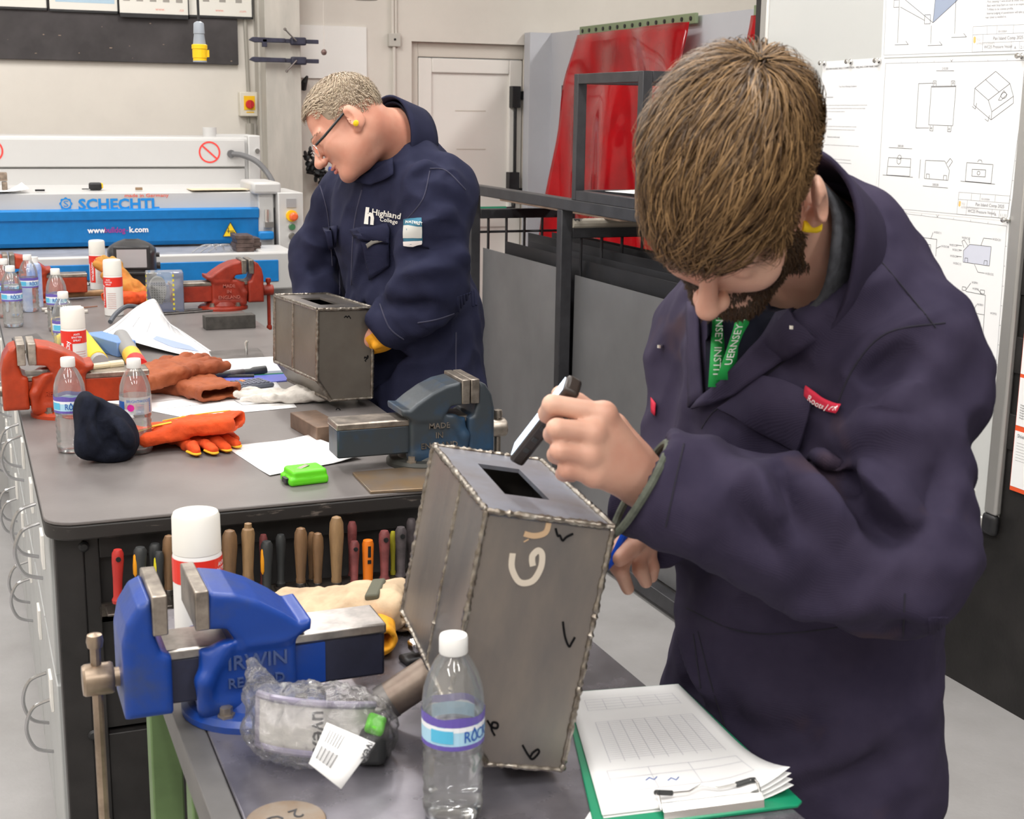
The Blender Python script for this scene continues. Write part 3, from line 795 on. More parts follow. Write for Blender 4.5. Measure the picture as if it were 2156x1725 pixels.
# ------------------------------------------------------------------ whiteboard on the partition
NY, = ((0, -1, 0),)                     # reading direction on the partition (from the left of the picture to the right)
WBY0, WBY1, WBZ0, WBZ1 = 2.862, 4.205, 0.475, 2.42
wbm = empty('whiteboard', (XR, (WBY0+WBY1)/2, WBZ0), label='tall whiteboard with aluminium frame covered in technical drawings', cat='whiteboard')
yc = (WBY0+WBY1)/2
hw = (WBY1-WBY0)/2; hh = WBZ1-WBZ0
BOARD = mat('whiteboard_enamel', (0.62, 0.63, 0.615), 0.22, coat=0.3)
ALU = mat('aluminium_frame', (0.55, 0.54, 0.52), 0.38, metal=0.7)
MB().bx(-0.016, 0, -hw+0.01, hw-0.01, 0.01, hh-0.01).build('board_face', BOARD, wbm)
MB().bx(-0.024, 0, -hw, -hw+0.048, 0.06, hh-0.06).bx(-0.024, 0, hw-0.048, hw, 0.06, hh-0.06).pieces('side_frame', ALU, wbm, bevel=0.008)
MB().bx(-0.024, 0, -hw+0.05, hw-0.05, 0, 0.048).bx(-0.024, 0, -hw+0.05, hw-0.05, hh-0.048, hh).pieces('end_frame', ALU, wbm, bevel=0.008)
MB().bx(-0.026, 0, -hw, -hw+0.055, 0, 0.062).bx(-0.026, 0, hw-0.055, hw, 0, 0.062).pieces('corner_cap', BLACKIRON, wbm, bevel=0.016, seg=3)
MB().cyl((-0.017, -hw+0.10, 0.105), 0.007, 0.004, 12, 'x').build('screw', BRASSY, wbm)
XB = XR-0.0165
def onboard(px_, py_): return Wx(px_, py_, XB)
def pap(name, corners, label, fill=PAPER, lift=0.0008):
    """sheet of paper on the board: corners as (y, z) from top-left clockwise"""
    e = empty(name, (XB-lift, corners[3][0], corners[3][1]), label=label, cat='paper', group='papers on the whiteboard')
    P = [(0, y-corners[3][0], z-corners[3][1]) for y, z in corners]
    q = MB().quad(P[0], P[3], P[2], P[1]); q.build('paper_sheet', fill, e, solid=0.0003, smooth=0)
    A = np.array(corners, float)
    def at(u, v):                       # u right, v down
        p = (A[0]*(1-u)+A[1]*u)*(1-v)+(A[3]*(1-u)+A[2]*u)*v
        return (-0.0006, p[0]-A[3][0], p[1]-A[3][1])
    return e, at
def lines(at, segs, wd=0.0007):
    q = MB()
    for s in segs:
        for (a, b) in zip(s[:-1], s[1:]):
            p, r_ = np.array(at(*a)), np.array(at(*b)); d = r_-p
            L = np.linalg.norm(d)
            if L < 1e-6: continue
            n = np.array((0, -d[2], d[1]))/L*wd
            q.quad(p+n, p-n, r_-n, r_+n)
    return q
def rect(u0, v0, u1, v1): return [(u0, v0), (u1, v0), (u1, v1), (u0, v1), (u0, v0)]
def circ(u, v, ru, rv, n=14): return [(u+ru*math.cos(2*math.pi*k/n), v+rv*math.sin(2*math.pi*k/n)) for k in range(n+1)]
def ptext(e, at, items, m):
    q = MB()
    for (t, u, v, size, al) in items:
        p = np.array(at(u, v)); x2 = np.array(at(u+0.05, v)); y2 = np.array(at(u, v-0.05))
        q.text(t, size, p+np.array((-0.0002, 0, 0)), x2-p, y2-p, align=al)
    q.build('print', m, e, smooth=0)
def poly(e, at, pts, m):
    q = MB(); P = [np.array(at(*p))+np.array((0.0003, 0, 0)) for p in pts]
    q.add(P, [tuple(range(len(P)))]); q.build('shaded_print', m, e, smooth=0)
def yz(p): return (float(p[1]), float(p[2]))
TITLE = [('Pan Island Comp 2025', 0.84, 0.918, 0.0125, 'CENTER'), ('WC25 Pressure Vessel', 0.765, 0.96, 0.011, 'CENTER')]
def title_block(e, at, no):
    q = lines(at, [rect(0.64, 0.845, 0.985, 0.985), [(0.64, 0.89), (0.985, 0.89)], [(0.705, 0.935), (0.985, 0.935)], [(0.705, 0.89), (0.705, 0.985)], [(0.88, 0.935), (0.88, 0.985)], [(0.93, 0.935), (0.93, 0.985)], [(0.73, 0.845), (0.73, 0.89)], [(0.79, 0.845), (0.79, 0.89)], [(0.89, 0.845), (0.89, 0.89)]], 0.0004)
    q.build('title_block', INKG, e, smooth=0)
    ptext(e, at, [('Pan Island Comp 2025', 0.86, 0.922, 0.0125, 'CENTER'), ('WC25 Pressure Vessel', 0.715, 0.967, 0.0115, 'LEFT'), ('A', 0.905, 0.975, 0.011, 'CENTER'), (no, 0.957, 0.975, 0.011, 'CENTER'), ('05/12/2024', 0.80, 0.882, 0.007, 'LEFT')], INKG)
    ptext(e, at, [('TGI', 0.665, 0.925, 0.010, 'LEFT'), ('APPRENTICESHIPS', 0.665, 0.945, 0.009, 'LEFT')], mat('pale_grey_print', (0.62, 0.62, 0.62), 0.8))
    poly(e, at, [(0.645, 0.905), (0.652, 0.898), (0.660, 0.905), (0.660, 0.93), (0.652, 0.938), (0.645, 0.93)], mat('amber_print', (0.85, 0.55, 0.18), 0.7))
def border(e, at):
    sg = [rect(0.02, 0.03, 0.985, 0.985)]
    for k in range(1, 8): sg += [[(0.02+k*0.12, 0.018), (0.02+k*0.12, 0.03)], [(0.985, 0.03+k*0.12), (0.995, 0.03+k*0.12)]]
    sg += [[(0.49, 0.012), (0.50, 0.028), (0.51, 0.012)]]
    lines(at, sg, 0.0005).build('border_print', INKG, e, smooth=0)
# sheet 2/11 at the top
top_c = [yz(onboard(1872, -260)), yz(onboard(2190, -290)), yz(onboard(2172, 112)), yz(onboard(1856, 122))]
e, at = pap('drawing_sheet', top_c, 'technical drawing with blue shaded tank and notes, topmost on whiteboard')
border(e, at)
SHB = mat('blue_shaded_print', (0.36, 0.42, 0.55), 0.7); SHL = mat('light_shaded_print', (0.60, 0.66, 0.72), 0.7)
poly(e, at, [(0.14, 0.60), (0.38, 0.68), (0.37, 0.815), (0.13, 0.66)], mat('paler_shaded_print', (0.74, 0.77, 0.80), 0.7))
poly(e, at, [(0.14, 0.60), (0.45, 0.45), (0.62, 0.55), (0.38, 0.68)], SHL)
poly(e, at, [(0.38, 0.68), (0.62, 0.55), (0.66, 0.60), (0.37, 0.815)], SHB)
sg = [[(0.14, 0.60), (0.38, 0.68), (0.37, 0.815), (0.13, 0.66), (0.14, 0.60)], [(0.38, 0.68), (0.62, 0.55), (0.66, 0.60), (0.37, 0.815)], circ(0.53, 0.62, 0.02, 0.02), rect(0.31, 0.77, 0.35, 0.82), rect(0.08, 0.68, 0.12, 0.72), [(0.13, 0.72), (0.31, 0.80)],
      [(0.12, 0.72), (0.12, 0.92)], [(0.36, 0.83), (0.36, 0.93)], [(0.52, 0.63), (0.52, 0.88)], [(0.1, 0.93), (0.2, 0.93), (0.18, 0.91)], [(0.34, 0.94), (0.44, 0.94), (0.42, 0.92)], [(0.5, 0.90), (0.6, 0.90), (0.58, 0.88)]]
lines(at, sg, 0.0006).build('linework', INK, e, smooth=0)
notes = ['- All welds are full penetration unless stated', '- All welds are to be made as indicated on the Dwg with', 'stated process', '- Grinding limited to tack welds, stop/start, root runs,', '- No grinding of weld toes or cap profiles', '- Post cleaning = wire brush & chisel only - No grinding', '- Butt weld Stop/Start on root is an inspection point.', '- T-Fillets to be convex profile.', '- Internal judging of penetration will take place before the', 'rear cover is welded in.']
ptext(e, at, [(t, 0.715, 0.615+k*0.021, 0.0085, 'LEFT') for k, t in enumerate(notes)], INKG)
title_block(e, at, '2 / 11')
# main sheet 1/11
c = [yz(onboard(1861, 124)), yz(onboard(2172, 116)), yz(onboard(2126, 466)), yz(onboard(1843, 440))]
e, at = pap('drawing_sheet', c, 'technical drawing of the vessel from four sides, middle of whiteboard', lift=0.0014)
border(e, at)
def bpx(px_, py_):                      # position on the sheet for a point read off the drawing
    y, z = yz(onboard(px_, py_)); A = np.array(c)
    u, v = 0.5, 0.5
    for _ in range(12):
        p = (A[0]*(1-u)+A[1]*u)*(1-v)+(A[3]*(1-u)+A[2]*u)*v
        du = (A[1]-A[0])*(1-v)+(A[2]-A[3])*v; dv = (A[3]-A[0])*(1-u)+(A[2]-A[1])*u
        s_ = np.linalg.solve(np.array([du, dv]).T, np.array([y, z])-p); u += s_[0]; v += s_[1]
    return (u, v)
def Z8(x, y): return bpx(1600+x/2.464, y/2.464)
sg = [[Z8(892, 452), Z8(1020, 450), Z8(1003, 653), Z8(878, 648), Z8(892, 452)], [Z8(890, 448), Z8(1022, 446)],
      [Z8(902, 420), Z8(918, 420), Z8(918, 446)], [Z8(902, 420), Z8(902, 446)], [Z8(996, 420), Z8(1014, 420), Z8(1013, 446)], [Z8(996, 420), Z8(996, 446)],
      [Z8(886, 652), Z8(884, 678), Z8(900, 680), Z8(902, 652)], [Z8(978, 655), Z8(976, 683), Z8(993, 684), Z8(995, 655)],
      [Z8(918, 368), Z8(1010, 368)], [Z8(826, 434), Z8(902, 432)], [Z8(826, 434), Z8(812, 664), Z8(880, 664)],
      [Z8(1118, 458), Z8(1226, 370), Z8(1300, 434), Z8(1188, 520), Z8(1118, 458)], [Z8(1188, 520), Z8(1206, 580), Z8(1318, 500), Z8(1300, 434)], [Z8(1206, 580), Z8(1202, 622), Z8(1318, 535), Z8(1318, 500)],
      [Z8(1118, 458), Z8(1112, 545), Z8(1202, 622)], [Z8(1172, 412), Z8(1244, 478)], [Z8(1240, 520), Z8(1268, 470), Z8(1285, 490), Z8(1255, 520), Z8(1240, 520)],
      [Z8(670, 818), Z8(786, 824), Z8(780, 915), Z8(660, 908), Z8(670, 818)], [Z8(666, 864), Z8(784, 868)], [Z8(640, 908), Z8(796, 920)], [Z8(714, 818), Z8(714, 845), Z8(722, 853), Z8(732, 845), Z8(734, 818)],
      [Z8(862, 832), Z8(962, 836), Z8(986, 885), Z8(978, 936), Z8(856, 926), Z8(862, 832)], [Z8(970, 848), Z8(990, 822), Z8(1002, 838), Z8(982, 868)], [Z8(866, 924), Z8(866, 903), Z8(882, 904), Z8(882, 926)], [Z8(954, 932), Z8(956, 910), Z8(972, 912), Z8(970, 934)],
      [Z8(1076, 844), Z8(1212, 854), Z8(1202, 952), Z8(1068, 940), Z8(1076, 844)], [Z8(1044, 940), Z8(1222, 956)], [Z8(1104, 878), Z8(1174, 882), Z8(1172, 918), Z8(1102, 914), Z8(1104, 878)], [Z8(1132, 842), Z8(1138, 830), Z8(1152, 831), Z8(1156, 844)],
      [Z8(672, 766), Z8(792, 772)], [Z8(848, 965), Z8(978, 976)], [Z8(836, 828), Z8(828, 926)],
      [Z8(1104, 552), Z8(1120, 566), Z8(1128, 535)], [Z8(1170, 618), Z8(1186, 630), Z8(1194, 598)]]
u_, v_ = Z8(1268, 495); sg.append(circ(u_, v_, 0.018, 0.018)); u_, v_ = Z8(727, 816); sg.append(circ(u_, v_, 0.014, 0.014)); u_, v_ = Z8(1137, 898); sg.append(circ(u_, v_, 0.010, 0.012))
for (a, b) in ((910, 432), (1005, 432), (892, 666), (985, 670)):
    u_, v_ = Z8(a, b); sg.append(circ(u_, v_, 0.005, 0.005, 8))
lines(at, sg, 0.0006).build('linework', INK, e, smooth=0)
it = []
for (t, a, b) in (('210,00', 963, 362), ('300,00', 732, 764), ('300,00', 913, 965)):
    u_, v_ = Z8(a, b); it.append((t, u_, v_, 0.010, 'CENTER'))
ptext(e, at, it, INKG)
title_block(e, at, '1 / 11')
# lower sheet 3/12
c = [yz(onboard(1843, 432)), yz(onboard(2126, 466)), yz(onboard(2100, 812)), yz(onboard(1822, 760))]
e, at = pap('drawing_sheet', c, 'technical drawing with pale blue tank outline, lowest on the whiteboard', lift=0.0008)
border(e, at)
def Z8(x, y): return bpx(1600+x/2.464, y/2.464)
poly(e, at, [Z8(1090, 1268), Z8(1202, 1280), Z8(1192, 1380), Z8(1056, 1360), Z8(1058, 1300)], mat('lilac_shaded_print', (0.66, 0.68, 0.78), 0.7))
sg = [[Z8(1090, 1268), Z8(1202, 1280), Z8(1192, 1380), Z8(1056, 1360), Z8(1058, 1300), Z8(1090, 1268)], [Z8(1060, 1285), Z8(1050, 1252), Z8(1062, 1245), Z8(1082, 1278)], [Z8(1064, 1358), Z8(1066, 1338), Z8(1080, 1340), Z8(1080, 1362)], [Z8(1164, 1372), Z8(1166, 1352), Z8(1182, 1354), Z8(1180, 1376)],
      [Z8(808, 1228), Z8(920, 1242), Z8(914, 1330)], [Z8(830, 1262), Z8(888, 1270), Z8(885, 1320)], [Z8(1070, 1512), Z8(1172, 1532), Z8(1160, 1725)], [Z8(1088, 1620), Z8(1166, 1634)], rect(*Z8(1052, 1488), *Z8(1070, 1508)), rect(*Z8(1146, 1504), *Z8(1166, 1526)),
      [Z8(1148, 1275), Z8(1162, 1236), Z8(1206, 1240)], [Z8(1115, 1372), Z8(1132, 1412), Z8(1168, 1418)], [Z8(1050, 1275), Z8(1020, 1272)], [Z8(1050, 1300), Z8(1034, 1296)], [Z8(1048, 1332), Z8(1022, 1330)], [Z8(1085, 1235), Z8(1090, 1262)], [Z8(888, 1240), Z8(900, 1206)], [Z8(918, 1288), Z8(940, 1278)], [Z8(1070, 1505), Z8(1096, 1468)], [Z8(1150, 1522), Z8(1130, 1500)], [Z8(1105, 1620), Z8(1126, 1580)]]
lines(at, sg, 0.0006).build('linework', INK, e, smooth=0)
it = []
for (t, a, b) in (('W3DC01', 1208, 1246), ('W3DC15', 1050, 1238), ('W3DC05', 985, 1275), ('W3DC14', 1000, 1300), ('W3DC04', 988, 1332), ('W3DC13', 1004, 1370), ('W3DC02', 1170, 1424), ('W3DC11', 904, 1210), ('W3DC08', 942, 1282), ('W3P01', 1100, 1470), ('W3P02', 1104, 1502), ('W3B01', 1128, 1584), ('W3P02', 1196, 1630)):
    u_, v_ = Z8(a, b); it.append((t, u_, v_, 0.0085, 'LEFT'))
ptext(e, at, it, INKG)
title_block(e, at, '3 / 12')
# mark sheet
c = [yz(onboard(1733, 130)), yz(onboard(1862, 121)), yz(onboard(1840, 470)), yz(onboard(1712, 450))]
e, at = pap('mark_sheet', c, 'typed marking guidance sheet pinned left of the drawings', lift=0.0004)
ptext(e, at, [('2025 PAN ISLAND SKILLS COMPETITION - WELDING COMP MARK SHEET', 0.06, 0.055, 0.0085, 'LEFT')], INK)
it = [('Test Piece Marking Guidance', 0.45, 0.17, 0.008, 'CENTER'), ('Penetration', 0.10, 0.235, 0.008, 'LEFT'), ('Root Starts', 0.10, 0.375, 0.008, 'LEFT'), ('Excessive weld metal', 0.16, 0.49, 0.008, 'LEFT')]
body = [(0.285, 'This is required over the full length of the weld. Full marks given where penetration is completely made'), (0.305, 'but does not exceed 2mm. Penetration that exceeds 2mm will lose 1 mark for every 5mm of length'), (0.325, '1 mark lost for each loss of penetration observed'), (0.42, 'Full marks to be given where clean evidence of good stop/start fusion is achieved'), (0.44, '1 mark to be lost for every stop/start that does not show a smooth transition'), (0.54, 'For exceed 2mm, 1 mark will be lost for every 25mm of weld length where this is present'), (0.63, 'for any weld will lose marks - 1 Mark for every 5mm of distance present'), (0.65, 'than 5mm per weld, points are to be deducted from the Weld Appearance'), (0.78, 'and penetration. Weld profile should be even'), (0.80, 'of fusion. Porosity, stray arcing and crater'), (0.9, 'for every non-compliance')]
ptext(e, at, it+[(t, 0.10, v, 0.0052, 'LEFT') for v, t in body], INKG)
# magnets
mg = empty('board_magnet', (0, 0, 0), label='', cat='magnet', group='silver magnets on the whiteboard')
MB().lathe([(0.008, 0), (0.008, -0.003), (0.0045, -0.006), (0.0045, -0.011), (0.0075, -0.014), (0.0075, -0.019), (0.006, -0.021), (0.001, -0.0215)], n=16, axis='x').build('magnet_body', BRASSY, mg)
mags = [(1737, 133, 'silver pin magnet at the top left corner of mark sheet'), (1793, 130, 'silver pin magnet at the top middle of mark sheet'), (1853, 128, 'silver pin magnet at the top right corner of mark sheet'), (2124, 463, 'silver pin magnet between the middle and lower drawing'), (2088, 789, 'silver pin magnet at the bottom of the lowest drawing'), (2154, 118, 'silver pin magnet at the right edge of top drawing')]
for k, (a, b, lb) in enumerate(mags):
    o = mg if k == 0 else copy_tree(mg)
    o.location = tuple(onboard(a, b)+np.array((-0.002, 0, 0))); o['label'] = lb
# safety chart on the partition, mostly out of frame
ct = [(float(Wx(2143, 850, XR-0.008)[1]), 1.08), (2.45, 1.08), (2.45, 0.62), (float(Wx(2143, 850, XR-0.008)[1]), 0.62)]
y0 = ct[0][0]
ch_ = empty('electrode_chart', (XR-0.007, y0, 0.62), label='orange edged data chart on the black wall right of whiteboard', cat='chart')
MB().bx(-0.002, 0.001, -0.42, 0, 0, 0.46).build('chart_backing', mat('orange_card', (0.80, 0.10, 0.03), 0.5), ch_)
MB().bx(-0.003, -0.002, -0.40, -0.002, 0.012, 0.165).build('chart_panel', PAPER, ch_)
MB().bx(-0.003, -0.002, -0.40, -0.002, 0.180, 0.31).build('chart_panel', PAPER, ch_)
MB().bx(-0.003, -0.002, -0.40, -0.002, 0.32, 0.45).build('chart_panel', PAPER, ch_)
q = MB().text('Shieldpak Range', 0.014, (-0.0034, -0.012, 0.148), NY, ZD, align='LEFT')
for k in range(7): q.bx(-0.0034, -0.0032, -0.39, -0.012, 0.085+k*0.008, 0.0855+k*0.008)
for k in range(6): q.text('Weight  100  4.5  10.2', 0.006, (-0.0034, -0.012, 0.235-k*0.007), NY, ZD, align='LEFT')
q.build('chart_print', INK, ch_, smooth=0)

# ------------------------------------------------------------------ sheet metal rack
RX0, RX1 = 2.05, 2.50
RK = empty('sheet_rack', (RX0, 4.6, 0), label='dark steel rack holding large grey sheets upright', cat='rack')
def rk(mb, name, m=STEELD, **k): return mb.build(name, m, RK, loc=(-RX0, -4.6, 0), **k)
T = 0.045
for y in (5.63, 4.66, 3.58):
    for x in (RX0, RX1):
        rk(MB().bx(x, x+T, y-T/2, y+T/2, 0.0, 1.255 if x == RX0 else 1.22), 'post', bevel=0.003)
rk(MB().bx(RX0, RX0+T, 3.555, 5.655, 1.255, 1.297), 'top_rail', bevel=0.003)
rk(MB().bx(RX1, RX1+T, 3.555, 5.655, 1.18, 1.22), 'top_rail', bevel=0.003)
for y in (5.63, 4.66, 3.58):
    rk(MB().bx(RX0+T, RX1, y-T/2, y+T/2, 1.15, 1.19), 'cross_rail', bevel=0.003)
rk(MB().bx(RX0, RX0+T, 3.555, 5.655, 0.02, 0.07).bx(RX1, RX1+T, 3.555, 5.655, 0.02, 0.07), 'base_rail', bevel=0.003)
for k in range(4):
    x = RX0+0.09+k*0.085
    rk(MB().tube([(x, 5.63, 1.16), (x, 5.63, 0.6)], 0.006, 6), 'divider_rod')
    rk(MB().tube([(x, 4.66, 1.16), (x, 4.66, 0.6)], 0.006, 6), 'divider_rod')
    rk(MB().tube([(x, 3.58, 1.16), (x, 3.58, 0.6)], 0.006, 6), 'divider_rod')
rk(MB().tube([(RX0+T, 5.64, 1.09), (RX1, 5.64, 1.09)], 0.006, 6), 'divider_bar')
tp = rk(MB().tube([(RX0+T, 4.64, 1.205), (RX1, 4.64, 1.205)], 0.018, 10), 'taped_bar', mat('cream_masking_tape', (0.62, 0.57, 0.48), 0.6, col2=(0.03, 0.03, 0.03), vscale=9, lo=0.62, hi=0.64))
SHM = mat('grey_steel_sheet', (0.26, 0.26, 0.265), 0.42, metal=0.55, var=0.12, vscale=2.0, bump=0.02, rvar=0.08, bscale=160)
SHD = mat('dark_steel_sheet', (0.045, 0.045, 0.05), 0.45, metal=0.4, var=0.2, vscale=4)
def rsheet(x0, x1, y0, y1, z1, m, lb, lean=0.0):
    o = MB().add([(x0, y0, 0.075), (x0, y1, 0.075), (x1, y1, z1), (x1, y0, z1), (x0+0.003, y0, 0.075), (x0+0.003, y1, 0.075), (x1+0.003, y1, z1), (x1+0.003, y0, z1)],
                 [(0, 1, 2, 3), (7, 6, 5, 4), (0, 4, 5, 1), (1, 5, 6, 2), (2, 6, 7, 3), (3, 7, 4, 0)]).build('steel_sheet', m, smooth=0)
    tag(o, lb, 'steel sheet', 'sheets standing in the rack')
rsheet(RX0+0.05, RX0+0.055, 4.69, 5.60, 1.025, SHM, 'grey mill finish steel sheet in the far bay of rack')
rsheet(RX0+0.05, RX0+0.055, 3.62, 4.63, 1.015, SHM, 'large grey mill finish steel sheet in the near rack bay')
zs = [(0.10, 1.065), (0.16, 1.075), (0.20, 1.10), (0.26, 1.085), (0.31, 1.10), (0.36, 1.10)]
nm = ['first', 'second', 'third', 'fourth', 'fifth', 'last']
for k, (dx, z1) in enumerate(zs):
    rsheet(RX0+dx, RX0+dx+0.004, 3.65+0.05*(k % 3), 5.45-0.12*(k % 2), z1, SHD, 'dark steel sheet, %s behind the big grey sheets' % nm[k])
# open cube frame standing on the rack
CF = empty('cube_frame', (RX0, 4.02, 1.297), label='open black square tube frame standing on top of the rack', cat='frame')
a, h = 0.50, 0.44; q = 0.035
for (x, y) in ((0, 0), (0, a), (0.44, 0), (0.44, a)):
    MB().bx(x, x+q, y, y+q, 0, h).build('upright', STEELD, CF, bevel=0.002)
for z in (0.0, h-q):
    for y in (0, a): MB().bx(q, 0.44, y, y+q, z, z+q).build('side_bar', STEELD, CF, bevel=0.002)
    for x in (0, 0.44): MB().bx(x, x+q, q, a, z, z+q).build('long_bar', STEELD, CF, bevel=0.002)
o = sheet('loose_paper', 6, 6, 0.25, 0.35, lambda u, v: 0.004+0.004*u, PAPER, loc=(2.24, 4.2, 1.335), rot=(0, 0, 0.2)); tag(o, 'white paper lying inside the cube frame on the rack', 'paper')
o = MB().bx(-0.09, 0.09, -0.05, 0.05, 0, 0.05).build('plastic_case', STEELD, loc=(2.30, 4.25, 1.345), bevel=0.012); tag(o, 'small dark plastic case beside paper in the cube frame', 'case')
pl = MB().bx(-0.12, 0.12, -0.6, 0.6, 0, 0.016).build('timber_plank', mat('brown_plank', (0.22, 0.15, 0.11), 0.6, var=0.3, vscale=10), loc=(2.34, 5.1, 1.22)); tag(pl, 'brown plank laid along the back rail of the rack', 'plank')
# ------------------------------------------------------------------ the long workbench
BZ = 0.885
BENCHTOP = mat('worn_brown_black_benchtop', (0.140, 0.126, 0.124), 0.42, col2=(0.195, 0.178, 0.172), vscale=3.5, detail=8, bump=0.03, bscale=120, rvar=0.1)
BLKW = mat('black_painted_timber', (0.020, 0.018, 0.018), 0.5, var=0.35, vscale=9, bump=0.05)
LOCK = mat('grey_locker_paint', (0.42, 0.43, 0.43), 0.45, var=0.04, vscale=4)
WBN = empty('long_workbench', (0.52, 2.45, 0), label='long black workbench with rounded corner and tools on its end', cat='workbench')
def wbl(mb, name, m, **k): return mb.build(name, m, WBN, loc=(-0.52, -2.45, 0), **k)
x0, x1, y0, y1, rr_ = 0.103, 0.932, 2.437, 5.835, 0.055
pl = []
for (cx_, cy_, a0_) in ((x1-rr_, y0+rr_, -90), (x1-rr_, y1-rr_, 0), (x0+rr_, y1-rr_, 90), (x0+rr_, y0+rr_, 180)):
    for k in range(7):
        a = math.radians(a0_+k*15); pl.append((cx_+rr_*math.cos(a), cy_+rr_*math.sin(a)))
wbl(MB().prism(pl, BZ-0.007, BZ, plane='xy'), 'bench_top', BENCHTOP, bevel=0.002)
wbl(MB().prism([(0.52+(p[0]-0.52)*0.998, 4.15+(p[1]-4.15)*0.9995) for p in pl], BZ-0.036, BZ-0.0072, plane='xy'), 'top_edging', mat('worn_black_edge', (0.022, 0.019, 0.018), 0.5, col2=(0.15, 0.125, 0.11), vscale=16, stretch=(1, 1, 5), detail=6, lo=0.60, hi=0.68), bevel=0.004)
# end frame with a sunk panel
wbl(MB().bx(0.118, 0.168, 2.475, 2.53, 0.0, 0.85), 'corner_post', BLKW, bevel=0.003)
wbl(MB().bx(0.168, 0.195, 2.48, 2.53, 0.0, 0.85).bx(0.195, 0.92, 2.48, 2.53, 0.80, 0.85), 'end_stile', BLKW, bevel=0.002)
wbl(MB().bx(0.195, 0.92, 2.50, 2.53, 0.46, 0.80), 'end_panel', BLKW)
wbl(MB().bx(0.195, 0.92, 2.488, 2.53, 0.0, 0.452), 'end_panel', BLKW, bevel=0.002)
wbl(MB().bx(0.86, 0.92, 2.475, 2.53, 0.0, 0.85), 'corner_post', BLKW, bevel=0.003)
bo = MB()
for (a, b) in ((177, 1153), (187, 1408), (197, 1550)):
    p = Wy(a, b, 2.47); bo.lathe([(0.010, 0), (0.010, -0.005), (0.006, -0.009), (0.001, -0.0095)], (p[0], 2.478, p[2]), 12, 'y')
wbl(bo, 'coach_bolt', BLACKIRON)
wbl(MB().bx(0.17, 0.92, 2.54, 5.8, 0.02, 0.85), 'bench_carcass', BLKW)
# lockers down the left side, one cabinet after another
CHROME = mat('chrome', (0.50, 0.50, 0.51), 0.2, metal=1.0)
def locker(yc, n):
    c = empty('locker_unit', (0.17, yc, 0), label='grey steel locker unit with hoop handles, %s from the bench end' % n, cat='locker', group='locker units under the long bench')
    MB().bx(-0.045, 0.0, -0.40, 0.40, 0.03, 0.845).build('locker_body', LOCK, c)
    for s, (ya, yb) in enumerate(((-0.39, -0.005), (0.005, 0.39))):
        for (za, zb, hz) in ((0.55, 0.83, 0.70), (0.06, 0.53, 0.31)):
            d = MB().bx(-0.058, -0.045, ya, yb, za, zb).build('locker_door', LOCK, c, bevel=0.003)
            ym = yb-0.07 if s == 0 else ya+0.07
            MB().tube(smoothcurve([(-0.058, ym, hz-0.06), (-0.095, ym, hz-0.045), (-0.110, ym, hz), (-0.095, ym, hz+0.045), (-0.058, ym, hz+0.06)], 5), 0.0042, 8).build('handle', CHROME, d)
            MB().bx(-0.064, -0.058, ym-0.16 if s == 0 else ym+0.10, ym-0.10 if s == 0 else ym+0.16, zb-0.12, zb-0.05).build('label_plate', WHITEM, d, bevel=0.001)
for k, n in enumerate(('first', 'second', 'third', 'fourth')):
    locker(2.955+k*0.82, n)

# tools hanging in the slotted strip on the bench end
TY = 2.40
STRIP = mat('dull_slotted_steel', (0.10, 0.085, 0.075), 0.4, metal=0.8, var=0.3, vscale=30)
trk = empty('tool_strip', (0.48, 2.47, 0.728), label='slotted steel strip holding files on the bench end', cat='tool rack')
for k in range(10):
    xa = -0.285+k*0.061
    MB().bx(xa, xa+0.052, -0.095, -0.045, -0.004+0.0035*math.sin(k*1.3), 0.001+0.0035*math.sin(k*1.3)).build('slot_plate', STRIP, trk, bevel=0.002)
MB().bx(-0.29, 0.33, -0.046, -0.04, -0.03, 0.004).bx(-0.29, -0.27, -0.046, 0.03, -0.03, -0.02).build('strip_bar', STRIP, trk)
WOODH = mat('oiled_wood_handle', (0.21, 0.115, 0.055), 0.42, col2=(0.13, 0.075, 0.04), vscale=14, stretch=(5, 5, 1), detail=6)
WOODL = mat('pale_wood_handle', (0.33, 0.20, 0.095), 0.42, col2=(0.20, 0.12, 0.06), vscale=14, stretch=(5, 5, 1), detail=6)
REDH = mat('red_plastic_handle', (0.42, 0.025, 0.02), 0.4); MARH = mat('maroon_plastic_handle', (0.20, 0.055, 0.055), 0.45, var=0.3, vscale=40)
BLKH = mat('black_plastic_handle', (0.035, 0.037, 0.038), 0.42); ORH = mat('orange_plastic_handle', (0.75, 0.18, 0.01), 0.4); ORI = mat('orange_inlay', (0.80, 0.32, 0.01), 0.4); YLI = mat('yellow_inlay', (0.72, 0.62, 0.02), 0.4)
GRYH = mat('grimy_grey_handle', (0.07, 0.058, 0.062), 0.5, var=0.3, vscale=40)
BLADE = mat('file_steel', (0.17, 0.16, 0.155), 0.4, metal=0.9, var=0.3, vscale=60)
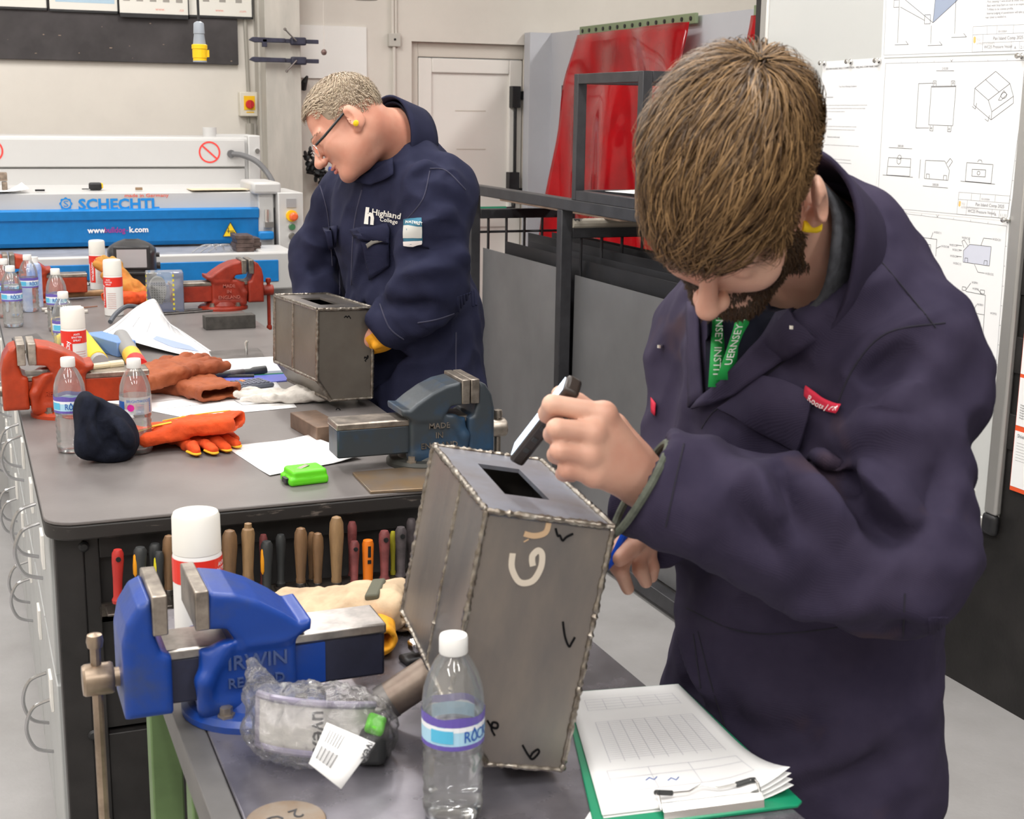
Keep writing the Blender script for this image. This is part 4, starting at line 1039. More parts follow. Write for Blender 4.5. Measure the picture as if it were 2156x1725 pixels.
tools = [  # x, top y, bottom y, width (enlarged picture), kind, material, inlay, hole, depth offset, label
    (215, 305, 665, 84, 'p', REDH, None, 1, 0, 'red plastic file handle, first in the tool strip'),
    (365, 290, 600, 95, 'p', BLKH, ORI, 0, 0, 'black file handle with orange inlay beside the red one'),
    (465, 265, 580, 90, 'p', BLKH, None, 0, 0.03, 'plain black file handle behind the yellow striped one'),
    (490, 320, 590, 70, 'p', BLKH, YLI, 0, 0, 'black file handle with yellow inlay left of spray can'),
    (556, 210, 590, 90, 'w', WOODH, None, 0, 0.01, 'brown wooden file handle half hidden behind the spray can'),
    (962, 175, 590, 112, 'w', WOODH, None, 0, 0, 'smooth brown wooden file handle right of the spray can'),
    (1085, 130, 595, 102, 'w2', WOODL, None, 0, 0, 'pale wooden file handle with dark metal tip'),
    (1187, 205, 560, 62, 'p', MARH, None, 0, 0.03, 'maroon handle tip behind the black orange handle'),
    (1210, 250, 600, 90, 'p', BLKH, ORI, 0, 0, 'black handle with orange inlay next to metal tipped handle'),
    (1303, 205, 550, 76, 'p', BLKH, None, 0, 0.02, 'slim plain black handle in the middle of the strip'),
    (1437, 160, 545, 98, 'w', WOODH, None, 0, 0, 'brown wooden handle, left of the close wooden pair'),
    (1510, 190, 520, 64, 'w', WOODH, None, 0, 0.03, 'wooden handle standing behind the two shorter wooden handles'),
    (1550, 195, 545, 86, 'w', WOODH, None, 0, 0, 'short dark wooden handle with pale ferrule'),
    (1675, 85, 540, 108, 'w', WOODL, None, 0, 0, 'tallest wooden file handle with flared collar'),
    (1780, 120, 500, 72, 'p', MARH, None, 0, 0.03, 'dark maroon handle behind the tallest wooden handle'),
    (1795, 250, 545, 76, 'p', MARH, None, 1, 0, 'dusty maroon handle with hole beside the orange one'),
    (1885, 240, 545, 88, 'o', ORH, None, 0, 0, 'bright orange cylindrical scraper handle with slots'),
    (1995, 180, 520, 86, 'p', MARH, None, 1, 0, 'brick red plastic handle with slot right of orange handle'),
    (2052, 185, 475, 46, 'p', mat('olive_yellow_handle', (0.42, 0.38, 0.03), 0.45), None, 0, 0.02, 'yellow handle squeezed between red and grey handles'),
    (2105, 155, 500, 88, 'p', GRYH, None, 1, 0, 'grimy grey handle with a round hole at the strip end'),
    (2175, 100, 460, 80, 'p', GRYH, None, 0, 0.03, 'dark grey handle half behind the steel box')]
for (tx, ty, by, tw, kd, m, inlay, hole, dy, lb) in tools:
    top = Wy(180+tx/3.17, 1060+ty/3.17, TY+dy); bot = Wy(180+tx/3.17, 1060+by/3.17, TY+dy)
    H = max(0.05, top[2]-bot[2]); R = tw/3.17/2*2.35/FPX*1.0
    base = max(bot[2], 0.733) if False else bot[2]
    t = empty('file_tool', (bot[0], TY+dy, base), label=lb, cat='hand tool', group='tools hanging on the bench end')
    lean = (top[0]-bot[0])/H
    t.rotation_euler = (0, max(-0.12, min(0.12, lean)), 0)
    if kd == 'w': prof = [(R*0.62, 0), (R*0.72, 0.004), (R*0.72, 0.012), (R*0.66, 0.014), (R*0.80, H*0.35), (R*1.0, H*0.72), (R*0.92, H*0.90), (R*0.62, H*0.98), (R*0.2, H)]
    elif kd == 'w2': prof = [(R*0.9, 0), (R*0.98, 0.008), (R*0.75, H*0.3), (R*0.85, H*0.6), (R*0.95, H*0.85), (R*0.8, H*0.91), (R*0.55, H*0.93), (R*0.5, H*0.99), (R*0.2, H)]
    elif kd == 'o': prof = [(R*0.86, 0), (R*0.9, H*0.12), (R*0.82, H*0.14), (R*0.92, H*0.5), (R*0.98, H*0.9), (R*0.8, H*0.98), (R*0.3, H)]
    else: prof = [(R*0.85, 0), (R*0.95, 0.006), (R*0.70, H*0.12), (R*0.78, H*0.45), (R*0.98, H*0.78), (R*0.95, H*0.92), (R*0.65, H*0.99), (R*0.1, H)]
    MB().lathe(prof, n=18).build('handle', m, t)
    if kd in ('w', 'w2'): MB().lathe([(R*0.66, -0.006), (R*0.74, -0.004), (R*0.74, 0.005), (R*0.66, 0.006)], n=16).build('ferrule', BLADE, t)
    if inlay: MB().lathe([(0.001, 0), (R*0.32, H*0.06), (R*0.38, H*0.25), (R*0.30, H*0.45), (0.001, H*0.5)], (-R*0.72, -R*0.35, H*0.38), 10).build('inlay', inlay, t)
    if hole: MB().lathe([(R*0.42, 0), (R*0.42, -0.003)], (0, -R*0.86, H*0.84), 14, 'y').build('hanging_hole', DARKHOLE, t)
    if kd == 'o': MB().bx(-R*0.25, R*0.25, -R*1.0, -R*0.7, H*0.64, H*0.88).bx(-R*0.3, R*0.3, -R*1.0, -R*0.7, H*0.5, H*0.58).build('handle_slot', DARKHOLE, t)
    MB().bx(-R*0.38, R*0.38, -0.0022, 0.0022, -0.13 if kd == 'w' else -0.10, 0.0).build('blade', BLADE, t, bevel=0.001)
# ------------------------------------------------------------------ bench vices
DULL = mat('worn_bare_steel', (0.33, 0.29, 0.25), 0.38, metal=0.85, var=0.35, vscale=30)
POLI = mat('polished_jaw_steel', (0.40, 0.38, 0.36), 0.32, metal=0.95, var=0.2, vscale=40)
BRZ = mat('brown_worn_steel', (0.36, 0.28, 0.21), 0.36, metal=0.9, var=0.25, vscale=25)
def vice(loc, rz, body, body2, gap, label, letters, side, s=1.0, base_r=0.080, base_m=None, swap=None, throat=True, shell=None, jaw=None, rest=0.12, slide2=None, screw=None):
    v = empty('bench_vice', loc, rz, label=label, cat='vice', group='bench vices'); v.scale = (s, s, s)
    jaw = jaw or DULL; screw = screw or DULL
    res = 0.0030
    A = SDF((-0.06, -0.075, 0.005), (0.135, 0.075, 0.20), res)
    A.add(poly_ext([(-0.016, 0.018), (0.104, 0.018), (0.104, 0.100), (-0.016, 0.106)], -0.050, 0.050, 0.008), 0.001)
    A.add(poly_ext([(0.00, 0.100), (-0.034, 0.112), (-0.036, 0.126), (-0.018, 0.124), (0.0, 0.138), (0.03, 0.157), (0.06, 0.170), (0.092, 0.176), (0.098, 0.128), (0.072, 0.126), (0.058, 0.112), (0.05, 0.100)], -0.054, 0.054, 0.006), 0.014)
    for sy in (-1, 1):
        A.add(rcone((0.072, sy*0.046, 0.104), (0.100, sy*0.050, 0.062), 0.011, 0.010), 0.012)
        A.add(rcone((0.100, sy*0.050, 0.062), (0.100, sy*0.046, 0.026), 0.010, 0.009), 0.010)
    A.add(rbox((0.045, 0, 0.022), EYE, (0.058, 0.05, 0.014), 0.008), 0.01)
    A.cut(poly_ext([(0.062, 0.110), (0.075, 0.124), (0.12, 0.126), (0.12, 0.104)], -0.07, 0.07, 0.003), 0.004)
    np_mesh('fixed_body', *A.mesh(), body, v)
    g = gap
    B = SDF((0.09+g, -0.075, 0.005), (0.185+g, 0.075, 0.20), res)
    B.add(poly_ext([(0.130+g, 0.175), (0.146+g, 0.168), (0.160+g, 0.146), (0.166+g, 0.118), (0.166+g, 0.024), (0.108+g, 0.024), (0.108+g, 0.100), (0.120+g, 0.106), (0.126+g, 0.126)], -0.054, 0.054, 0.008), 0.001)
    np_mesh('moving_jaw', *B.mesh(), body, v)
    MB().bx(0.092, 0.1095, -0.058, 0.058, 0.130, 0.181).build('jaw_insert', jaw, v, bevel=0.002)
    MB().bx(0.1115+g, 0.130+g, -0.058, 0.058, 0.130, 0.181).build('jaw_insert', jaw, v, bevel=0.002)
    MB().bx(-0.165+g, 0.12+g, -0.036, 0.036, 0.030, 0.090).build('slide', slide2 or body, v, bevel=0.004)
    MB().bx(-0.167+g, 0.12+g, -0.038, 0.038, 0.088, 0.102).build('slide_top', POLI if body2 is None else body2, v, bevel=0.003)
    sb_ = MB().lathe([(base_r, 0), (base_r, 0.008), (base_r*0.92, 0.014), (base_r*0.7, 0.016), (base_r*0.62, 0.03)], (0.03, 0, 0), 32)
    sb_.build('swivel_base', base_m or body, v)
    for a in (-2.3, -0.9, 0.9, 2.3):
        MB().lathe([(0.011, 0.012), (0.011, 0.018), (0.008, 0.018), (0.008, 0.027), (0.001, 0.028)], (0.03+base_r*0.8*math.cos(a), base_r*0.8*math.sin(a), 0), 6).build('base_bolt', DULL, v)
    MB().lathe([(0.012, 0.166+g), (0.012, 0.172+g), (0.0185, 0.173+g), (0.0200, 0.176+g), (0.0200, 0.207+g), (0.018, 0.210+g), (0.001, 0.2105+g)], (0, 0, 0.062), 24, 'x').build('screw_head', screw, v)
    hd = MB().tube([(0.193+g, 0, 0.062+rest*0.25), (0.193+g, 0, 0.062-rest)], 0.0066, 10)
    for zz in (0.062+rest*0.25, 0.062-rest):
        hd.lathe([(0.001, -0.010), (0.009, -0.008), (0.0105, 0), (0.009, 0.008), (0.001, 0.010)], (0.193+g, 0, zz), 12)
    hd.build('tommy_bar', screw, v)
    q = MB(); xd = (1, 0, 0) if side < 0 else (-1, 0, 0)
    for (t, x, z, h, dp) in letters:
        q.text(t, h, (x, side*(0.0497), z), xd, (0, 0, 1), depth=0.0035, weight=0.01)
    if letters: q.build('cast_lettering', swap or body, v)
    return v
RED1 = mat('vice_red_enamel', (0.38, 0.040, 0.010), 0.38, var=0.22, vscale=18, bump=0.25, bscale=60)
RED2 = mat('vice_dark_red_enamel', (0.27, 0.026, 0.012), 0.42, var=0.25, vscale=18, bump=0.25, bscale=60)
GBL = mat('vice_worn_blue_grey', (0.045, 0.055, 0.065), 0.42, col2=(0.02, 0.07, 0.15), vscale=9, metal=0.2, bump=0.1, bscale=60, rvar=0.1, lo=0.45, hi=0.7)
BLU = mat('vice_bright_blue', (0.007, 0.046, 0.27), 0.36, col2=(0.035, 0.055, 0.14), vscale=12, detail=6, bump=0.12, bscale=50, lo=0.48, hi=0.72, rvar=0.1)
NAVY = mat('vice_navy_primer', (0.02, 0.022, 0.045), 0.6, var=0.2, vscale=20)
MIE = [('MADE', 0.045, 0.082, 0.017, 0), ('IN', 0.045, 0.062, 0.017, 0), ('ENGLAND', 0.045, 0.041, 0.017, 0)]
vice((0.838, 2.645, BZ), 0.0, GBL, DULL, 0.0, 'worn blue grey bench vice at the near right bench corner', MIE, -1, base_m=mat('vice_base_grey', (0.05, 0.05, 0.045), 0.45, metal=0.3), swap=DULL)
vice((0.845, 5.03, BZ), 0.0, RED2, DULL, 0.006, 'dark red bench vice at the far right of the long bench', MIE, -1, base_r=0.09, swap=mat('lettering_pale_red', (0.45, 0.13, 0.10), 0.5), rest=0.14, screw=RED2)
vice((0.235, 3.36, BZ), math.pi, RED1, DULL, 0.004, 'orange red bench vice with worn pale jaws at left edge', [('RECORD', 0.045, 0.055, 0.016, 0), ('N°4', 0.135, 0.055, 0.024, 0)], 1, jaw=mat('pale_worn_jaw', (0.42, 0.37, 0.32), 0.4, metal=0.7, var=0.3, vscale=40))
vice((0.27, 5.42, BZ), math.pi, RED1, DULL, 0.004, 'orange red bench vice behind water bottles at the far left', [], 1)
IRW = vice((0.332, 1.605, 0.872), math.pi, BLU, POLI, 0.030, 'bright blue bench vice with open jaws on near bench', [('IRWIN', 0.034, 0.072, 0.026, 0), ('RECORD', 0.036, 0.048, 0.018, 0)], 1, s=0.97, base_r=0.092, rest=0.20, slide2=NAVY, screw=BRZ, swap=mat('lettering_blue_grey', (0.05, 0.08, 0.20), 0.4))
MB().bx(-0.055, 0.035, 0.035, 0.0385, 0.034, 0.087).build('painted_patch', BLU, IRW)
# ------------------------------------------------------------------ small things: shared builders
def thin_clear(name, tint=(0.96, 0.97, 0.97), rough=0.03, f0=0.06, bump=0.0, bscale=20, white=0.0):
    if name in MATS: return MATS[name]
    m = bpy.data.materials.new(name); m.use_nodes = True; nt = m.node_tree; nt.nodes.clear(); lk = nt.links
    out = nt.nodes.new('ShaderNodeOutputMaterial'); tr = nt.nodes.new('ShaderNodeBsdfTransparent'); tr.inputs[0].default_value = tint+(1,)
    gl = nt.nodes.new('ShaderNodeBsdfGlossy'); gl.inputs['Roughness'].default_value = rough
    lw = nt.nodes.new('ShaderNodeLayerWeight'); lw.inputs['Blend'].default_value = 0.25
    mr = nt.nodes.new('ShaderNodeMapRange'); mr.inputs[3].default_value = f0; mr.inputs[4].default_value = 0.75
    mx = nt.nodes.new('ShaderNodeMixShader')
    lk.new(lw.outputs['Fresnel'], mr.inputs[0]); lk.new(mr.outputs[0], mx.inputs[0]); lk.new(tr.outputs[0], mx.inputs[1]); lk.new(gl.outputs[0], mx.inputs[2])
    last = mx.outputs[0]
    if bump:
        tc = nt.nodes.new('ShaderNodeTexCoord'); n = nt.nodes.new('ShaderNodeTexNoise'); n.inputs['Scale'].default_value = bscale; n.inputs['Detail'].default_value = 4
        b = nt.nodes.new('ShaderNodeBump'); b.inputs['Strength'].default_value = bump; b.inputs['Distance'].default_value = 0.01
        lk.new(tc.outputs['Object'], n.inputs['Vector']); lk.new(n.outputs['Fac'], b.inputs['Height']); lk.new(b.outputs[0], gl.inputs['Normal']); lk.new(b.outputs[0], lw.inputs['Normal'])
    if white:
        df = nt.nodes.new('ShaderNodeBsdfDiffuse'); df.inputs[0].default_value = (0.9, 0.9, 0.88, 1)
        m2 = nt.nodes.new('ShaderNodeMixShader'); m2.inputs[0].default_value = white
        lk.new(last, m2.inputs[1]); lk.new(df.outputs[0], m2.inputs[2]); last = m2.outputs[0]
    lk.new(last, out.inputs[0]); MATS[name] = m; return m
PET = thin_clear('clear_bottle_plastic', f0=0.08, white=0.09)
WATER = mat('water', (0.97, 0.98, 0.99), 0.0, trans=1.0, ior=1.20, spec=0.3)
CAPW = mat('white_cap', (0.86, 0.86, 0.84), 0.4)
LPUR = mat('label_purple', (0.14, 0.10, 0.42), 0.4); LLB = mat('label_light_blue', (0.42, 0.68, 0.85), 0.4); LWH = mat('label_white', (0.85, 0.88, 0.92), 0.4); LDB = mat('label_dark_blue', (0.03, 0.12, 0.45), 0.4); LCY = mat('label_cyan', (0.10, 0.50, 0.75), 0.4); LPK = mat('label_pink', (0.75, 0.03, 0.35), 0.4)
def cyl_text(mb, body, size, R, a0, z, weight=0.0, sx=1.0, mi=0):
    vs, fs = text_geo(body, 0.0, weight, 'CENTER', 1.0)
    return mb.add([(R*math.cos(a0+p[0]*size*sx/R), R*math.sin(a0+p[0]*size*sx/R), z+p[1]*size) for p in vs], fs, mi)
def cyl_patch(mb, R, a0, a1, z0, z1, n=6, mi=0, wave=0.0):
    for k in range(n):
        u, w_ = a0+(a1-a0)*k/n, a0+(a1-a0)*(k+1)/n
        za = z1+wave*math.sin(u*5); zb = z1+wave*math.sin(w_*5)
        mb.quad((R*math.cos(u), R*math.sin(u), z0), (R*math.cos(w_), R*math.sin(w_), z0), (R*math.cos(w_), R*math.sin(w_), zb), (R*math.cos(u), R*math.sin(u), za), mi)
    return mb
def bottle(loc, face, label, level=0.10, s=1.0, back=False):
    b = empty('water_bottle', loc, face, label=label, cat='bottle', group='plastic water bottles'); b.scale = (s, s, s)
    R = 0.0325
    prof = [(0.024, 0.0), (0.030, 0.004), (0.0318, 0.012)]
    for k in range(4):
        z = 0.018+k*0.013; prof += [(0.0322, z), (0.0302, z+0.006)]
    prof += [(0.0322, 0.071), (0.0300, 0.077), (0.0322, 0.083), (0.0326, 0.090), (0.0326, 0.122), (0.0326, 0.130), (0.0310, 0.145), (0.0265, 0.160), (0.0195, 0.174), (0.0135, 0.182), (0.0125, 0.186)]
    MB().lathe(prof, n=28, cap=True).build('bottle_shell', PET, b, smooth=60)
    wp = [(r*0.975, z) for r, z in prof if z < level]; wp[0] = (0.023, 0.0012); wp.append((wp[-1][0], level))
    MB().lathe(wp, n=28).build('water_fill', WATER, b, smooth=60)
    MB().lathe([(0.0145, 0.183), (0.0150, 0.184), (0.0150, 0.199), (0.0140, 0.202), (0.001, 0.2025)], n=24).build('cap', CAPW, b)
    RL = 0.0330
    lb = MB()
    if not back:
        cyl_patch(lb, RL, 0, 2*math.pi, 0.088, 0.093, 28, 0); cyl_patch(lb, RL, 0, 2*math.pi, 0.093, 0.114, 28, 1)
        cyl_patch(lb, RL+0.0002, 0, 2*math.pi, 0.108, 0.1145, 28, 2, 0.002); cyl_patch(lb, RL+0.0003, 0, 2*math.pi, 0.1135, 0.123, 28, 0, 0.0012)
        o = lb.build('bottle_label', [LPUR, LLB, LWH], b, smooth=60)
        a0 = -math.pi/2
        t = cyl_text(MB(), 'R', 0.0175, RL+0.0006, a0-0.40, 0.0965, 0.01, 0.8); cyl_text(t, 'CK', 0.0175, RL+0.0006, a0+0.23, 0.0965, 0.01, 0.8)
        # drop that stands for the letter O
        dr = [(0.0, 0.0155), (0.003, 0.0095), (0.0045, 0.005), (0.0035, 0.001), (0, -0.001), (-0.0035, 0.001), (-0.0045, 0.005), (-0.003, 0.0095)]
        n = len(dr); di = [(x*0.55, 0.005+(z-0.005)*0.6) for x, z in dr]
        vs = [((RL+0.0006)*math.cos(a0-0.14+x/RL), (RL+0.0006)*math.sin(a0-0.14+x/RL), 0.0965+z) for x, z in dr+di]
        t.add(vs, [(i, (i+1) % n, (i+1) % n+n, i+n) for i in range(n)])
        t.build('label_lettering', LDB, b, smooth=0)
        sp = MB(); cyl_patch(sp, RL+0.0005, a0+0.75, a0+1.05, 0.097, 0.108, 6); cyl_patch(sp, RL+0.0005, a0-1.6, a0-0.85, 0.096, 0.110, 8); sp.pieces('label_badge', LCY, b)
    else:
        cyl_patch(lb, RL, 0, 2*math.pi, 0.088, 0.125, 28, 0); lb.build('bottle_label', thin_clear('clear_label', (0.80, 0.86, 0.93), 0.2, 0.1, white=0.35), b, smooth=60)
        a0 = -math.pi/2
        t = MB(); cyl_text(t, 'BRIGHTWOOD', 0.0085, RL+0.0006, a0+0.1, 0.114, 0.0, 0.9)
        for k in range(9): cyl_text(t, 'natural spring water', 0.0022, RL+0.0006, a0+0.15, 0.109-k*0.0025)
        for k in range(8): cyl_patch(t, RL+0.0006, a0+0.85, a0+0.95, 0.092+k*0.0038, 0.0942+k*0.0038, 2)
        t.build('label_lettering', LDB, b, smooth=0)
        sp = MB(); n = 14
        vs = [((RL+0.0007)*math.cos(a0-0.42+0.23*math.cos(2*math.pi*k/n)), (RL+0.0007)*math.sin(a0-0.42+0.23*math.cos(2*math.pi*k/n)), 0.103+0.0075*math.sin(2*math.pi*k/n)) for k in range(n)]
        sp.add(vs, [tuple(range(n))]); sp.build('pink_badge', LPK, b, smooth=0)
        sp = MB(); cyl_patch(sp, RL+0.0006, a0-1.5, a0-0.85, 0.097, 0.116, 6); sp.build('blue_badge', LDB, b)
    return b
CANR = mat('can_red', (0.78, 0.035, 0.02), 0.35); CANW = mat('can_white', (0.78, 0.77, 0.75), 0.35); CAPC = mat('can_cap_white', (0.84, 0.82, 0.76), 0.45)
def spray_can(loc, face, label, s=1.0):
    c = empty('spray_can', loc, face, label=label, cat='spray can', group='red and white spray cans'); c.scale = (s, s, s)
    R = 0.0325
    MB().lathe([(0.030, 0), (R, 0.003), (R, 0.135), (0.031, 0.142), (0.026, 0.148)], n=30).build('can_body', CANW, c)
    q = MB(); cyl_patch(q, R+0.0004, 0, 2*math.pi, 0.103, 0.136, 30); cyl_patch(q, R+0.0005, -math.pi/2-1.05, -math.pi/2-0.25, 0.03, 0.104, 8); q.build('red_band', CANR, c, smooth=60)
    MB().lathe([(0.0305, 0.140), (0.0318, 0.142), (0.0312, 0.190), (0.0290, 0.195), (0.022, 0.197), (0.001, 0.1965)], n=30).build('can_cap', CAPC, c)
    t = MB(); a0 = -math.pi/2
    for k, w_ in enumerate(('ANTI', 'SPATTER', 'SPRAY')): cyl_text(t, w_, 0.0072, R+0.0008, a0+0.12, 0.125-k*0.008, 0.015)
    # maker's word reading upwards
    vs, fs = text_geo('Weldability', 0.0, 0.02, 'LEFT', 1.0)
    t.add([((R+0.0009)*math.cos(a0-0.45-p[1]*0.016/R), (R+0.0009)*math.sin(a0-0.45-p[1]*0.016/R), 0.036+p[0]*0.016) for p in vs], fs)
    t.build('can_lettering', LWH, c, smooth=0)
    t = MB()
    for k in range(9): cyl_patch(t, R+0.0008, a0+0.0, a0+0.9, 0.028+k*0.0065, 0.0295+k*0.0065, 5)
    t.build('small_print', mat('can_small_print', (0.65, 0.35, 0.32), 0.5), c)
    return c
def bz(px_, py_, z=BZ): return tuple(Wz(px_, py_, z))
b0 = Wz(150, 950, BZ)
bottle(tuple(Wz(153, 950, BZ)), 0.12, 'water bottle with blue label behind the black woollen beanie', 0.085)
bottle(tuple(Wz(290, 953, BZ)), 0.0, 'water bottle showing back label with pink dot beside beanie', 0.10, back=True)
bottle(tuple(Wz(29, 688, BZ)), 0.35, 'front bottle of the left cluster, label facing partly away', 0.14)
bottle(tuple(Wz(14, 668, BZ)), 0.8, 'water bottle cut by the left picture edge', 0.12)
bottle(tuple(Wz(64, 656, BZ)), 0.55, 'water bottle in front of the pale blue spray can', 0.12)
bottle(tuple(Wz(123, 696, BZ)), 0.05, 'half empty bottle with label facing front, near white pens', 0.075)
bottle(tuple(Wz(140, 762, BZ)), 0.5, 'water bottle half behind the nearest bench spray can', 0.10)
bottle(tuple(Wz(953, 1715, 0.872)), 0.52, 'large nearest water bottle in front of tilted steel box', 0.10, 1.0)
spray_can(tuple(Wz(208, 609, BZ)), -0.15, 'spray can beside the welding helmet, farthest back')
spray_can(tuple(Wz(241, 664, BZ)), -0.75, 'spray can between the helmet and the curled drawing')
spray_can(tuple(Wz(160, 800, BZ)), 0.05, 'spray can behind the orange red vice with tube beside')
spray_can((0.268, 1.80, 0.872), 0.9, 'spray can behind the blue vice on near bench', 1.02)
bc = empty('blue_spray_can', tuple(Wz(76, 645, BZ)), label='pale blue spray can standing behind a water bottle', cat='spray can')
MB().lathe([(0.026, 0), (0.0265, 0.14), (0.022, 0.155), (0.015, 0.16)], n=20).build('can_body', mat('can_blue', (0.16, 0.30, 0.72), 0.35, col2=(0.7, 0.75, 0.85), vscale=12), bc)
MB().lathe([(0.016, 0.158), (0.016, 0.18), (0.001, 0.182)], n=16).build('can_cap', CAPW, bc)
db = empty('brown_dropper_bottle', tuple(Wz(120, 705, BZ)), label='small brown bottle behind a water bottle', cat='bottle')
MB().lathe([(0.016, 0), (0.017, 0.01), (0.017, 0.05), (0.010, 0.06)], n=16).build('bottle_shell', mat('pale_amber', (0.5, 0.4, 0.2), 0.2), db)
MB().lathe([(0.012, 0.06), (0.012, 0.09), (0.001, 0.091)], n=16).build('cap', BLACKIRON, db)

# ------------------------------------------------------------------ gloves, hat
ORG = mat('orange_red_suede', (0.68, 0.075, 0.012), 0.85, var=0.15, vscale=25, bump=0.3, bscale=150)
BRG = mat('brown_leather', (0.36, 0.095, 0.032), 0.75, col2=(0.24, 0.055, 0.018), vscale=12, bump=0.3, bscale=110)
WHG = mat('grimy_white_cotton', (0.66, 0.62, 0.57), 0.9, var=0.15, vscale=20, bump=0.3, bscale=150)
TANG = mat('tan_leather', (0.50, 0.37, 0.24), 0.8, var=0.2, vscale=18, bump=0.25, bscale=110)
YGL = mat('yellow_leather', (0.75, 0.33, 0.012), 0.75, var=0.15, vscale=18, bump=0.2, bscale=110)
YPI = mat('yellow_piping', (0.80, 0.45, 0.02), 0.6)
def glove(name, loc, rz, m, label, cuff=0.11, wid=0.052, h=0.018, curl=0.0, length=0.085, seed=0, open_cuff=True, spread=0.010, lift=0.0, cuffw=None):
    """flat glove lying on its back: x toward finger tips"""
    g = empty(name, loc, rz, label=label, cat='glove', group='work gloves on the benches')
    cw = cuffw or wid*1.12
    s = SDF((-cuff-0.03, -0.11, -0.005), (0.21, 0.12, 0.11), 0.0035)
    s.add(rbox((-cuff/2, 0, h+0.004), EYE, (cuff/2+0.02, cw, h*0.95), h*0.75), 0.001)
    s.add(rbox((length*0.45, 0, h), EYE, (length*0.6, wid, h*0.95), h*0.8), 0.02)
    rg = random.Random(seed)
    for k in range(4):
        y = -wid*0.78+k*wid*0.52; L = (0.060, 0.074, 0.070, 0.052)[k]
        a = (length*0.9, y, h*0.95); tip = (length+L, y*1.15+spread*(k-1.5), h*0.8+curl*L+lift*rg.uniform(0, 1))
        mid = (length+L*0.5, y*1.08+spread*(k-1.5)*0.5, h*1.1+curl*L*0.7)
        s.add(rcone(a, mid, h*0.85, h*0.82), 0.008); s.add(rcone(mid, tip, h*0.82, h*0.66), 0.005)
    s.add(rcone((length*0.2, wid*0.9, h*0.9), (length*0.75, wid*1.55, h*0.85+lift), h*0.85, h*0.72), 0.014)
    s.add(rcone((length*0.75, wid*1.55, h*0.85+lift), (length*1.0, wid*1.6, h*0.8+lift), h*0.72, h*0.6), 0.01)
    if open_cuff: s.cut(rbox((-cuff-0.02, 0, h+0.005), EYE, (0.075, cw*0.84, h*0.50), h*0.4), 0.004)
    V, F = s.mesh(); N = vnormals(V, F)
    V = V+N*(0.0045*fbm(V, 26, seed, 2)+0.0022*fbm(V, 60, seed+3, 2))[:, None]
    V[:, 2] = np.maximum(V[:, 2], 0.0005)
    np_mesh('glove_body', V, F, m, g)
    return g
g1 = glove('welding_glove', (0.405, 2.945, BZ+0.030), 2.55, ORG, 'bright orange suede glove lying on top, cuff toward paper', cuff=0.10, wid=0.050, h=0.017, seed=1)
g1.rotation_euler = (0.05, 0.14, 2.75); g1.location = (0.425, 2.935, BZ+0.022)
MB().tube(smoothcurve([(-0.09, -0.05, 0.038), (-0.02, -0.03, 0.041), (0.05, -0.01, 0.039)], 5), 0.0016, 5).tube(smoothcurve([(0.02, 0.03, 0.039), (0.06, 0.045, 0.037), (0.1, 0.05, 0.03)], 5), 0.006, 6, flat=0.4).build('yellow_piping', YPI, g1)
g2 = glove('welding_glove', (0.47, 2.895, BZ), -1.05, ORG, 'bright orange glove with yellow edged fingers pointing to camera', cuff=0.07, wid=0.046, h=0.014, seed=2, spread=0.006)
g2.rotation_euler = (0, 0, -1.25); g2.location = (0.43, 2.99, BZ)
pp = MB()
for k in range(4):
    y = -0.046*0.78+k*0.046*0.52; L = (0.060, 0.074, 0.070, 0.052)[k]; xe = 0.085+L; ye = y*1.15+0.006*(k-1.5)
    pp.tube(smoothcurve([(xe-0.02, ye-0.0115, 0.010), (xe+0.004, ye-0.007, 0.008), (xe+0.010, ye, 0.008), (xe+0.004, ye+0.007, 0.008), (xe-0.02, ye+0.0115, 0.010)], 4), 0.0028, 6)
pp.build('yellow_piping', YPI, g2)
g3 = glove('leather_gauntlet', (0.455, 3.53, BZ+0.03), 0.5, BRG, 'brown leather gauntlet on top with thumb toward clipboard', cuff=0.12, wid=0.05, h=0.020, seed=5)
g3.rotation_euler = (0.1, -0.08, 0.62); g3.location = (0.468, 3.52, BZ+0.036)
cyo = MB().lathe([(0.016, 0), (0.0165, 0.0008), (0.022, 0.0008), (0.022, 0)], (0, 0, 0), 20, cap=False)
g4 = glove('leather_gauntlet', (0.50, 3.49, BZ), 0.2, BRG, 'brown leather gauntlet underneath, its open cuff facing camera', cuff=0.12, wid=0.055, h=0.020, seed=8)
g4.rotation_euler = (0, 0, 1.9); g4.location = (0.53, 3.50, BZ)
g5 = glove('cotton_glove', (0.70, 3.36, BZ+0.002), 2.9, WHG, 'grimy white glove lying beside the calculator, half behind box', cuff=0.05, wid=0.040, h=0.012, seed=11, spread=0.014, lift=0.01)
g5.rotation_euler = (0, 0, 2.85); g5.location = (0.765, 3.33, BZ+0.002)
g6 = glove('welding_glove', (0.56, 5.25, BZ), 0.3, ORG, 'orange glove lying flat behind the blister pack', cuff=0.06, wid=0.055, h=0.02, seed=14)
g7 = glove('welding_glove', (0.57, 5.33, BZ+0.03), 1.9, mat('orange_yellow_glove', (0.62, 0.16, 0.02), 0.8, col2=(0.40, 0.26, 0.05), vscale=7), 'orange and olive glove standing with thumb raised by helmet', cuff=0.03, wid=0.045, h=0.024, seed=17)
g7.rotation_euler = (0.0, -0.75, 2.5)
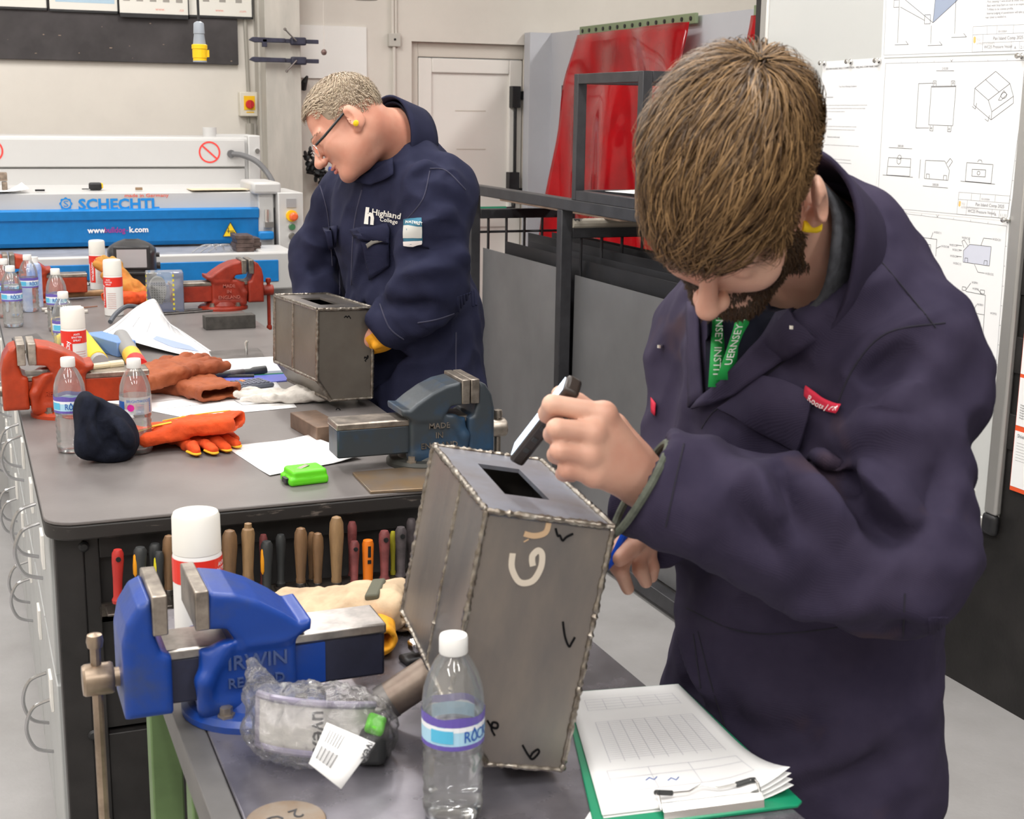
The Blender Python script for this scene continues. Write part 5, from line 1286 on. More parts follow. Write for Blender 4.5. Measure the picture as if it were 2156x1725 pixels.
# beanie
bn_o = np.array(Wz(222, 968, BZ)); bn_o[2] = BZ
be = empty('beanie', tuple(bn_o), label='crumpled navy woollen beanie leaning on the water bottles', cat='hat')
s = SDF((-0.12, -0.10, -0.005), (0.13, 0.12, 0.19), 0.0035)
rm = np.array([[0.83, 0.0, 0.56], [0, 1, 0], [-0.56, 0, 0.83]])
s.add(ell((0.004, 0.0, 0.055), rm, (0.060, 0.055, 0.062)), 0.001)
s.add(ell((-0.024, 0.010, 0.092), np.array([[0.95, 0, 0.3], [0, 1, 0], [-0.3, 0, 0.95]]), (0.029, 0.040, 0.056)), 0.03)
s.add(ell((0.034, -0.004, 0.034), rm, (0.036, 0.048, 0.034)), 0.02)
s.add(rcone((-0.030, -0.02, 0.125), (-0.040, -0.03, 0.03), 0.012, 0.02), 0.02)
s.cut(rcone((0.008, -0.062, 0.080), (-0.004, -0.056, 0.028), 0.018, 0.012), 0.016); s.add(rcone((0.022, -0.030, 0.088), (0.040, -0.045, 0.052), 0.014, 0.014), 0.014)
s.cut(rcone((0.004, -0.05, 0.128), (0.010, -0.06, 0.08), 0.010, 0.010), 0.012)
s.cut(rcone((0.02, -0.07, 0.050), (0.045, -0.062, 0.030), 0.010, 0.008), 0.02)
V, F = s.mesh(); N = vnormals(V, F); V = V+N*(0.005*fbm(V, 20, 3.3, 2))[:, None]; V[:, 2] = np.maximum(V[:, 2], 0.0008)
cb2 = Cloth(V+bn_o, F)
for pts, amp, w_ in (([(222, 848), (212, 885), (222, 925)], -0.020, 0.012), ([(222, 925), (245, 940), (270, 958)], -0.016, 0.010), ([(205, 850), (198, 890), (205, 930), (230, 955)], 0.010, 0.012), ([(240, 885), (262, 915), (275, 945)], 0.012, 0.014), ([(185, 870), (178, 910), (190, 950)], -0.006, 0.010), ([(250, 900), (238, 925), (248, 940)], -0.014, 0.009)):
    cb2.fold(pts, amp, w_)
V = relax(cb2.V, F, 1, 0.5)-bn_o; V[:, 2] = np.maximum(V[:, 2], 0.0008)
np_mesh('beanie_knit', V, F, mat('navy_fleece', (0.010, 0.012, 0.022), 0.95, var=0.3, vscale=40, bump=0.2, bscale=300, spec=0.2), be)

# ------------------------------------------------------------------ papers and drawing things on the long bench
def bpaper(name, pts, label, fn=None, n=14, m=PAPER, prints=None, thick=0.0005, z0=BZ+0.001, cat='paper'):
    """sheet through four bench points (photo pixels, clockwise from far left), fn adds height"""
    P = [np.array(Wz(a, b, z0)) for a, b in pts]; o = sum(P)/4; o[2] = z0
    e = empty(name, tuple(o), label=label, cat=cat)
    def at(u, v, dz=0.0):
        p = (P[0]*(1-u)+P[1]*u)*(1-v)+(P[3]*(1-u)+P[2]*u)*v-o
        return (p[0], p[1], p[2]+(fn(u, v) if fn else 0.0)+dz)
    MB().grid(lambda u, v: at(u, v), n, n).build('paper_sheet', m, e, solid=thick, smooth=70)
    return e, at
def hlines(e, at, segs, w_=0.0011, m=INKG, name='print'):
    q = MB()
    for sg_ in segs:
        for a, b in zip(sg_[:-1], sg_[1:]):
            for k in range(4):
                p = np.array(at(a[0]+(b[0]-a[0])*k/4, a[1]+(b[1]-a[1])*k/4, 0.0008)); r_ = np.array(at(a[0]+(b[0]-a[0])*(k+1)/4, a[1]+(b[1]-a[1])*(k+1)/4, 0.0008))
                d = r_-p; L = np.linalg.norm(d[:2])
                if L < 1e-7: continue
                nn = np.array((-d[1], d[0], 0))/L*w_
                q.quad(p-nn, r_-nn, r_+nn, p+nn)
    return q.build(name, m, e, smooth=0)
e, at = bpaper('curled_drawing', [(318, 672), (372, 690), (482, 765), (205, 725)], 'large curled technical drawing sheet with blue print', fn=lambda u, v: 0.075*math.exp(-((u-0.15)/0.4)**2)*math.exp(-((v-0.05)/0.6)**2)+0.025*math.exp(-(u/0.5)**2)*v)
e2 = e
hlines(e, at, [[(0.05, 0.05), (0.95, 0.05), (0.95, 0.95), (0.05, 0.95), (0.05, 0.05)], [(0.2, 0.5), (0.35, 0.5), (0.35, 0.7), (0.2, 0.7), (0.2, 0.5)]]+[[(0.45, 0.15+k*0.03), (0.85, 0.15+k*0.03)] for k in range(9)])
q = MB().add([at(0.45, 0.70, 0.001), at(0.80, 0.66, 0.001), at(0.85, 0.80, 0.001), at(0.6, 0.86, 0.001), at(0.42, 0.80, 0.001)], [(4, 3, 2, 1, 0)]); q.build('blue_print', mat('drawing_blue', (0.33, 0.40, 0.62), 0.7), e, smooth=0)
# clipboard with sheets by the far box
cb_ = empty('clipboard', (0.66, 3.80, BZ), 0.0, label='green clipboard with white sheets half behind the upright box', cat='clipboard')
MB().bx(-0.13, 0.18, -0.115, 0.115, 0, 0.004).build('board', mat('green_clipboard', (0.01, 0.26, 0.13), 0.3), cb_, bevel=0.001)
MB().bx(-0.128, 0.18, -0.108, 0.11, 0.0045, 0.012).build('paper_stack', PAPER, cb_)
q = MB()
for k in range(16): q.bx(-0.08, 0.16, -0.09+k*0.012, -0.0885+k*0.012, 0.0122, 0.0124)
q.build('print', mat('pale_grey_print', (0.62, 0.62, 0.62)), cb_)
bl_ = MB().bx(-0.11, 0.15, -0.12, 0.08, 0, 0.003).build('blue_folder', mat('blue_folder_plastic', (0.12, 0.14, 0.55), 0.4), loc=(0.70, 3.70, BZ), rot=(0, 0, 0.1)); tag(bl_, 'blue plastic folder sticking out under the clipboard', 'folder')
e, at = bpaper('drawing_under_gloves', [(215, 845), (570, 790), (625, 858), (390, 880)], 'flat white drawing sheet under gloves and calculator')
hlines(e, at, [[(0.1, 0.3), (0.5, 0.35), (0.5, 0.6), (0.1, 0.6)], [(0.6, 0.6), (0.85, 0.62), (0.85, 0.8), (0.6, 0.78), (0.6, 0.6)]])
e, at = bpaper('note_sheet', [(473, 940), (650, 922), (762, 966), (568, 1003)], 'white note sheet with handwriting beside the green tape measure', fn=lambda u, v: 0.012*max(0, u-0.72)*2+0.01*max(0, v-0.8))
hlines(e, at, [[(0.06, 0.10+k*0.055), (0.80+0.1*math.sin(k*2.2), 0.10+k*0.055)] for k in range(14)], 0.0007, mat('pale_grey_print', (0.62, 0.62, 0.62)))
# calculator
ca = empty('calculator', tuple(Wz(503, 817, BZ+0.002)), 0.25, label='grey scientific calculator lying on the drawing sheet', cat='calculator')
MB().bx(-0.075, 0.085, -0.038, 0.038, 0, 0.012).build('calculator_body', mat('calculator_grey', (0.10, 0.11, 0.14), 0.4), ca, bevel=0.005)
MB().bx(-0.066, -0.020, -0.028, 0.028, 0.012, 0.0135).build('screen', mat('calculator_screen', (0.20, 0.22, 0.20), 0.2), ca, bevel=0.001)
for i in range(7):
    for j in range(5):
        MB().box((-0.006+i*0.0125, -0.026+j*0.013, 0.0135), (0.009, 0.009, 0.004)).build('key', mat('orange_key', (0.75, 0.30, 0.12), 0.5) if (i == 2 and j > 2) else mat('calculator_key', (0.16, 0.17, 0.22), 0.5), ca, bevel=0.001)
# torch and pens
tr = empty('small_torch', tuple(Wz(505, 785, BZ+0.012)), 0.2, label='small black torch lying in front of clipboard', cat='torch')
MB().lathe([(0.001, -0.075), (0.009, -0.074), (0.009, 0.03), (0.0125, 0.04), (0.0135, 0.075), (0.011, 0.076)], n=16, axis='x').build('torch_body', BLKH, tr)
MB().lathe([(0.0092, -0.03), (0.0098, -0.028), (0.0098, 0.01), (0.0092, 0.012)], n=16, axis='x').build('torch_grip', GRYH, tr)
pn = MB().tube([Wz(448, 793, BZ+0.006), Wz(535, 792, BZ+0.006)], 0.005, 8).build('black_marker', BLACKIRON); tag(pn, 'black marker pen lying beside the small torch', 'pen')
def pen(p, q_, r_, m, lb, z=0.006, cat='pen'):
    A, B = Wz(*p, BZ+z), Wz(*q_, BZ+z); o = empty('marker_pen', tuple(A), label=lb, cat=cat)
    MB().tube([(0, 0, 0), (B-A)*0.7], r_, 10).build('pen_barrel', m, o)
    MB().tube([(B-A)*0.68, B-A], r_*1.15, 10).build('pen_cap', m, o)
pen((88, 652), (170, 647), 0.006, WHG, 'white marker pen behind the half empty bottle')
pen((95, 657), (185, 656), 0.006, WHG, 'second white marker pen lying in front of the other')
pen((168, 776), (258, 765), 0.008, mat('cream_pen', (0.72, 0.62, 0.42), 0.45), 'thick cream marker pen lying on the red vice slide', z=0.108)
# yellow tube, blue box, grey yellow red tube
def rodthing(name, p, q_, r_, parts, lb, cat, z):
    A, B = Wz(*p, BZ+z), Wz(*q_, BZ+z); o = empty(name, tuple(A), label=lb, cat=cat); d = B-A
    for (t0, t1, k, m, nm_) in parts: MB().tube([d*t0, d*t1], r_*k, 18).build(nm_, m, o)
    return o
rodthing('yellow_tube', (152, 685), (212, 765), 0.026, [(0, 0.55, 1.0, mat('tube_yellow', (0.85, 0.62, 0.03), 0.4), 'tube_body'), (0.55, 0.94, 1.0, mat('tube_yellow', (0.85, 0.62, 0.03)), 'tube_front'), (0.93, 1.0, 0.9, mat('grey_plastic', (0.4, 0.4, 0.4), 0.4), 'tube_end')], 'yellow printed tube lying under the curled drawing', 'tube', 0.027)
rodthing('striped_tube', (255, 710), (293, 775), 0.026, [(0, 0.6, 0.95, mat('grey_tube', (0.30, 0.30, 0.30), 0.4), 'tube_body'), (0.6, 0.82, 1.0, mat('amber_band', (0.80, 0.50, 0.05), 0.4), 'yellow_band'), (0.82, 1.0, 1.03, mat('fire_red', (0.75, 0.03, 0.03)), 'red_cap')], 'grey tube with yellow band and red cap behind the gauntlet', 'tube', 0.027)
A = Wz(232, 740, BZ)
o = MB().bx(-0.03, 0.03, -0.11, 0.11, 0, 0.045).build('blue_carton', mat('blue_carton', (0.17, 0.30, 0.62), 0.5), loc=(A[0], A[1], BZ), rot=(0, 0, 0.35), bevel=0.003); tag(o, 'narrow blue carton between the yellow tube and striped tube', 'carton')
# steel plates, stud, sanding block, brown block, welded coupon plate
MILL = mat('mill_plate', (0.17, 0.16, 0.155), 0.42, metal=0.7, var=0.25, vscale=14, bump=0.05)
def plate(name, pts, h, label, m=MILL, cat='steel plate', z=BZ):
    P = [Wz(a, b, z) for a, b in pts]; o = sum(P)/len(P)
    q = MB().prism([(p[0]-o[0], p[1]-o[1]) for p in P][::-1], 0, h, plane='xy').build(name, m, loc=(o[0], o[1], z), bevel=0.0012)
    return tag(q, label, cat)
plate('base_plate', [(440, 745), (545, 738), (560, 760), (455, 770)], 0.008, 'thin steel plate with an upright stud beyond the clipboard')
sd = MB().tube([(0, 0, 0), (0, 0, 0.035), (0.004, 0, 0.04)], 0.005, 10).build('steel_stud', BRASSY, loc=tuple(Wz(519, 752, BZ)+np.array((0, 0, 0.008)))); tag(sd, 'bright upright steel stud on the thin plate', 'stud')
plate('notched_plate', [(25, 718), (78, 708), (102, 732), (50, 745)], 0.010, 'grey notched steel plate behind the worn vice jaws')
o = MB().bx(-0.083, 0.083, -0.028, 0.028, 0, 0.045).build('sanding_block', mat('dark_grey_block', (0.055, 0.050, 0.045), 0.7, var=0.3, vscale=30), loc=(0.812, 4.56, BZ), rot=(0, 0, 0.02), bevel=0.002); tag(o, 'dark grey rectangular block on the bench before red vice', 'block')
RUSTB = mat('brown_rust_block', (0.16, 0.105, 0.075), 0.5, metal=0.4, var=0.25, vscale=20)
P = [Wz(608, 905, BZ), Wz(667, 933, BZ)]
o = MB().bx(-0.032, 0.032, -0.085, 0.085, 0, 0.036).build('steel_block', RUSTB, loc=(0.717, 2.965, BZ), rot=(0, 0, 0.12), bevel=0.002); tag(o, 'brown steel block propping the upright steel box', 'block')
plate('weld_coupon', [(742, 1000), (905, 985), (915, 1033), (780, 1041)], 0.006, 'rusty steel coupon with bright filed edge by bench front', m=mat('rusty_coupon', (0.24, 0.20, 0.17), 0.42, metal=0.7, col2=(0.30, 0.20, 0.11), vscale=9, bump=0.05))
o = MB().lathe([(0.018, 0), (0.045, 0), (0.045, 0.006), (0.018, 0.006)], (0, 0, 0), 28).build('steel_ring', BLADE, loc=tuple(Wz(745, 946, BZ))); tag(o, 'dark steel washer disc under the worn vice slide', 'washer')
for k, (p, q_, lb) in enumerate((((345, 662), (520, 648), 'long thin welding rod nearest to the dark block'), ((370, 656), (505, 645), 'second welding rod lying beyond the first'), ((205, 645), (150, 650), 'short copper welding wire by white pens'))):
    o = MB().tube([Wz(*p, BZ+0.004), Wz(*q_, BZ+0.004)], 0.004 if k < 2 else 0.0022, 6).build('welding_rod', BLADE if k < 2 else mat('copper', (0.6, 0.3, 0.2), 0.3, metal=1.0)); tag(o, lb, 'rod')
# tape measure
tm = empty('tape_measure', tuple(Wz(641, 1014, BZ)), 0.12, label='bright green tape measure lying on the near bench end', cat='tape measure')
LIM = mat('lime_plastic', (0.12, 0.62, 0.015), 0.4)
s = SDF((-0.05, -0.04, -0.002), (0.05, 0.04, 0.04), 0.002)
s.add(rbox((0, 0, 0.0085), EYE, (0.040, 0.032, 0.0085), 0.006), 0.001); s.add(rbox((0.002, 0, 0.021), EYE, (0.036, 0.029, 0.009), 0.007), 0.004)
s.cut(rbox((-0.042, -0.005, 0.006), EYE, (0.008, 0.012, 0.008), 0.001), 0.001)
np_mesh('tape_case', *s.mesh(), LIM, tm)
MB().bx(-0.044, -0.034, -0.016, 0.006, 0.004, 0.014).build('tape_mouth', BLACKIRON, tm)
MB().bx(-0.014, 0.012, -0.006, 0.005, 0.030, 0.0315).build('belt_clip', DULL, tm, rot=(0, -0.1, 0.5))
MB().lathe([(0.0404, 0.0172), (0.0404, 0.0178)], n=4, cap=False).build('seam', LIM, tm)
# helmet
hm = empty('welding_helmet', (0.625, 5.62, BZ), -0.12, label='black welding helmet with a grey square window', cat='helmet')
BLKP = mat('satin_black_plastic', (0.035, 0.035, 0.038), 0.32)
def hfn(u, v):
    a = math.pi*(0.02+0.96*u)+math.pi       # front half facing -y
    z = 0.002+0.205*v
    w_ = 0.092*(1-max(0, (v-0.78)/0.22)**2.2*0.75)*(0.86+0.14*min(1, v/0.35))
    d = 0.13*(1-max(0, (v-0.72)/0.28)**2*0.8)*(0.8+0.2*min(1, v/0.4))
    c_, s_ = math.cos(a), math.sin(a)
    return (w_*math.copysign(abs(c_)**0.6, c_), d*math.copysign(abs(s_)**0.6, s_)*1.0, z)
MB().grid(hfn, 40, 26).build('helmet_shell', BLKP, hm, solid=0.004, smooth=60)
MB().bx(-0.070, 0.070, -0.136, -0.125, 0.098, 0.190).build('window_bezel', BLKP, hm, bevel=0.008)
MB().bx(-0.056, 0.056, -0.139, -0.135, 0.108, 0.178).build('lens_window', mat('lens_grey', (0.45, 0.44, 0.46), 0.15, coat=0.5), hm)
MB().bx(-0.088, 0.088, -0.140, -0.11, 0.078, 0.092).build('brow_ridge', BLKP, hm, bevel=0.005)
for k in range(3): MB().bx(-0.055, 0.03, -0.119, -0.110, 0.020+k*0.016, 0.030+k*0.016).build('chin_rib', BLKP, hm, bevel=0.003)
MB().cyl((0.098, 0.0, 0.10), 0.014, 0.02, 14, 'x').cyl((0.098, -0.02, 0.145), 0.009, 0.016, 12, 'x').build('side_knob', BLKP, hm)
# blister pack
bp = empty('respirator_pack', (0.665, 5.00, BZ), -0.1, label='blue and clear blister pack with yellow striped edges', cat='pack')
MB().bx(-0.065, 0.065, -0.03, 0.05, 0, 0.145).build('clear_shell', thin_clear('blister_plastic', rough=0.05, f0=0.12, white=0.12), bp, bevel=0.004)
MB().bx(0.03, 0.063, -0.028, 0.048, 0.003, 0.14).bx(-0.062, 0.062, 0.03, 0.048, 0.003, 0.09).bx(-0.062, 0.03, -0.026, 0.03, 0.003, 0.03).build('blue_card', mat('pack_blue', (0.035, 0.07, 0.26), 0.4), bp)
sl = MB().prism([(-0.025+0.030*math.cos(t)*(1+0.25*math.sin(t)), 0.075+0.055*math.sin(t)) for t in [2*math.pi*k/24 for k in range(24)]], -0.020, -0.004)
sl.build('filter_pad', mat('pad_grey', (0.28, 0.28, 0.28), 0.6), bp, bevel=0.004)
q = MB()
for i in range(6):
    for j in range(9): q.cyl((-0.045+i*0.0085, -0.0215, 0.038+j*0.0085), 0.0022, 0.003, 6, 'y')
q.build('pad_hole', DARKHOLE, bp)
q = MB()
for k in range(8): q.bx(-0.0655, -0.063, -0.0312, -0.0305, 0.01+k*0.017, 0.018+k*0.017).bx(0.0255, 0.032, -0.0312, -0.0300, 0.01+k*0.017, 0.018+k*0.017)
q.build('hazard_stripe', mat('stripe_yellow', (0.7, 0.6, 0.05), 0.4), bp)
# hammer, strap, bag, cable, ring
hm2 = empty('mallet', tuple(Wz(170, 612, BZ)), label='long wooden hammer handle lying across the far bench', cat='hammer')
A, B = Wz(85, 625, BZ+0.016), Wz(225, 616, BZ+0.016); o_ = Wz(170, 612, BZ)
MB().tube([A-o_, (A+B)/2-o_, B-o_], [0.013, 0.011, 0.013], 12).build('hammer_handle', mat('pale_hickory', (0.50, 0.30, 0.15), 0.5, var=0.2, vscale=10), hm2)
MB().tube([A-o_+np.array((-0.03, 0, 0)), A-o_], 0.0135, 12).build('green_end', mat('mint_paint', (0.25, 0.42, 0.33), 0.5), hm2)
sp = MB().bx(-0.11, 0.09, -0.002, 0.002, 0, 0.030).build('lanyard_strap', BLACKIRON, loc=tuple(Wz(165, 603, BZ)), rot=(-0.5, 0.12, 0.0)); tag(sp, 'black lanyard strap with white lettering lying by the hammer', 'strap')
MB().text('STUDENT', 0.017, (0.03, -0.0025, 0.02), (-1, 0, 0), (0, 0, -1), weight=0.01).build('strap_lettering', PAPER, sp, smooth=0)
rd = MB().lathe([(0.02, 0), (0.036, 0.002), (0.037, 0.02), (0.03, 0.032), (0.001, 0.034)], n=20).build('red_cap_block', RED2, loc=tuple(Wz(160, 606, BZ))); tag(rd, 'round dark red iron part beside the black strap', 'casting')
pbg = empty('small_plastic_bag', tuple(Wz(93, 618, BZ)), label='small clear plastic bag with white tag behind the bottles', cat='plastic bag')
s = SDF((-0.06, -0.04, -0.002), (0.06, 0.05, 0.1), 0.004); s.add(ell((0, 0, 0.042), EYE, (0.045, 0.03, 0.042)), 0.001)
V, F = s.mesh(); V = V+vnormals(V, F)*(0.006*fbm(V, 30, 1.1, 2))[:, None]
np_mesh('bag_film', V, F, thin_clear('bag_film', (0.93, 0.93, 0.93), 0.12, 0.12, 1.0, 60, white=0.15), pbg)
MB().bx(-0.03, 0.02, -0.041, -0.040, 0.005, 0.055).build('white_tag', PAPER, pbg, rot=(0, 0.5, 0))
MB().bx(-0.01, 0.02, -0.02, 0.02, 0.03, 0.06).build('bag_content', BLKH, pbg, bevel=0.008)
cbl = MB().tube(smoothcurve([Wz(232, 678, BZ+0.01), Wz(245, 660, BZ+0.03), Wz(268, 645, BZ+0.045), Wz(300, 650, BZ+0.03), Wz(320, 662, BZ+0.01)], 6), 0.008, 8).build('grey_strap', mat('grey_strap', (0.10, 0.11, 0.13), 0.6)); tag(cbl, 'looped dark grey strap above the curled drawing', 'strap')
cl2 = MB().lathe([(0.014, -0.004), (0.02, -0.004), (0.02, 0.004), (0.014, 0.004)], (0, 0, 0.005), 18).build('black_ring', BLACKIRON, loc=tuple(Wz(352, 762, BZ))); tag(cl2, 'small black ring behind the brown gauntlet', 'ring')
# ------------------------------------------------------------------ welded steel boxes
def rot3(a, b, c):
    ca, sa, cb, sb_, cc, sc_ = math.cos(a), math.sin(a), math.cos(b), math.sin(b), math.cos(c), math.sin(c)
    return np.array([[ca, -sa, 0], [sa, ca, 0], [0, 0, 1]]) @ np.array([[1, 0, 0], [0, cb, -sb_], [0, sb_, cb]]) @ np.array([[cc, 0, sc_], [0, 1, 0], [-sc_, 0, cc]])
MILLA = mat('box_mill_scale', (0.150, 0.146, 0.148), 0.38, metal=0.6, col2=(0.285, 0.245, 0.21), vscale=6, stretch=(1, 1, 0.35), detail=6, bump=0.04, bscale=90, rvar=0.12)
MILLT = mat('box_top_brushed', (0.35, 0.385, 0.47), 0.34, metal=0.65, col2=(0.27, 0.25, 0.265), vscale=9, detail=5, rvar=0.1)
MILLB = mat('box_brown_mill', (0.155, 0.135, 0.115), 0.42, metal=0.6, col2=(0.20, 0.18, 0.155), vscale=7, detail=6, bump=0.04, bscale=90)
WELD = mat('weld_bead', (0.36, 0.33, 0.29), 0.34, metal=0.9, col2=(0.18, 0.15, 0.12), vscale=90)
def steel_box(o, R, w, d, h, chx, chz, label, mside, mtop, seam, bead, pipe, rough):
    e = empty('steel_box', (0, 0, 0), label=label, cat='steel box', group='welded steel boxes')
    M = Matrix(((R[0][0], R[0][1], R[0][2], o[0]), (R[1][0], R[1][1], R[1][2], o[1]), (R[2][0], R[2][1], R[2][2], o[2]), (0, 0, 0, 1)))
    e.matrix_world = M
    t = 0.005
    pent = [(0, 0), (w, 0), (w, -h), (chx, -h), (0, -h+chz)]
    MB().prism([(0.001, -0.001), (w-0.001, -0.001), (w-0.001, -h+0.001), (chx, -h+0.001), (0.001, -h+chz)], 0, t).build('front_plate', mside, e)
    MB().prism([(0.001, -0.001), (w-0.001, -0.001), (w-0.001, -h+0.001), (chx, -h+0.001), (0.001, -h+chz)], d-t, d).build('back_plate', mside, e)
    ys = seam*d
    MB().bx(0, t, 0.001, ys-0.001, -h+chz, -0.001).build('side_plate', mside, e); MB().bx(0, t, ys+0.001, d-0.001, -h+chz, -0.001).build('side_plate', mside, e)
    MB().bx(w-t, w, 0.001, d-0.001, -h+0.001, -0.001).build('side_plate', mside, e)
    MB().bx(chx, w-0.001, 0.001, d-0.001, -h, -h+t).build('bottom_plate', mside, e)
    MB().add([(0, 0, -h+chz), (chx, 0, -h), (chx, d, -h), (0, d, -h+chz), (t, 0, -h+chz+t), (chx+t*0.5, 0, -h+t), (chx+t*0.5, d, -h+t), (t, d, -h+chz+t)], [(0, 1, 2, 3), (7, 6, 5, 4), (0, 4, 5, 1), (1, 5, 6, 2), (2, 6, 7, 3), (3, 7, 4, 0)]).build('chamfer_plate', mside, e)
    u0, u1, v0, v1 = 0.29*w, 0.66*w, 0.29*d, 0.76*d
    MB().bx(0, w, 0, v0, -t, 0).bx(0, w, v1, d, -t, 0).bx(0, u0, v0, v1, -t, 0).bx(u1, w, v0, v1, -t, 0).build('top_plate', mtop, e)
    rg = random.Random(3)
    def weld(a, b, r_):
        a, b = np.array(a, float), np.array(b, float); L = np.linalg.norm(b-a); n = max(6, int(L/0.0035))
        pts = [a+(b-a)*k/n for k in range(n+1)]
        MB().tube(pts, [r_*(1+rough*rg.uniform(-1, 1)+0.18*(k % 2)) for k in range(n+1)], 7).build('weld_seam', WELD, e, smooth=50)
    c8 = [(0, 0, 0), (w, 0, 0), (w, d, 0), (0, d, 0)]
    for i in range(4): weld(c8[i], c8[(i+1) % 4], bead)
    weld((0, 0, 0), (0, 0, -h+chz), bead); weld((0, d, 0), (0, d, -h+chz), bead); weld((w, 0, 0), (w, 0, -h), bead); weld((w, d, 0), (w, d, -h), bead)
    weld((0, 0, -h+chz), (0, d, -h+chz), bead); weld((0, 0, -h+chz), (chx, 0, -h), bead); weld((chx, 0, -h), (w, 0, -h), bead*0.8)
    weld((0, ys, 0), (0, ys, -h+chz), bead*0.8); weld((chx, 0, -h), (chx, d, -h), bead)
    if pipe:
        nrm_ = np.array((-chz, 0, -chx))/math.hypot(chx, chz); c = np.array((chx*0.5, d*0.62, -h+chz*0.5))
        ax = [c+nrm_*(-0.004), c+nrm_*pipe]
        MB().tube(ax, 0.022, 24).build('pipe_stub', mat('pipe_steel', (0.20, 0.15, 0.125), 0.4, metal=0.7, col2=(0.28, 0.23, 0.19), vscale=20), e)
        MB().tube([c+nrm_*(pipe-0.012), c+nrm_*(pipe+0.001)], 0.0228, 24).build('pipe_end', MILL, e)
        MB().tube([c+nrm_*(pipe+0.0005), c+nrm_*(pipe+0.0015)], 0.017, 20).build('pipe_bore', DARKHOLE, e)
    return e, M
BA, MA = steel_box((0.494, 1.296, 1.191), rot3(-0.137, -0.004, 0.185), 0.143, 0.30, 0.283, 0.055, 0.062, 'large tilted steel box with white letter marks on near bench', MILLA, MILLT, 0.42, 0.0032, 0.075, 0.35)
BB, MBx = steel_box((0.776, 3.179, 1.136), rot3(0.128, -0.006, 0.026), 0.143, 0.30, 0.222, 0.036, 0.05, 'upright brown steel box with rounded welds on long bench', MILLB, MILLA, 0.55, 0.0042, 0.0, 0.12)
def marks(e, M, strokes, r_, m, name):
    Mi = M.inverted(); q = MB()
    o = Mi @ Vector(tuple(CAMP))
    for s_ in strokes:
        pts = []
        for (a, b) in s_:
            dd = Mi.to_3x3() @ Vector(tuple(ray(a, b))); t = (-0.0006-o.y)/dd.y; pts.append(o+dd*t)
        q.tube(smoothcurve([tuple(p) for p in pts], 5) if len(pts) > 2 else pts, r_, 6, flat=1.0)
    for i, v in enumerate(q.v): q.v[i] = (v[0], max(-0.0012, min(v[1], 0.0005)), v[2])
    q.pieces(name, m, e, smooth=0)
def Z4(x, y): return (800+x/2.2113, 880+y/2.2113)
marks(BA, MA, [[Z4(618, 632), Z4(614, 700), Z4(650, 765), Z4(710, 760), Z4(748, 700), Z4(755, 640), Z4(738, 618), Z4(712, 640), Z4(708, 665), Z4(712, 690)]], 0.0038, mat('cream_paint_mark', (0.62, 0.55, 0.46), 0.6), 'painted_letter')
marks(BA, MA, [[Z4(672, 540), Z4(720, 550), Z4(770, 535), Z4(786, 490)], [Z4(680, 570), Z4(682, 574)]], 0.0034, mat('tan_paint_mark', (0.52, 0.36, 0.22), 0.6), 'painted_arc')
marks(BA, MA, [[Z4(818, 515), Z4(828, 550), Z4(838, 548), Z4(850, 572), Z4(868, 556), Z4(900, 540)], [Z4(852, 950), Z4(862, 1020), Z4(880, 1065), Z4(892, 1050), Z4(908, 1022)], [Z4(664, 1525), Z4(690, 1570), Z4(710, 1590), Z4(740, 1560), Z4(735, 1545), Z4(712, 1560), Z4(700, 1580)], [Z4(500, 1410), Z4(520, 1440), Z4(545, 1445), Z4(548, 1425), Z4(525, 1420), Z4(520, 1450), Z4(535, 1480)]], 0.0013, mat('black_marker_ink', (0.008, 0.008, 0.009), 0.9, spec=0.1), 'marker_writing')
def Z3(x, y): return (560+x/5.392, 580+y/5.392)
marks(BB, MBx, [[Z3(888, 482), Z3(910, 462), Z3(925, 480), Z3(940, 460), Z3(962, 492)], [Z3(1118, 945), Z3(1125, 925), Z3(1140, 940), Z3(1155, 910), Z3(1160, 930), Z3(1140, 955), Z3(1125, 965), Z3(1135, 980)], [Z3(795, 1530), Z3(815, 1508), Z3(845, 1530)]], 0.0012, mat('black_marker_ink', (0.008, 0.008, 0.009), 0.9, spec=0.1), 'marker_writing')

# ------------------------------------------------------------------ near bench
NZ = 0.872
TOPN = mat('reflection_tinted_plate', (0.15, 0.143, 0.165), 0.28, metal=0.6, col2=(0.33, 0.315, 0.36), vscale=7, detail=9, rvar=0.14, bump=0.03, bscale=120, lo=0.35, hi=0.75)  # pale lilac tones put the plate's reflected light into its base colour
GLEG = mat('green_leg_paint', (0.13, 0.21, 0.085), 0.5, var=0.15, vscale=10)
NB = empty('steel_table', (0.5, 1.3, 0), label='near steel plate table with green legs', cat='workbench')
def nbl(mb, name, m, **k): return mb.build(name, m, NB, loc=(-0.5, -1.3, 0), **k)
nbl(MB().bx(0.235, 0.792, 0.55, 1.98, NZ-0.010, NZ), 'table_plate', TOPN, bevel=0.002)
nbl(MB().bx(0.203, 0.234, 0.55, 1.98, NZ-0.045, NZ-0.001), 'edge_angle', mat('grey_angle_iron', (0.15, 0.145, 0.14), 0.45, metal=0.5, var=0.15, vscale=8), bevel=0.002)
nbl(MB().bx(0.24, 0.785, 0.56, 0.60, NZ-0.05, NZ-0.010).bx(0.24, 0.785, 1.93, 1.97, NZ-0.05, NZ-0.010).bx(0.755, 0.785, 0.6, 1.93, NZ-0.05, NZ-0.010), 'under_frame', GLEG)
for (x, y) in ((0.207, 1.50), (0.745, 1.88), (0.207, 0.60), (0.745, 0.60), (0.207, 1.90)):
    nbl(MB().bx(x, x+0.045, y, y+0.045, 0, NZ-0.045), 'table_leg', GLEG, bevel=0.003)
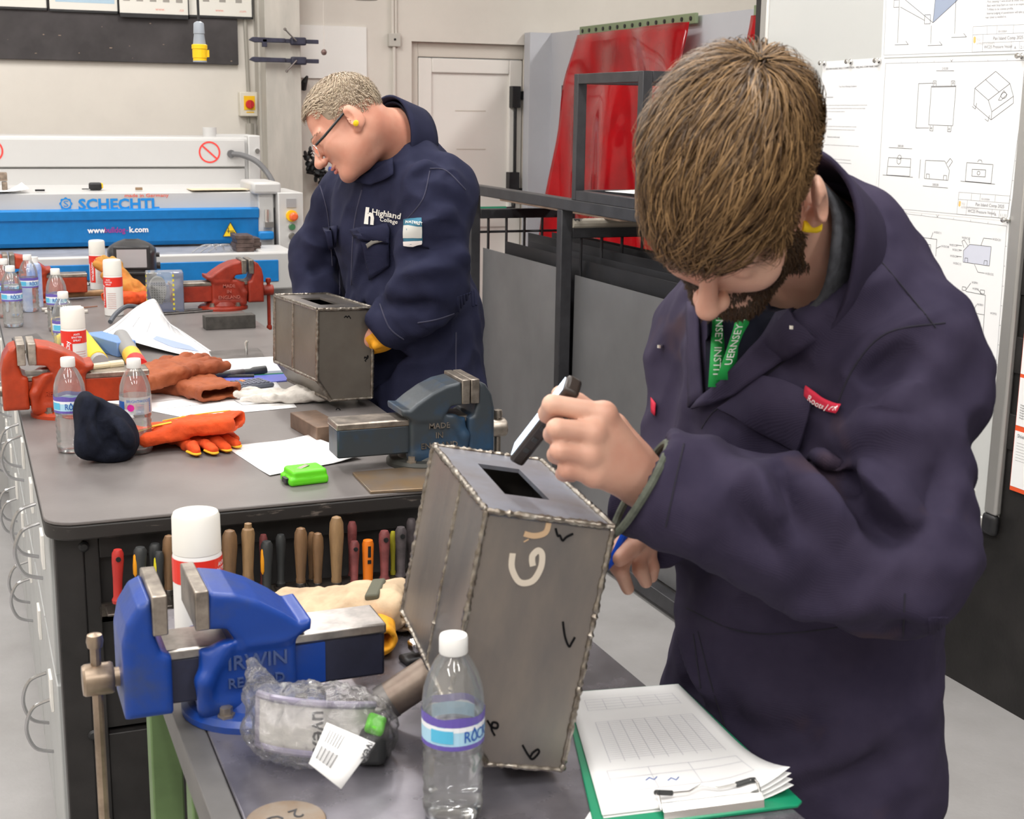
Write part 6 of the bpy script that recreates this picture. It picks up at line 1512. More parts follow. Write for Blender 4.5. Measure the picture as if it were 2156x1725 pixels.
nbl(MB().bx(0.25, 0.70, 1.51, 1.53, 0.20, 0.26).bx(0.215, 0.245, 0.64, 1.5, 0.2, 0.25), 'leg_brace', GLEG)
# clipboard with score sheets
P = [Wz(*p, NZ+0.008) for p in ((1195, 1458), (1428, 1440), (1660, 1668), (1268, 1716))]
o = sum(P)/4; o[2] = NZ
CBN = empty('clipboard', tuple(o), label='green clipboard with a stack of score sheets on near bench', cat='clipboard')
def cat_(u, v, z=0.0):
    p = (P[0]*(1-u)+P[1]*u)*(1-v)+(P[3]*(1-u)+P[2]*u)*v-o; return (p[0], p[1], z)
q = MB(); ring = [(-0.03, -0.03), (1.03, -0.03), (1.04, 1.05), (1.0, 1.075), (0.0, 1.075), (-0.05, 1.03)]
q.add([cat_(u, v, 0.0006) for u, v in ring]+[cat_(u, v, 0.0042) for u, v in ring], [(5, 4, 3, 2, 1, 0), (6, 7, 8, 9, 10, 11)]+[(i, (i+1) % 6, (i+1) % 6+6, i+6) for i in range(6)])
q.build('board', mat('green_clipboard', (0.01, 0.26, 0.13), 0.3), CBN, bevel=0.001)
def zc_(u, v, k=0.0):
    c = max(0, u-0.62)/0.38*max(0, v-0.55)/0.45
    return 0.0075+0.030*c*c*(1-0.25*k)-0.004*k
for k in range(4):
    MB().grid(lambda u, v: cat_(u+0.006*k*v, v+0.004*k, zc_(u, v, k*0.5)-0.0009*k), 18, 18).build('score_sheet', PAPER, CBN, solid=0.0004, smooth=70)
tbl = MB()
def tline(a, b, w_=0.0005):
    for k in range(6):
        u0, v0 = a[0]+(b[0]-a[0])*k/6, a[1]+(b[1]-a[1])*k/6; u1, v1 = a[0]+(b[0]-a[0])*(k+1)/6, a[1]+(b[1]-a[1])*(k+1)/6
        p, r_ = np.array(cat_(u0, v0, zc_(u0, v0)+0.0006)), np.array(cat_(u1, v1, zc_(u1, v1)+0.0006)); d = r_-p; L = np.linalg.norm(d[:2])
        if L < 1e-7: continue
        n = np.array((-d[1], d[0], 0))/L*w_; tbl.quad(p-n, r_-n, r_+n, p+n)
for k in range(20): tline((0.14, 0.30+k*0.0165), (0.88, 0.30+k*0.0165), 0.0003)
for k in range(9): tline((0.14+k*0.0925, 0.30), (0.14+k*0.0925, 0.64), 0.0004)
for k in range(5): tline((0.12, 0.09+k*0.025), (0.88, 0.09+k*0.025), 0.0003)
for k in range(6): tline((0.12+k*0.15, 0.09), (0.12+k*0.15, 0.19), 0.0003)
for v in (0.70, 0.76, 0.86): tline((0.10, v), (0.9, v), 0.0004)
for u in (0.1, 0.35, 0.6, 0.9): tline((u, 0.70), (u, 0.86), 0.0004)
tbl.build('print', mat('pale_table_print', (0.62, 0.62, 0.66), 0.8), CBN, smooth=0)
q = MB()
for k, (u, v) in enumerate(((0.30, 0.80), (0.42, 0.82))):
    A = np.array(cat_(u, v, zc_(u, v)+0.001)); q.tube([A, A+np.array((0.006, 0.004, 0)), A+np.array((0.009, -0.002, 0)), A+np.array((0.015, 0.003, 0))], 0.0005, 5)
q.build('signature', LDB, CBN)
# the wire clip at the near edge
c0, c1 = np.array(cat_(0.30, 1.03)), np.array(cat_(0.83, 1.03)); ax = (c1-c0)/np.linalg.norm(c1-c0); pr = np.array(cat_(0.5, 0.85))-np.array(cat_(0.5, 1.03)); pr[2] = 0; pr /= np.linalg.norm(pr)
up = np.array((0, 0, 1.0))
q = MB(); prof = [(-0.010, 0.004), (-0.008, 0.012), (0.0, 0.017), (0.010, 0.013), (0.014, 0.009), (0.012, 0.008), (0.0, 0.013), (-0.006, 0.009)]
q.add([c0+pr*a+up*b for a, b in prof]+[c1+pr*a+up*b for a, b in prof], [(0, 1, 2, 3, 4, 5, 6, 7), (15, 14, 13, 12, 11, 10, 9, 8)]+[(i, i+8, (i+1) % 8+8, (i+1) % 8) for i in range(8)])
q.build('clip_bar', BRASSY, CBN)
wire = [c0+up*0.010, c0+pr*0.012+up*0.02, c0+pr*0.024+up*0.018, c0+pr*0.026+ax*0.012+up*0.014, c0+pr*0.027+ax*0.04+up*0.0125, (c0+c1)/2+pr*0.036+up*0.014, c1+pr*0.027-ax*0.04+up*0.0125, c1+pr*0.026-ax*0.012+up*0.016, c1+pr*0.024+up*0.020, c1+pr*0.012+up*0.021, c1+up*0.010]
MB().tube(wire, 0.0014, 7).build('clip_wire', BRASSY, CBN)
MB().tube([c0+pr*0.022+up*0.019, c0+pr*0.026+ax*0.003+up*0.0165, c0+pr*0.0265+ax*0.02+up*0.0135], 0.003, 8).tube([c1+pr*0.022+up*0.020, c1+pr*0.026-ax*0.003+up*0.018, c1+pr*0.0265-ax*0.02+up*0.0145], 0.003, 8).pieces('clip_sleeve', BLKH, CBN)
# leaflet under the clipboard
P2 = [Wz(*p, NZ+0.0008) for p in ((1215, 1705), (1250, 1700), (1470, 1722), (1480, 1760))]
lf = empty('leaflet', tuple(Wz(1330, 1740, NZ)), label='white leaflet with red and blue print at the lower picture edge', cat='leaflet')
ol = Wz(1330, 1740, NZ)
LQ = [Wz(*p, NZ+0.001)-ol for p in ((1242, 1710), (1468, 1726), (1480, 1800), (1190, 1790))]
MB().quad(*[tuple(p) for p in LQ][::-1]).build('leaflet_sheet', PAPER, lf, solid=0.0004, smooth=0)
LR = [Wz(*p, NZ+0.0016)-ol for p in ((1276, 1716), (1420, 1726), (1422, 1740), (1274, 1728))]
MB().quad(*[tuple(p) for p in LR][::-1]).build('red_print', CANR, lf, smooth=0)
# stamped disc
dc = empty('stamped_disc', tuple(Wz(602, 1738, NZ)), label='round steel disc stamped 2 G at lower picture edge', cat='steel disc')
MB().lathe([(0.041, 0), (0.042, 0.001), (0.042, 0.005), (0.041, 0.006), (0.001, 0.006)], n=40).build('disc', mat('bright_rusty_disc', (0.36, 0.31, 0.26), 0.36, metal=0.8, col2=(0.30, 0.21, 0.14), vscale=18), dc)
MB().text('2 G', 0.026, (-0.002, 0.014, 0.0062), (-0.95, -0.25, 0), (0.25, -0.95, 0), depth=0.0004).text('D', 0.026, (-0.028, 0.001, 0.0062), (-0.2, -0.9, 0), (0.9, -0.2, 0), depth=0.0004).build('stamped_letters', INK, dc, smooth=0)
# stapler-like tool behind the box
sp = empty('stapler', tuple(Wz(895, 1388, NZ)), 0.2, label='small black and silver stapler half behind tilted box', cat='stapler')
MB().bx(-0.035, 0.05, -0.014, 0.014, 0, 0.010).build('stapler_base', BLACKIRON, sp, bevel=0.004)
MB().bx(-0.02, 0.05, -0.011, 0.011, 0.016, 0.032).build('stapler_arm', BRASSY, sp, bevel=0.004, rot=(0, -0.12, 0))
# gloves behind the vice
ga = glove('leather_glove', (0.50, 1.80, NZ), 2.9, TANG, 'tan leather work glove with grey patch behind vice slide', cuff=0.05, wid=0.048, h=0.030, seed=21)
ga.rotation_euler = (0, 0.12, 2.7)
MB().bx(-0.035, -0.015, -0.03, 0.04, 0.056, 0.066).build('knuckle_patch', mat('grey_olive_patch', (0.10, 0.10, 0.07), 0.8), ga, bevel=0.003)
gy = glove('leather_glove', (0.475, 1.715, NZ), 0.9, YGL, 'yellow leather glove cuff hanging below the tan glove', cuff=0.03, wid=0.028, h=0.022, seed=23, length=0.04)
gy.rotation_euler = (0, 0.05, 1.4); gy.location = (0.487, 1.725, NZ)
gb = glove('leather_glove', (0.56, 1.80, NZ), 0.3, TANG, 'second tan glove, its fingers touching the tilted box', cuff=0.02, wid=0.036, h=0.018, seed=29, length=0.05)
gb.rotation_euler = (0, 0, 1.0); gb.location = (0.555, 1.79, NZ)

# ------------------------------------------------------------------ goggles in a crumpled clear bag
bo_ = np.array(Wz(672, 1600, NZ)); bo_[2] = NZ
BG = empty('bagged_goggles', tuple(bo_), label='clear safety goggles in a crumpled plastic bag with tag', cat='goggles')
ex = nrm((RT[0], RT[1], 0)); ey = nrm((FW[0], FW[1], 0))
def Lg(x, y, z): return ex*x+ey*y+np.array((0, 0, z))
# goggle frame: a curved clear lens with a purple grey rim
def lens(u, v):
    a = math.radians(-66+132*u); x = 0.072*math.sin(a); y = -0.046*math.cos(a)+0.035; z = 0.012+0.056*v-0.012*u
    return tuple(Lg(x-0.004, y-0.012*(1-v), z+0.012*math.cos(a)))
MB().grid(lens, 24, 8).build('goggle_lens', mat('milky_lens', (0.72, 0.70, 0.66), 0.25, trans=0.35, ior=1.2, spec=0.3), BG, solid=0.003, smooth=60)
RIM = mat('purple_grey_rim', (0.24, 0.22, 0.30), 0.3)
MB().tube([lens(k/20, 1.0) for k in range(21)], 0.0048, 8).tube([lens(k/20, 0.0) for k in range(21)], 0.0045, 8).tube([lens(0.0, k/6) for k in range(7)], 0.0045, 8).build('goggle_rim', RIM, BG)
MB().grid(lambda u, v: tuple(Lg(-0.066+0.135*u, 0.015+0.05*v, 0.012+0.052*(1-0.4*v)-0.01*u)), 10, 6).build('face_seal', mat('pale_seal', (0.6, 0.58, 0.56), 0.5), BG, solid=0.003)
MB().at(tuple(Lg(0.064, 0.005, 0.022)), (0, 0, -YAW)).bx(-0.017, 0.014, -0.028, 0.03, -0.020, 0.020).build('strap_buckle', BLKH, BG, bevel=0.008)
MB().at(tuple(Lg(0.066, -0.008, 0.046)), (0.2, 0.35, -YAW)).bx(-0.012, 0.010, -0.014, 0.014, -0.004, 0.008).build('green_clip', LIM, BG, bevel=0.004)
MB().text('uvex', 0.026, tuple(Lg(-0.003, -0.025, 0.047)), tuple(-np.array((0, 0, 1.0))), tuple(ex), weight=0.02).build('lens_lettering', INK, BG, smooth=0)
s = SDF((-0.12, -0.11, -0.003), (0.12, 0.12, 0.13), 0.0040)
s.add(ell(Lg(-0.008, 0.010, 0.040), np.array([ex, ey, (0, 0, 1)]), (0.080, 0.064, 0.043)), 0.001)
s.add(ell(Lg(0.045, 0.012, 0.030), np.array([ex, ey, (0, 0, 1)]), (0.042, 0.048, 0.034)), 0.02)
s.add(rcone(Lg(-0.068, 0.02, 0.066), Lg(-0.076, 0.018, 0.108), 0.020, 0.006), 0.02)
V, F = s.mesh(); N = vnormals(V, F)
n1 = np.abs(fbm(V, 24, 4.2, 3)); V = V+N*(0.012*(0.35-n1)+0.004*fbm(V, 75, 1.5, 2))[:, None]; V[:, 2] = np.maximum(V[:, 2], 0.0006)
np_mesh('bag_film', V, F, thin_clear('crumpled_bag_film', (0.95, 0.95, 0.96), 0.10, 0.06, 0.9, 70, white=0.05), BG)
# white tag lying on the bag
tc_ = [W(688, 1522, 1.405), W(790, 1565, 1.40), W(718, 1662, 1.37), W(650, 1608, 1.375)]
T = [p-bo_ for p in tc_]
tg = MB().grid(lambda u, v: tuple((T[0]*(1-u)+T[1]*u)*(1-v)+(T[3]*(1-u)+T[2]*u)*v), 4, 4).build('paper_tag', PAPER, BG, solid=0.0005)
nn = nrm(np.cross(T[1]-T[0], T[0]-T[3])); nn = nn if nn @ (-FW) > 0 else -nn
tx, ty = nrm(T[1]-T[0]), nrm(T[0]-T[3])
q = MB()
def tp(u, v): return tuple((T[0]*(1-u)+T[1]*u)*(1-v)+(T[3]*(1-u)+T[2]*u)*v+nn*0.0009)
for k in range(14):
    u = 0.10+k*0.032; w_ = 0.010 if k % 3 else 0.018
    q.quad(tp(u, 0.82), tp(u+w_, 0.82), tp(u+w_, 0.52), tp(u, 0.52))
for k in range(6): q.quad(tp(0.12+k*0.06, 0.12), tp(0.135+k*0.06, 0.12), tp(0.135+k*0.06, 0.42), tp(0.12+k*0.06, 0.42))
q.text('uvex', 0.013, tp(0.90, 0.16), -ty, tx, weight=0.015)
q.build('tag_print', INK, BG, smooth=0)
# ------------------------------------------------------------------ people
def headparts(s, c, A, k, skin=True):
    """head in the frame A (rows: left, forward, up) around c, scale k"""
    def L(x, y, z): return c+(A[0]*x+A[1]*y+A[2]*z)*k
    def E(x, y, z, r_, kk=0.012): s.add(ell(L(x, y, z), A, np.array(r_)*k), kk*k)
    def Cn(a, b, ra, rb, kk=0.01): s.add(rcone(L(*a), L(*b), ra*k, rb*k), kk*k)
    E(0, -0.018, 0.036, (0.076, 0.098, 0.084), 0.001)
    E(0, 0.026, -0.036, (0.062, 0.066, 0.078), 0.03)
    for sx in (-1, 1):
        Cn((sx*0.052, -0.002, -0.055), (sx*0.024, 0.066, -0.098), 0.020, 0.018, 0.03)
        E(sx*0.040, 0.060, -0.028, (0.024, 0.026, 0.026), 0.02)
        Cn((sx*0.012, 0.087, 0.014), (sx*0.044, 0.070, 0.016), 0.010, 0.010, 0.014)
    Cn((-0.012, 0.076, -0.100), (0.012, 0.076, -0.100), 0.017, 0.017, 0.02)
    for sx in (-1, 1): s.cut(ell(L(sx*0.031, 0.098, -0.004), A, np.array((0.017, 0.014, 0.012))*k), 0.010*k)
    for sx in (-1, 1): E(sx*0.031, 0.075, -0.005, (0.0135, 0.013, 0.012), 0.003)
    Cn((0, 0.086, 0.008), (0, 0.116, -0.034), 0.0085, 0.0115, 0.010)
    E(0, 0.116, -0.037, (0.0125, 0.012, 0.011), 0.006)
    for sx in (-1, 1): E(sx*0.012, 0.104, -0.040, (0.0085, 0.011, 0.0085), 0.005)
    Cn((-0.020, 0.080, -0.066), (0.020, 0.080, -0.066), 0.0065, 0.0065, 0.006); E(0, 0.090, -0.064, (0.018, 0.009, 0.006), 0.006)
    Cn((-0.016, 0.083, -0.078), (0.016, 0.083, -0.078), 0.0070, 0.0070, 0.006)
    s.cut(rcone(L(-0.022, 0.098, -0.0715), L(0.022, 0.098, -0.0715), 0.0035*k, 0.0035*k), 0.004*k)
    for sx in (-1, 1):
        Re = np.array([nrm(A[0]*sx*0.92-A[1]*0.35), nrm(A[1]*0.92+A[0]*sx*0.35), A[2]])
        s.add(ell(L(sx*0.088, -0.016, -0.010), Re, np.array((0.0085, 0.023, 0.035))*k), 0.010*k)
        s.cut(ell(L(sx*0.098, -0.004, -0.006), Re, np.array((0.008, 0.011, 0.019))*k), 0.004*k)
        E(sx*0.083, -0.006, -0.039, (0.007, 0.010, 0.011), 0.006)
    return L

def skinmat(name, c, c2, vs=14):
    return mat(name, c, 0.48, col2=c2, vscale=vs, detail=3, sss=0.12, bump=0.06, bscale=220)

def strands(name, roots, dirs, Lc, A, k, c, off, length, width, mats, parent, base, seed=0, lift=0.006, wave=0.003, nseg=6, rad=(0.076, 0.098, 0.084), cen=(0, -0.018, 0.036), droop=0.0, jitter=0.16, flat_side=0.0):
    """ribbons that follow the skull ellipsoid; roots and dirs in head space"""
    rg = np.random.default_rng(seed)
    V = []; F = []; MI = []
    cen = np.array(cen); rad = np.array(rad)
    for r0, d0 in zip(roots, dirs):
        p = np.array(r0, float); d = np.array(d0, float)
        Ls = length*rg.uniform(0.6, 1.15)*(0.42 if (abs(r0[0]) > 0.05 and r0[2] < 0.075) else 1.0); st = Ls/nseg
        w_ = width*rg.uniform(0.6, 1.3); lf = lift*rg.uniform(0.2, 1.2); mi = int(rg.integers(0, len(mats)))
        ph = rg.uniform(0, 6.28); base_i = len(V)
        jit = rg.normal(0, jitter, 3)
        d = d+jit
        for i in range(nseg+1):
            n = (p-cen)/rad**2; n /= np.linalg.norm(n)
            d = d-n*(d@n); d /= np.linalg.norm(d)+1e-9
            q = (p-cen)/rad; q = q/np.linalg.norm(q); surf = cen+q*rad
            t = i/nseg
            sf = min(1.0, max(0.0, (abs(surf[0])-0.045)/0.028))*(flat_side if surf[2] < 0.085 else 0.0)
            h = off*(1-0.75*sf)+lf*(1-0.7*sf)*math.sin(math.pi*min(1, 0.15+t*0.85))*1.2
            pos = surf+n*h
            sd = np.cross(n, d); pos = pos+sd*wave*math.sin(3*t+ph)
            ww = w_*(1-0.75*t)
            for sg_ in (-1, 1):
                x = (pos+sd*sg_*ww)*k
                V.append(c+A[0]*x[0]+A[1]*x[1]+A[2]*x[2])
            p = surf+d*st+np.array((0, 0, -droop*t*st))
        for i in range(nseg):
            a = base_i+2*i; F.append((a, a+1, a+3, a+2)); MI.append(mi)
    return V, F, MI

def arm_wrinkles(V, N, a, b, amp, seed, fa=11, fp=5, R=0.12):
    a = np.asarray(a); b = np.asarray(b); e = b-a; L = np.linalg.norm(e); e = e/L
    d, t = seg_dist(V, [a, b]); w_ = np.clip((R-d)/0.03, 0, 1)
    idx = np.nonzero(w_ > 0)[0]; out = np.zeros(len(V))
    x = nrm(np.cross(e, (0.3, 0.2, 1))); y = np.cross(e, x)
    for i in idx:
        q = V[i]-a; al = q@e
        n = noise.fractal(Vector((al*fa+seed+4*(q@x), (q@x)*fp, (q@y)*fp)), 1.0, 2.0, 2)
        out[i] = (1-2.2*abs(n))*w_[i]*amp
    return V+N*out[:, None]
def offs(mb, o):
    mb.v = [(p[0]-o[0], p[1]-o[1], p[2]-o[2]) for p in mb.v]; return mb
def frame3(lat, upv):
    lat = nrm(lat); upv = nrm(np.asarray(upv)-lat*(np.asarray(upv)@lat)); return np.array([lat, np.cross(upv, lat), upv])

SKIN1 = skinmat('fair_skin', (0.66, 0.40, 0.30), (0.58, 0.30, 0.22), 12)
SKIN2 = skinmat('ruddy_skin', (0.66, 0.33, 0.235), (0.60, 0.26, 0.18), 14)
def twill(name, c, c2, vs=7, stain=False):
    m = mat(name, c, 0.85, col2=c2, vscale=vs, detail=5, bump=0.0, spec=0.2)
    nt = m.node_tree; b = nt.nodes['Principled BSDF']
    if stain:
        src = b.inputs['Base Color'].links[0].from_socket
        t2 = nt.nodes.new('ShaderNodeTexCoord'); n2 = nt.nodes.new('ShaderNodeTexNoise'); n2.inputs['Scale'].default_value = 6.5; n2.inputs['Detail'].default_value = 3
        m2 = nt.nodes.new('ShaderNodeMapRange'); m2.inputs[1].default_value = 0.60; m2.inputs[2].default_value = 0.74; m2.inputs[4].default_value = 0.55
        x2 = nt.nodes.new('ShaderNodeMix'); x2.data_type = 'RGBA'; x2.inputs[7].default_value = (0.11, 0.058, 0.045, 1)
        nt.links.new(t2.outputs['Object'], n2.inputs['Vector']); nt.links.new(n2.outputs['Fac'], m2.inputs[0]); nt.links.new(m2.outputs[0], x2.inputs[0]); nt.links.new(src, x2.inputs[6]); nt.links.new(x2.outputs[2], b.inputs['Base Color'])
    tc = nt.nodes.new('ShaderNodeTexCoord'); wv = nt.nodes.new('ShaderNodeTexWave'); wv.inputs['Scale'].default_value = 240; wv.inputs['Distortion'].default_value = 1.5; wv.bands_direction = 'DIAGONAL'
    n = nt.nodes.new('ShaderNodeTexNoise'); n.inputs['Scale'].default_value = 60
    ad = nt.nodes.new('ShaderNodeMath'); ad.operation = 'ADD'
    bp = nt.nodes.new('ShaderNodeBump'); bp.inputs['Strength'].default_value = 0.12; bp.inputs['Distance'].default_value = 0.002
    nt.links.new(tc.outputs['Object'], wv.inputs['Vector']); nt.links.new(tc.outputs['Object'], n.inputs['Vector'])
    nt.links.new(wv.outputs['Fac'], ad.inputs[0]); nt.links.new(n.outputs['Fac'], ad.inputs[1]); nt.links.new(ad.outputs[0], bp.inputs['Height']); nt.links.new(bp.outputs[0], b.inputs['Normal'])
    return m
NAVY1 = twill('faded_purple_navy_cotton', (0.025, 0.020, 0.043), (0.042, 0.034, 0.064), stain=True)
NAVY2 = twill('navy_cotton', (0.013, 0.0145, 0.037), (0.021, 0.023, 0.052))
NAVYD = mat('dark_navy_knit', (0.010, 0.011, 0.020), 0.9, spec=0.1)
SEAMM = mat('dark_seam_thread', (0.018, 0.016, 0.028), 0.9)  # thread darker than the coverall cloth
STIT = mat('pale_stitch', (0.050, 0.050, 0.085), 0.9)

# ================================================================== near man
base1 = np.array((0.98, 1.30, 0.0))
P1 = empty('person', tuple(base1), label='brown haired man in purple navy coveralls bending over the tilted box', cat='person')
HC = W(1542, 412, 1.43)
F_ = nrm(cam2w((-0.30, -0.92, 0.24))); L_ = np.array(cam2w((0.88, -0.27, 0.36))); L_ = nrm(L_-F_*(L_@F_)); U_ = np.cross(F_, L_)
HA = np.array([L_, F_, U_]); HK = 0.99
# anatomical joints
shL, elL, wrL = W(1908, 800, 1.57), W(1885, 1180, 1.51), W(1362, 1020, 1.52)
shR, elR, wrR = W(1490, 720, 1.88), W(1470, 1010, 1.86), W(1375, 1100, 1.70)
c7 = W(1752, 560, 1.63)
ch, wa, pe = W(1705, 900, 1.72), W(1690, 1200, 1.80), W(1680, 1480, 1.84)
latU = nrm(shL-shR); latD = nrm(latU*0.7+np.array((0.25, -0.7, 0)))
# skin: head, neck, arms and hands as one surface
lo = np.minimum.reduce([HC-0.18, wrL-0.16, wrR-0.12]); hi = np.maximum.reduce([HC+0.16, shL+0.04, shR+0.04, elL+0.03, elR+0.03])
s = SDF(lo, hi, 0.0030)
LH = headparts(s, HC, HA, HK)
s.add(rcone(LH(0, -0.035, -0.04), c7, 0.058, 0.064), 0.03)
s.add(rcone(c7, (shL+shR)/2*0.6+ch*0.4, 0.065, 0.09), 0.04)
for (a, b, c_) in ((shL, elL, wrL), (shR, elR, wrR)):
    s.add(rcone(c7*0.5+a*0.5, a, 0.06, 0.05), 0.03); s.add(rcone(a, b, 0.046, 0.038), 0.02); s.add(rcone(b, c_, 0.036, 0.0235), 0.02)
    s.add(rcone((shL+shR)/2, a, 0.06, 0.05), 0.03)
# left hand closed round the torch
kn = [W(1272, 872, 1.468), W(1248, 912, 1.458), W(1240, 958, 1.460), W(1250, 1000, 1.470)]
for i, kp in enumerate(kn):
    s.add(rcone(wrL+(kp-wrL)*0.05, kp, 0.0215, 0.0125), 0.016)
pip = [W(1163, 852, 1.458), W(1172, 903, 1.444), W(1178, 950, 1.446), W(1192, 990, 1.456)]
dip = [W(1152, 872, 1.482), W(1163, 915, 1.470), W(1170, 958, 1.472), W(1186, 998, 1.480)]
tip = [W(1172, 888, 1.497), W(1185, 922, 1.490), W(1192, 962, 1.490), W(1205, 1002, 1.494)]
for i in range(4):
    r_ = (0.0108, 0.0110, 0.0104, 0.0092)[i]
    s.add(rcone(kn[i], pip[i], r_*1.12, r_*1.02), 0.005); s.add(rcone(pip[i], dip[i], r_*1.0, r_*0.92), 0.003); s.add(rcone(dip[i], tip[i], r_*0.9, r_*0.82), 0.003)
    s.add(ell(kn[i], EYE, (0.0125, 0.0125, 0.0125)), 0.008)
th = [wrL+np.array((0, 0, 0.0)), W(1290, 900, 1.520), W(1215, 850, 1.522), W(1178, 830, 1.505)]
s.add(rcone(W(1335, 960, 1.525), th[1], 0.020, 0.0165), 0.015); s.add(rcone(th[1], th[2], 0.0145, 0.0120), 0.008); s.add(rcone(th[2], th[3], 0.0118, 0.0095), 0.004)
# right hand, fingers hanging past the box
pk_ = W(1345, 1135, 1.685)
s.add(rcone(wrR, pk_, 0.023, 0.020), 0.015)
rf = [[W(1322, 1128, 1.665), W(1298, 1162, 1.645), W(1296, 1195, 1.650)], [W(1325, 1150, 1.665), W(1306, 1200, 1.648), W(1322, 1240, 1.655)], [W(1345, 1165, 1.675), W(1348, 1200, 1.665), W(1360, 1226, 1.672)], [W(1362, 1160, 1.69), W(1372, 1195, 1.685), W(1372, 1215, 1.69)]]
for i, f3 in enumerate(rf):
    s.add(rcone(pk_, f3[0], 0.018, 0.0115), 0.010)
    s.add(rcone(f3[0], f3[1], 0.0105, 0.0098), 0.004); s.add(rcone(f3[1], f3[2], 0.0096, 0.0080), 0.003)
s.add(rcone(W(1350, 1130, 1.66), W(1330, 1155, 1.640), 0.014, 0.0115), 0.01); s.add(rcone(W(1330, 1155, 1.640), W(1305, 1178, 1.630), 0.0112, 0.0092), 0.004)
V, F = s.mesh()
V = relax(V, F, 1, 0.35)
np_mesh('body', V, F, SKIN1, P1, off=base1)
skinC = Cloth(V, F)
# brows
def Hl(x, y, z): return HC+(HA[0]*x+HA[1]*y+HA[2]*z)*HK
HAIRB = [mat('hair_brown_dark', (0.055, 0.030, 0.014), 0.45, spec=0.25), mat('hair_brown', (0.120, 0.068, 0.030), 0.42, spec=0.25), mat('hair_brown_light', (0.25, 0.148, 0.066), 0.40, spec=0.25), mat('hair_brown_mid', (0.160, 0.094, 0.042), 0.42, spec=0.25)]
rg = np.random.default_rng(5)
roots = []; dirs = []
whorl = np.array((0.012, -0.082, 0.092))
rad = np.array((0.076, 0.098, 0.084)); cen = np.array((0, -0.018, 0.036))
while len(roots) < 15000:
    q = rg.normal(0, 1, 3); q /= np.linalg.norm(q); p = cen+q*rad
    hl = 0.062 if p[1] > 0.05 else (0.022 if p[1] > 0.028 else (0.040 if p[1] > -0.050 else -0.048))
    if p[2] < hl: continue
    roots.append(p)
    d = p-whorl; d = d/np.linalg.norm(d)
    fwd = np.array((-0.30, 1.0, -0.1)); wgt = np.clip((p[1]+0.07)/0.10, 0, 1)*0.75
    side = np.clip((abs(p[0])-0.045)/0.025, 0, 1)*np.clip((0.085-p[2])/0.05, 0, 1)
    cl = 0.22*math.sin(38*p[0]+9*math.sin(45*p[1]))
    dd = d*(1-wgt)+fwd*wgt+np.array((cl, 0, 0))
    dirs.append(dd*(1-side)+np.array((0, -0.75, -0.35))*side)
V1, F1, M1 = strands('hair', roots, dirs, None, HA, HK, HC, 0.014, 0.080, 0.0008, HAIRB, None, None, seed=3, lift=0.016, wave=0.003, nseg=7, jitter=0.08, flat_side=1.0)
# under layer
s = SDF(HC-0.16, HC+0.16, 0.0035)
s.add(ell(Hl(0, -0.020, 0.044), HA, np.array((0.079, 0.104, 0.088))*HK), 0.001)
cutp = [(Hl(0, 0.105, 0.015), (0.2, 0.055, 0.050)), (Hl(0, 0.05, -0.085), (0.2, 0.075, 0.085)), (Hl(0, -0.02, -0.095), (0.2, 0.2, 0.058))]
for c_, hf in cutp: s.cut(rbox(c_, HA, np.array(hf)*HK, 0.012), 0.012)
for sx in (-1, 1): s.cut(ell(Hl(sx*0.085, -0.008, -0.014), HA, np.array((0.034, 0.040, 0.048))*HK), 0.006)
V0, F0 = s.mesh(); V0 = V0+vnormals(V0, F0)*(0.003*fbm(V0, 45, 2.0, 2))[:, None]
n0 = len(V0)
Vh = np.vstack([V0, np.array(V1)]); Fh = np.vstack([F0, np.array(F1)+n0])
ho = np_mesh('hair', Vh, Fh, HAIRB, P1, off=base1)
ho.data.polygons.foreach_set('material_index', [0]*len(F0)+M1)
# beard and brows
NS = skinC.N; qh = ((skinC.V-HC)@HA.T)/HK
ax_ = np.abs(qh[:, 0]); y_, z_ = qh[:, 1], qh[:, 2]
msk = (np.linalg.norm(qh, axis=1) < 0.16) & (((z_ < -0.045) & (y_ > 0.008) & (ax_ > 0.030)) | ((z_ < -0.080) & (y_ > 0.02)) | ((ax_ < 0.034) & (z_ < -0.047) & (z_ > -0.064) & (y_ > 0.06)) | ((ax_ > 0.050) & (y_ > 0.016) & (y_ < 0.034) & (z_ < 0.012)) | ((ax_ > 0.038) & (z_ < -0.028) & (y_ > 0.008) & (y_ < 0.06))) & (z_ > -0.128)
ids = np.nonzero(msk)[0]; Vb = []; Fb = []; Mb = []
for i in rg.choice(ids, 7000):
    p = skinC.V[i]; n = NS[i]; d = -HA[2]*0.9+HA[1]*0.35+rg.normal(0, 0.25, 3); d = nrm(d-n*(d@n))
    sd = np.cross(n, d)*0.00075; L = rg.uniform(0.005, 0.012); k0 = len(Vb)
    p = p+rg.normal(0, 0.001, 3)
    Vb += [p-sd-n*0.0005, p+sd-n*0.0005, p+d*L*0.6+n*L*0.28+sd*0.7, p+d*L*0.6+n*L*0.28-sd*0.7, p+d*L+n*L*0.30+sd*0.15, p+d*L+n*L*0.30-sd*0.15]
    Fb += [(k0, k0+1, k0+2, k0+3), (k0+3, k0+2, k0+4, k0+5)]; m_ = int(rg.integers(0, 2)); Mb += [m_, m_]
bo2 = np_mesh('beard', np.array(Vb), np.array(Fb), [HAIRB[0], mat('beard_brown', (0.045, 0.026, 0.014), 0.6)], P1, off=base1); bo2.data.polygons.foreach_set('material_index', Mb)
eb = MB()
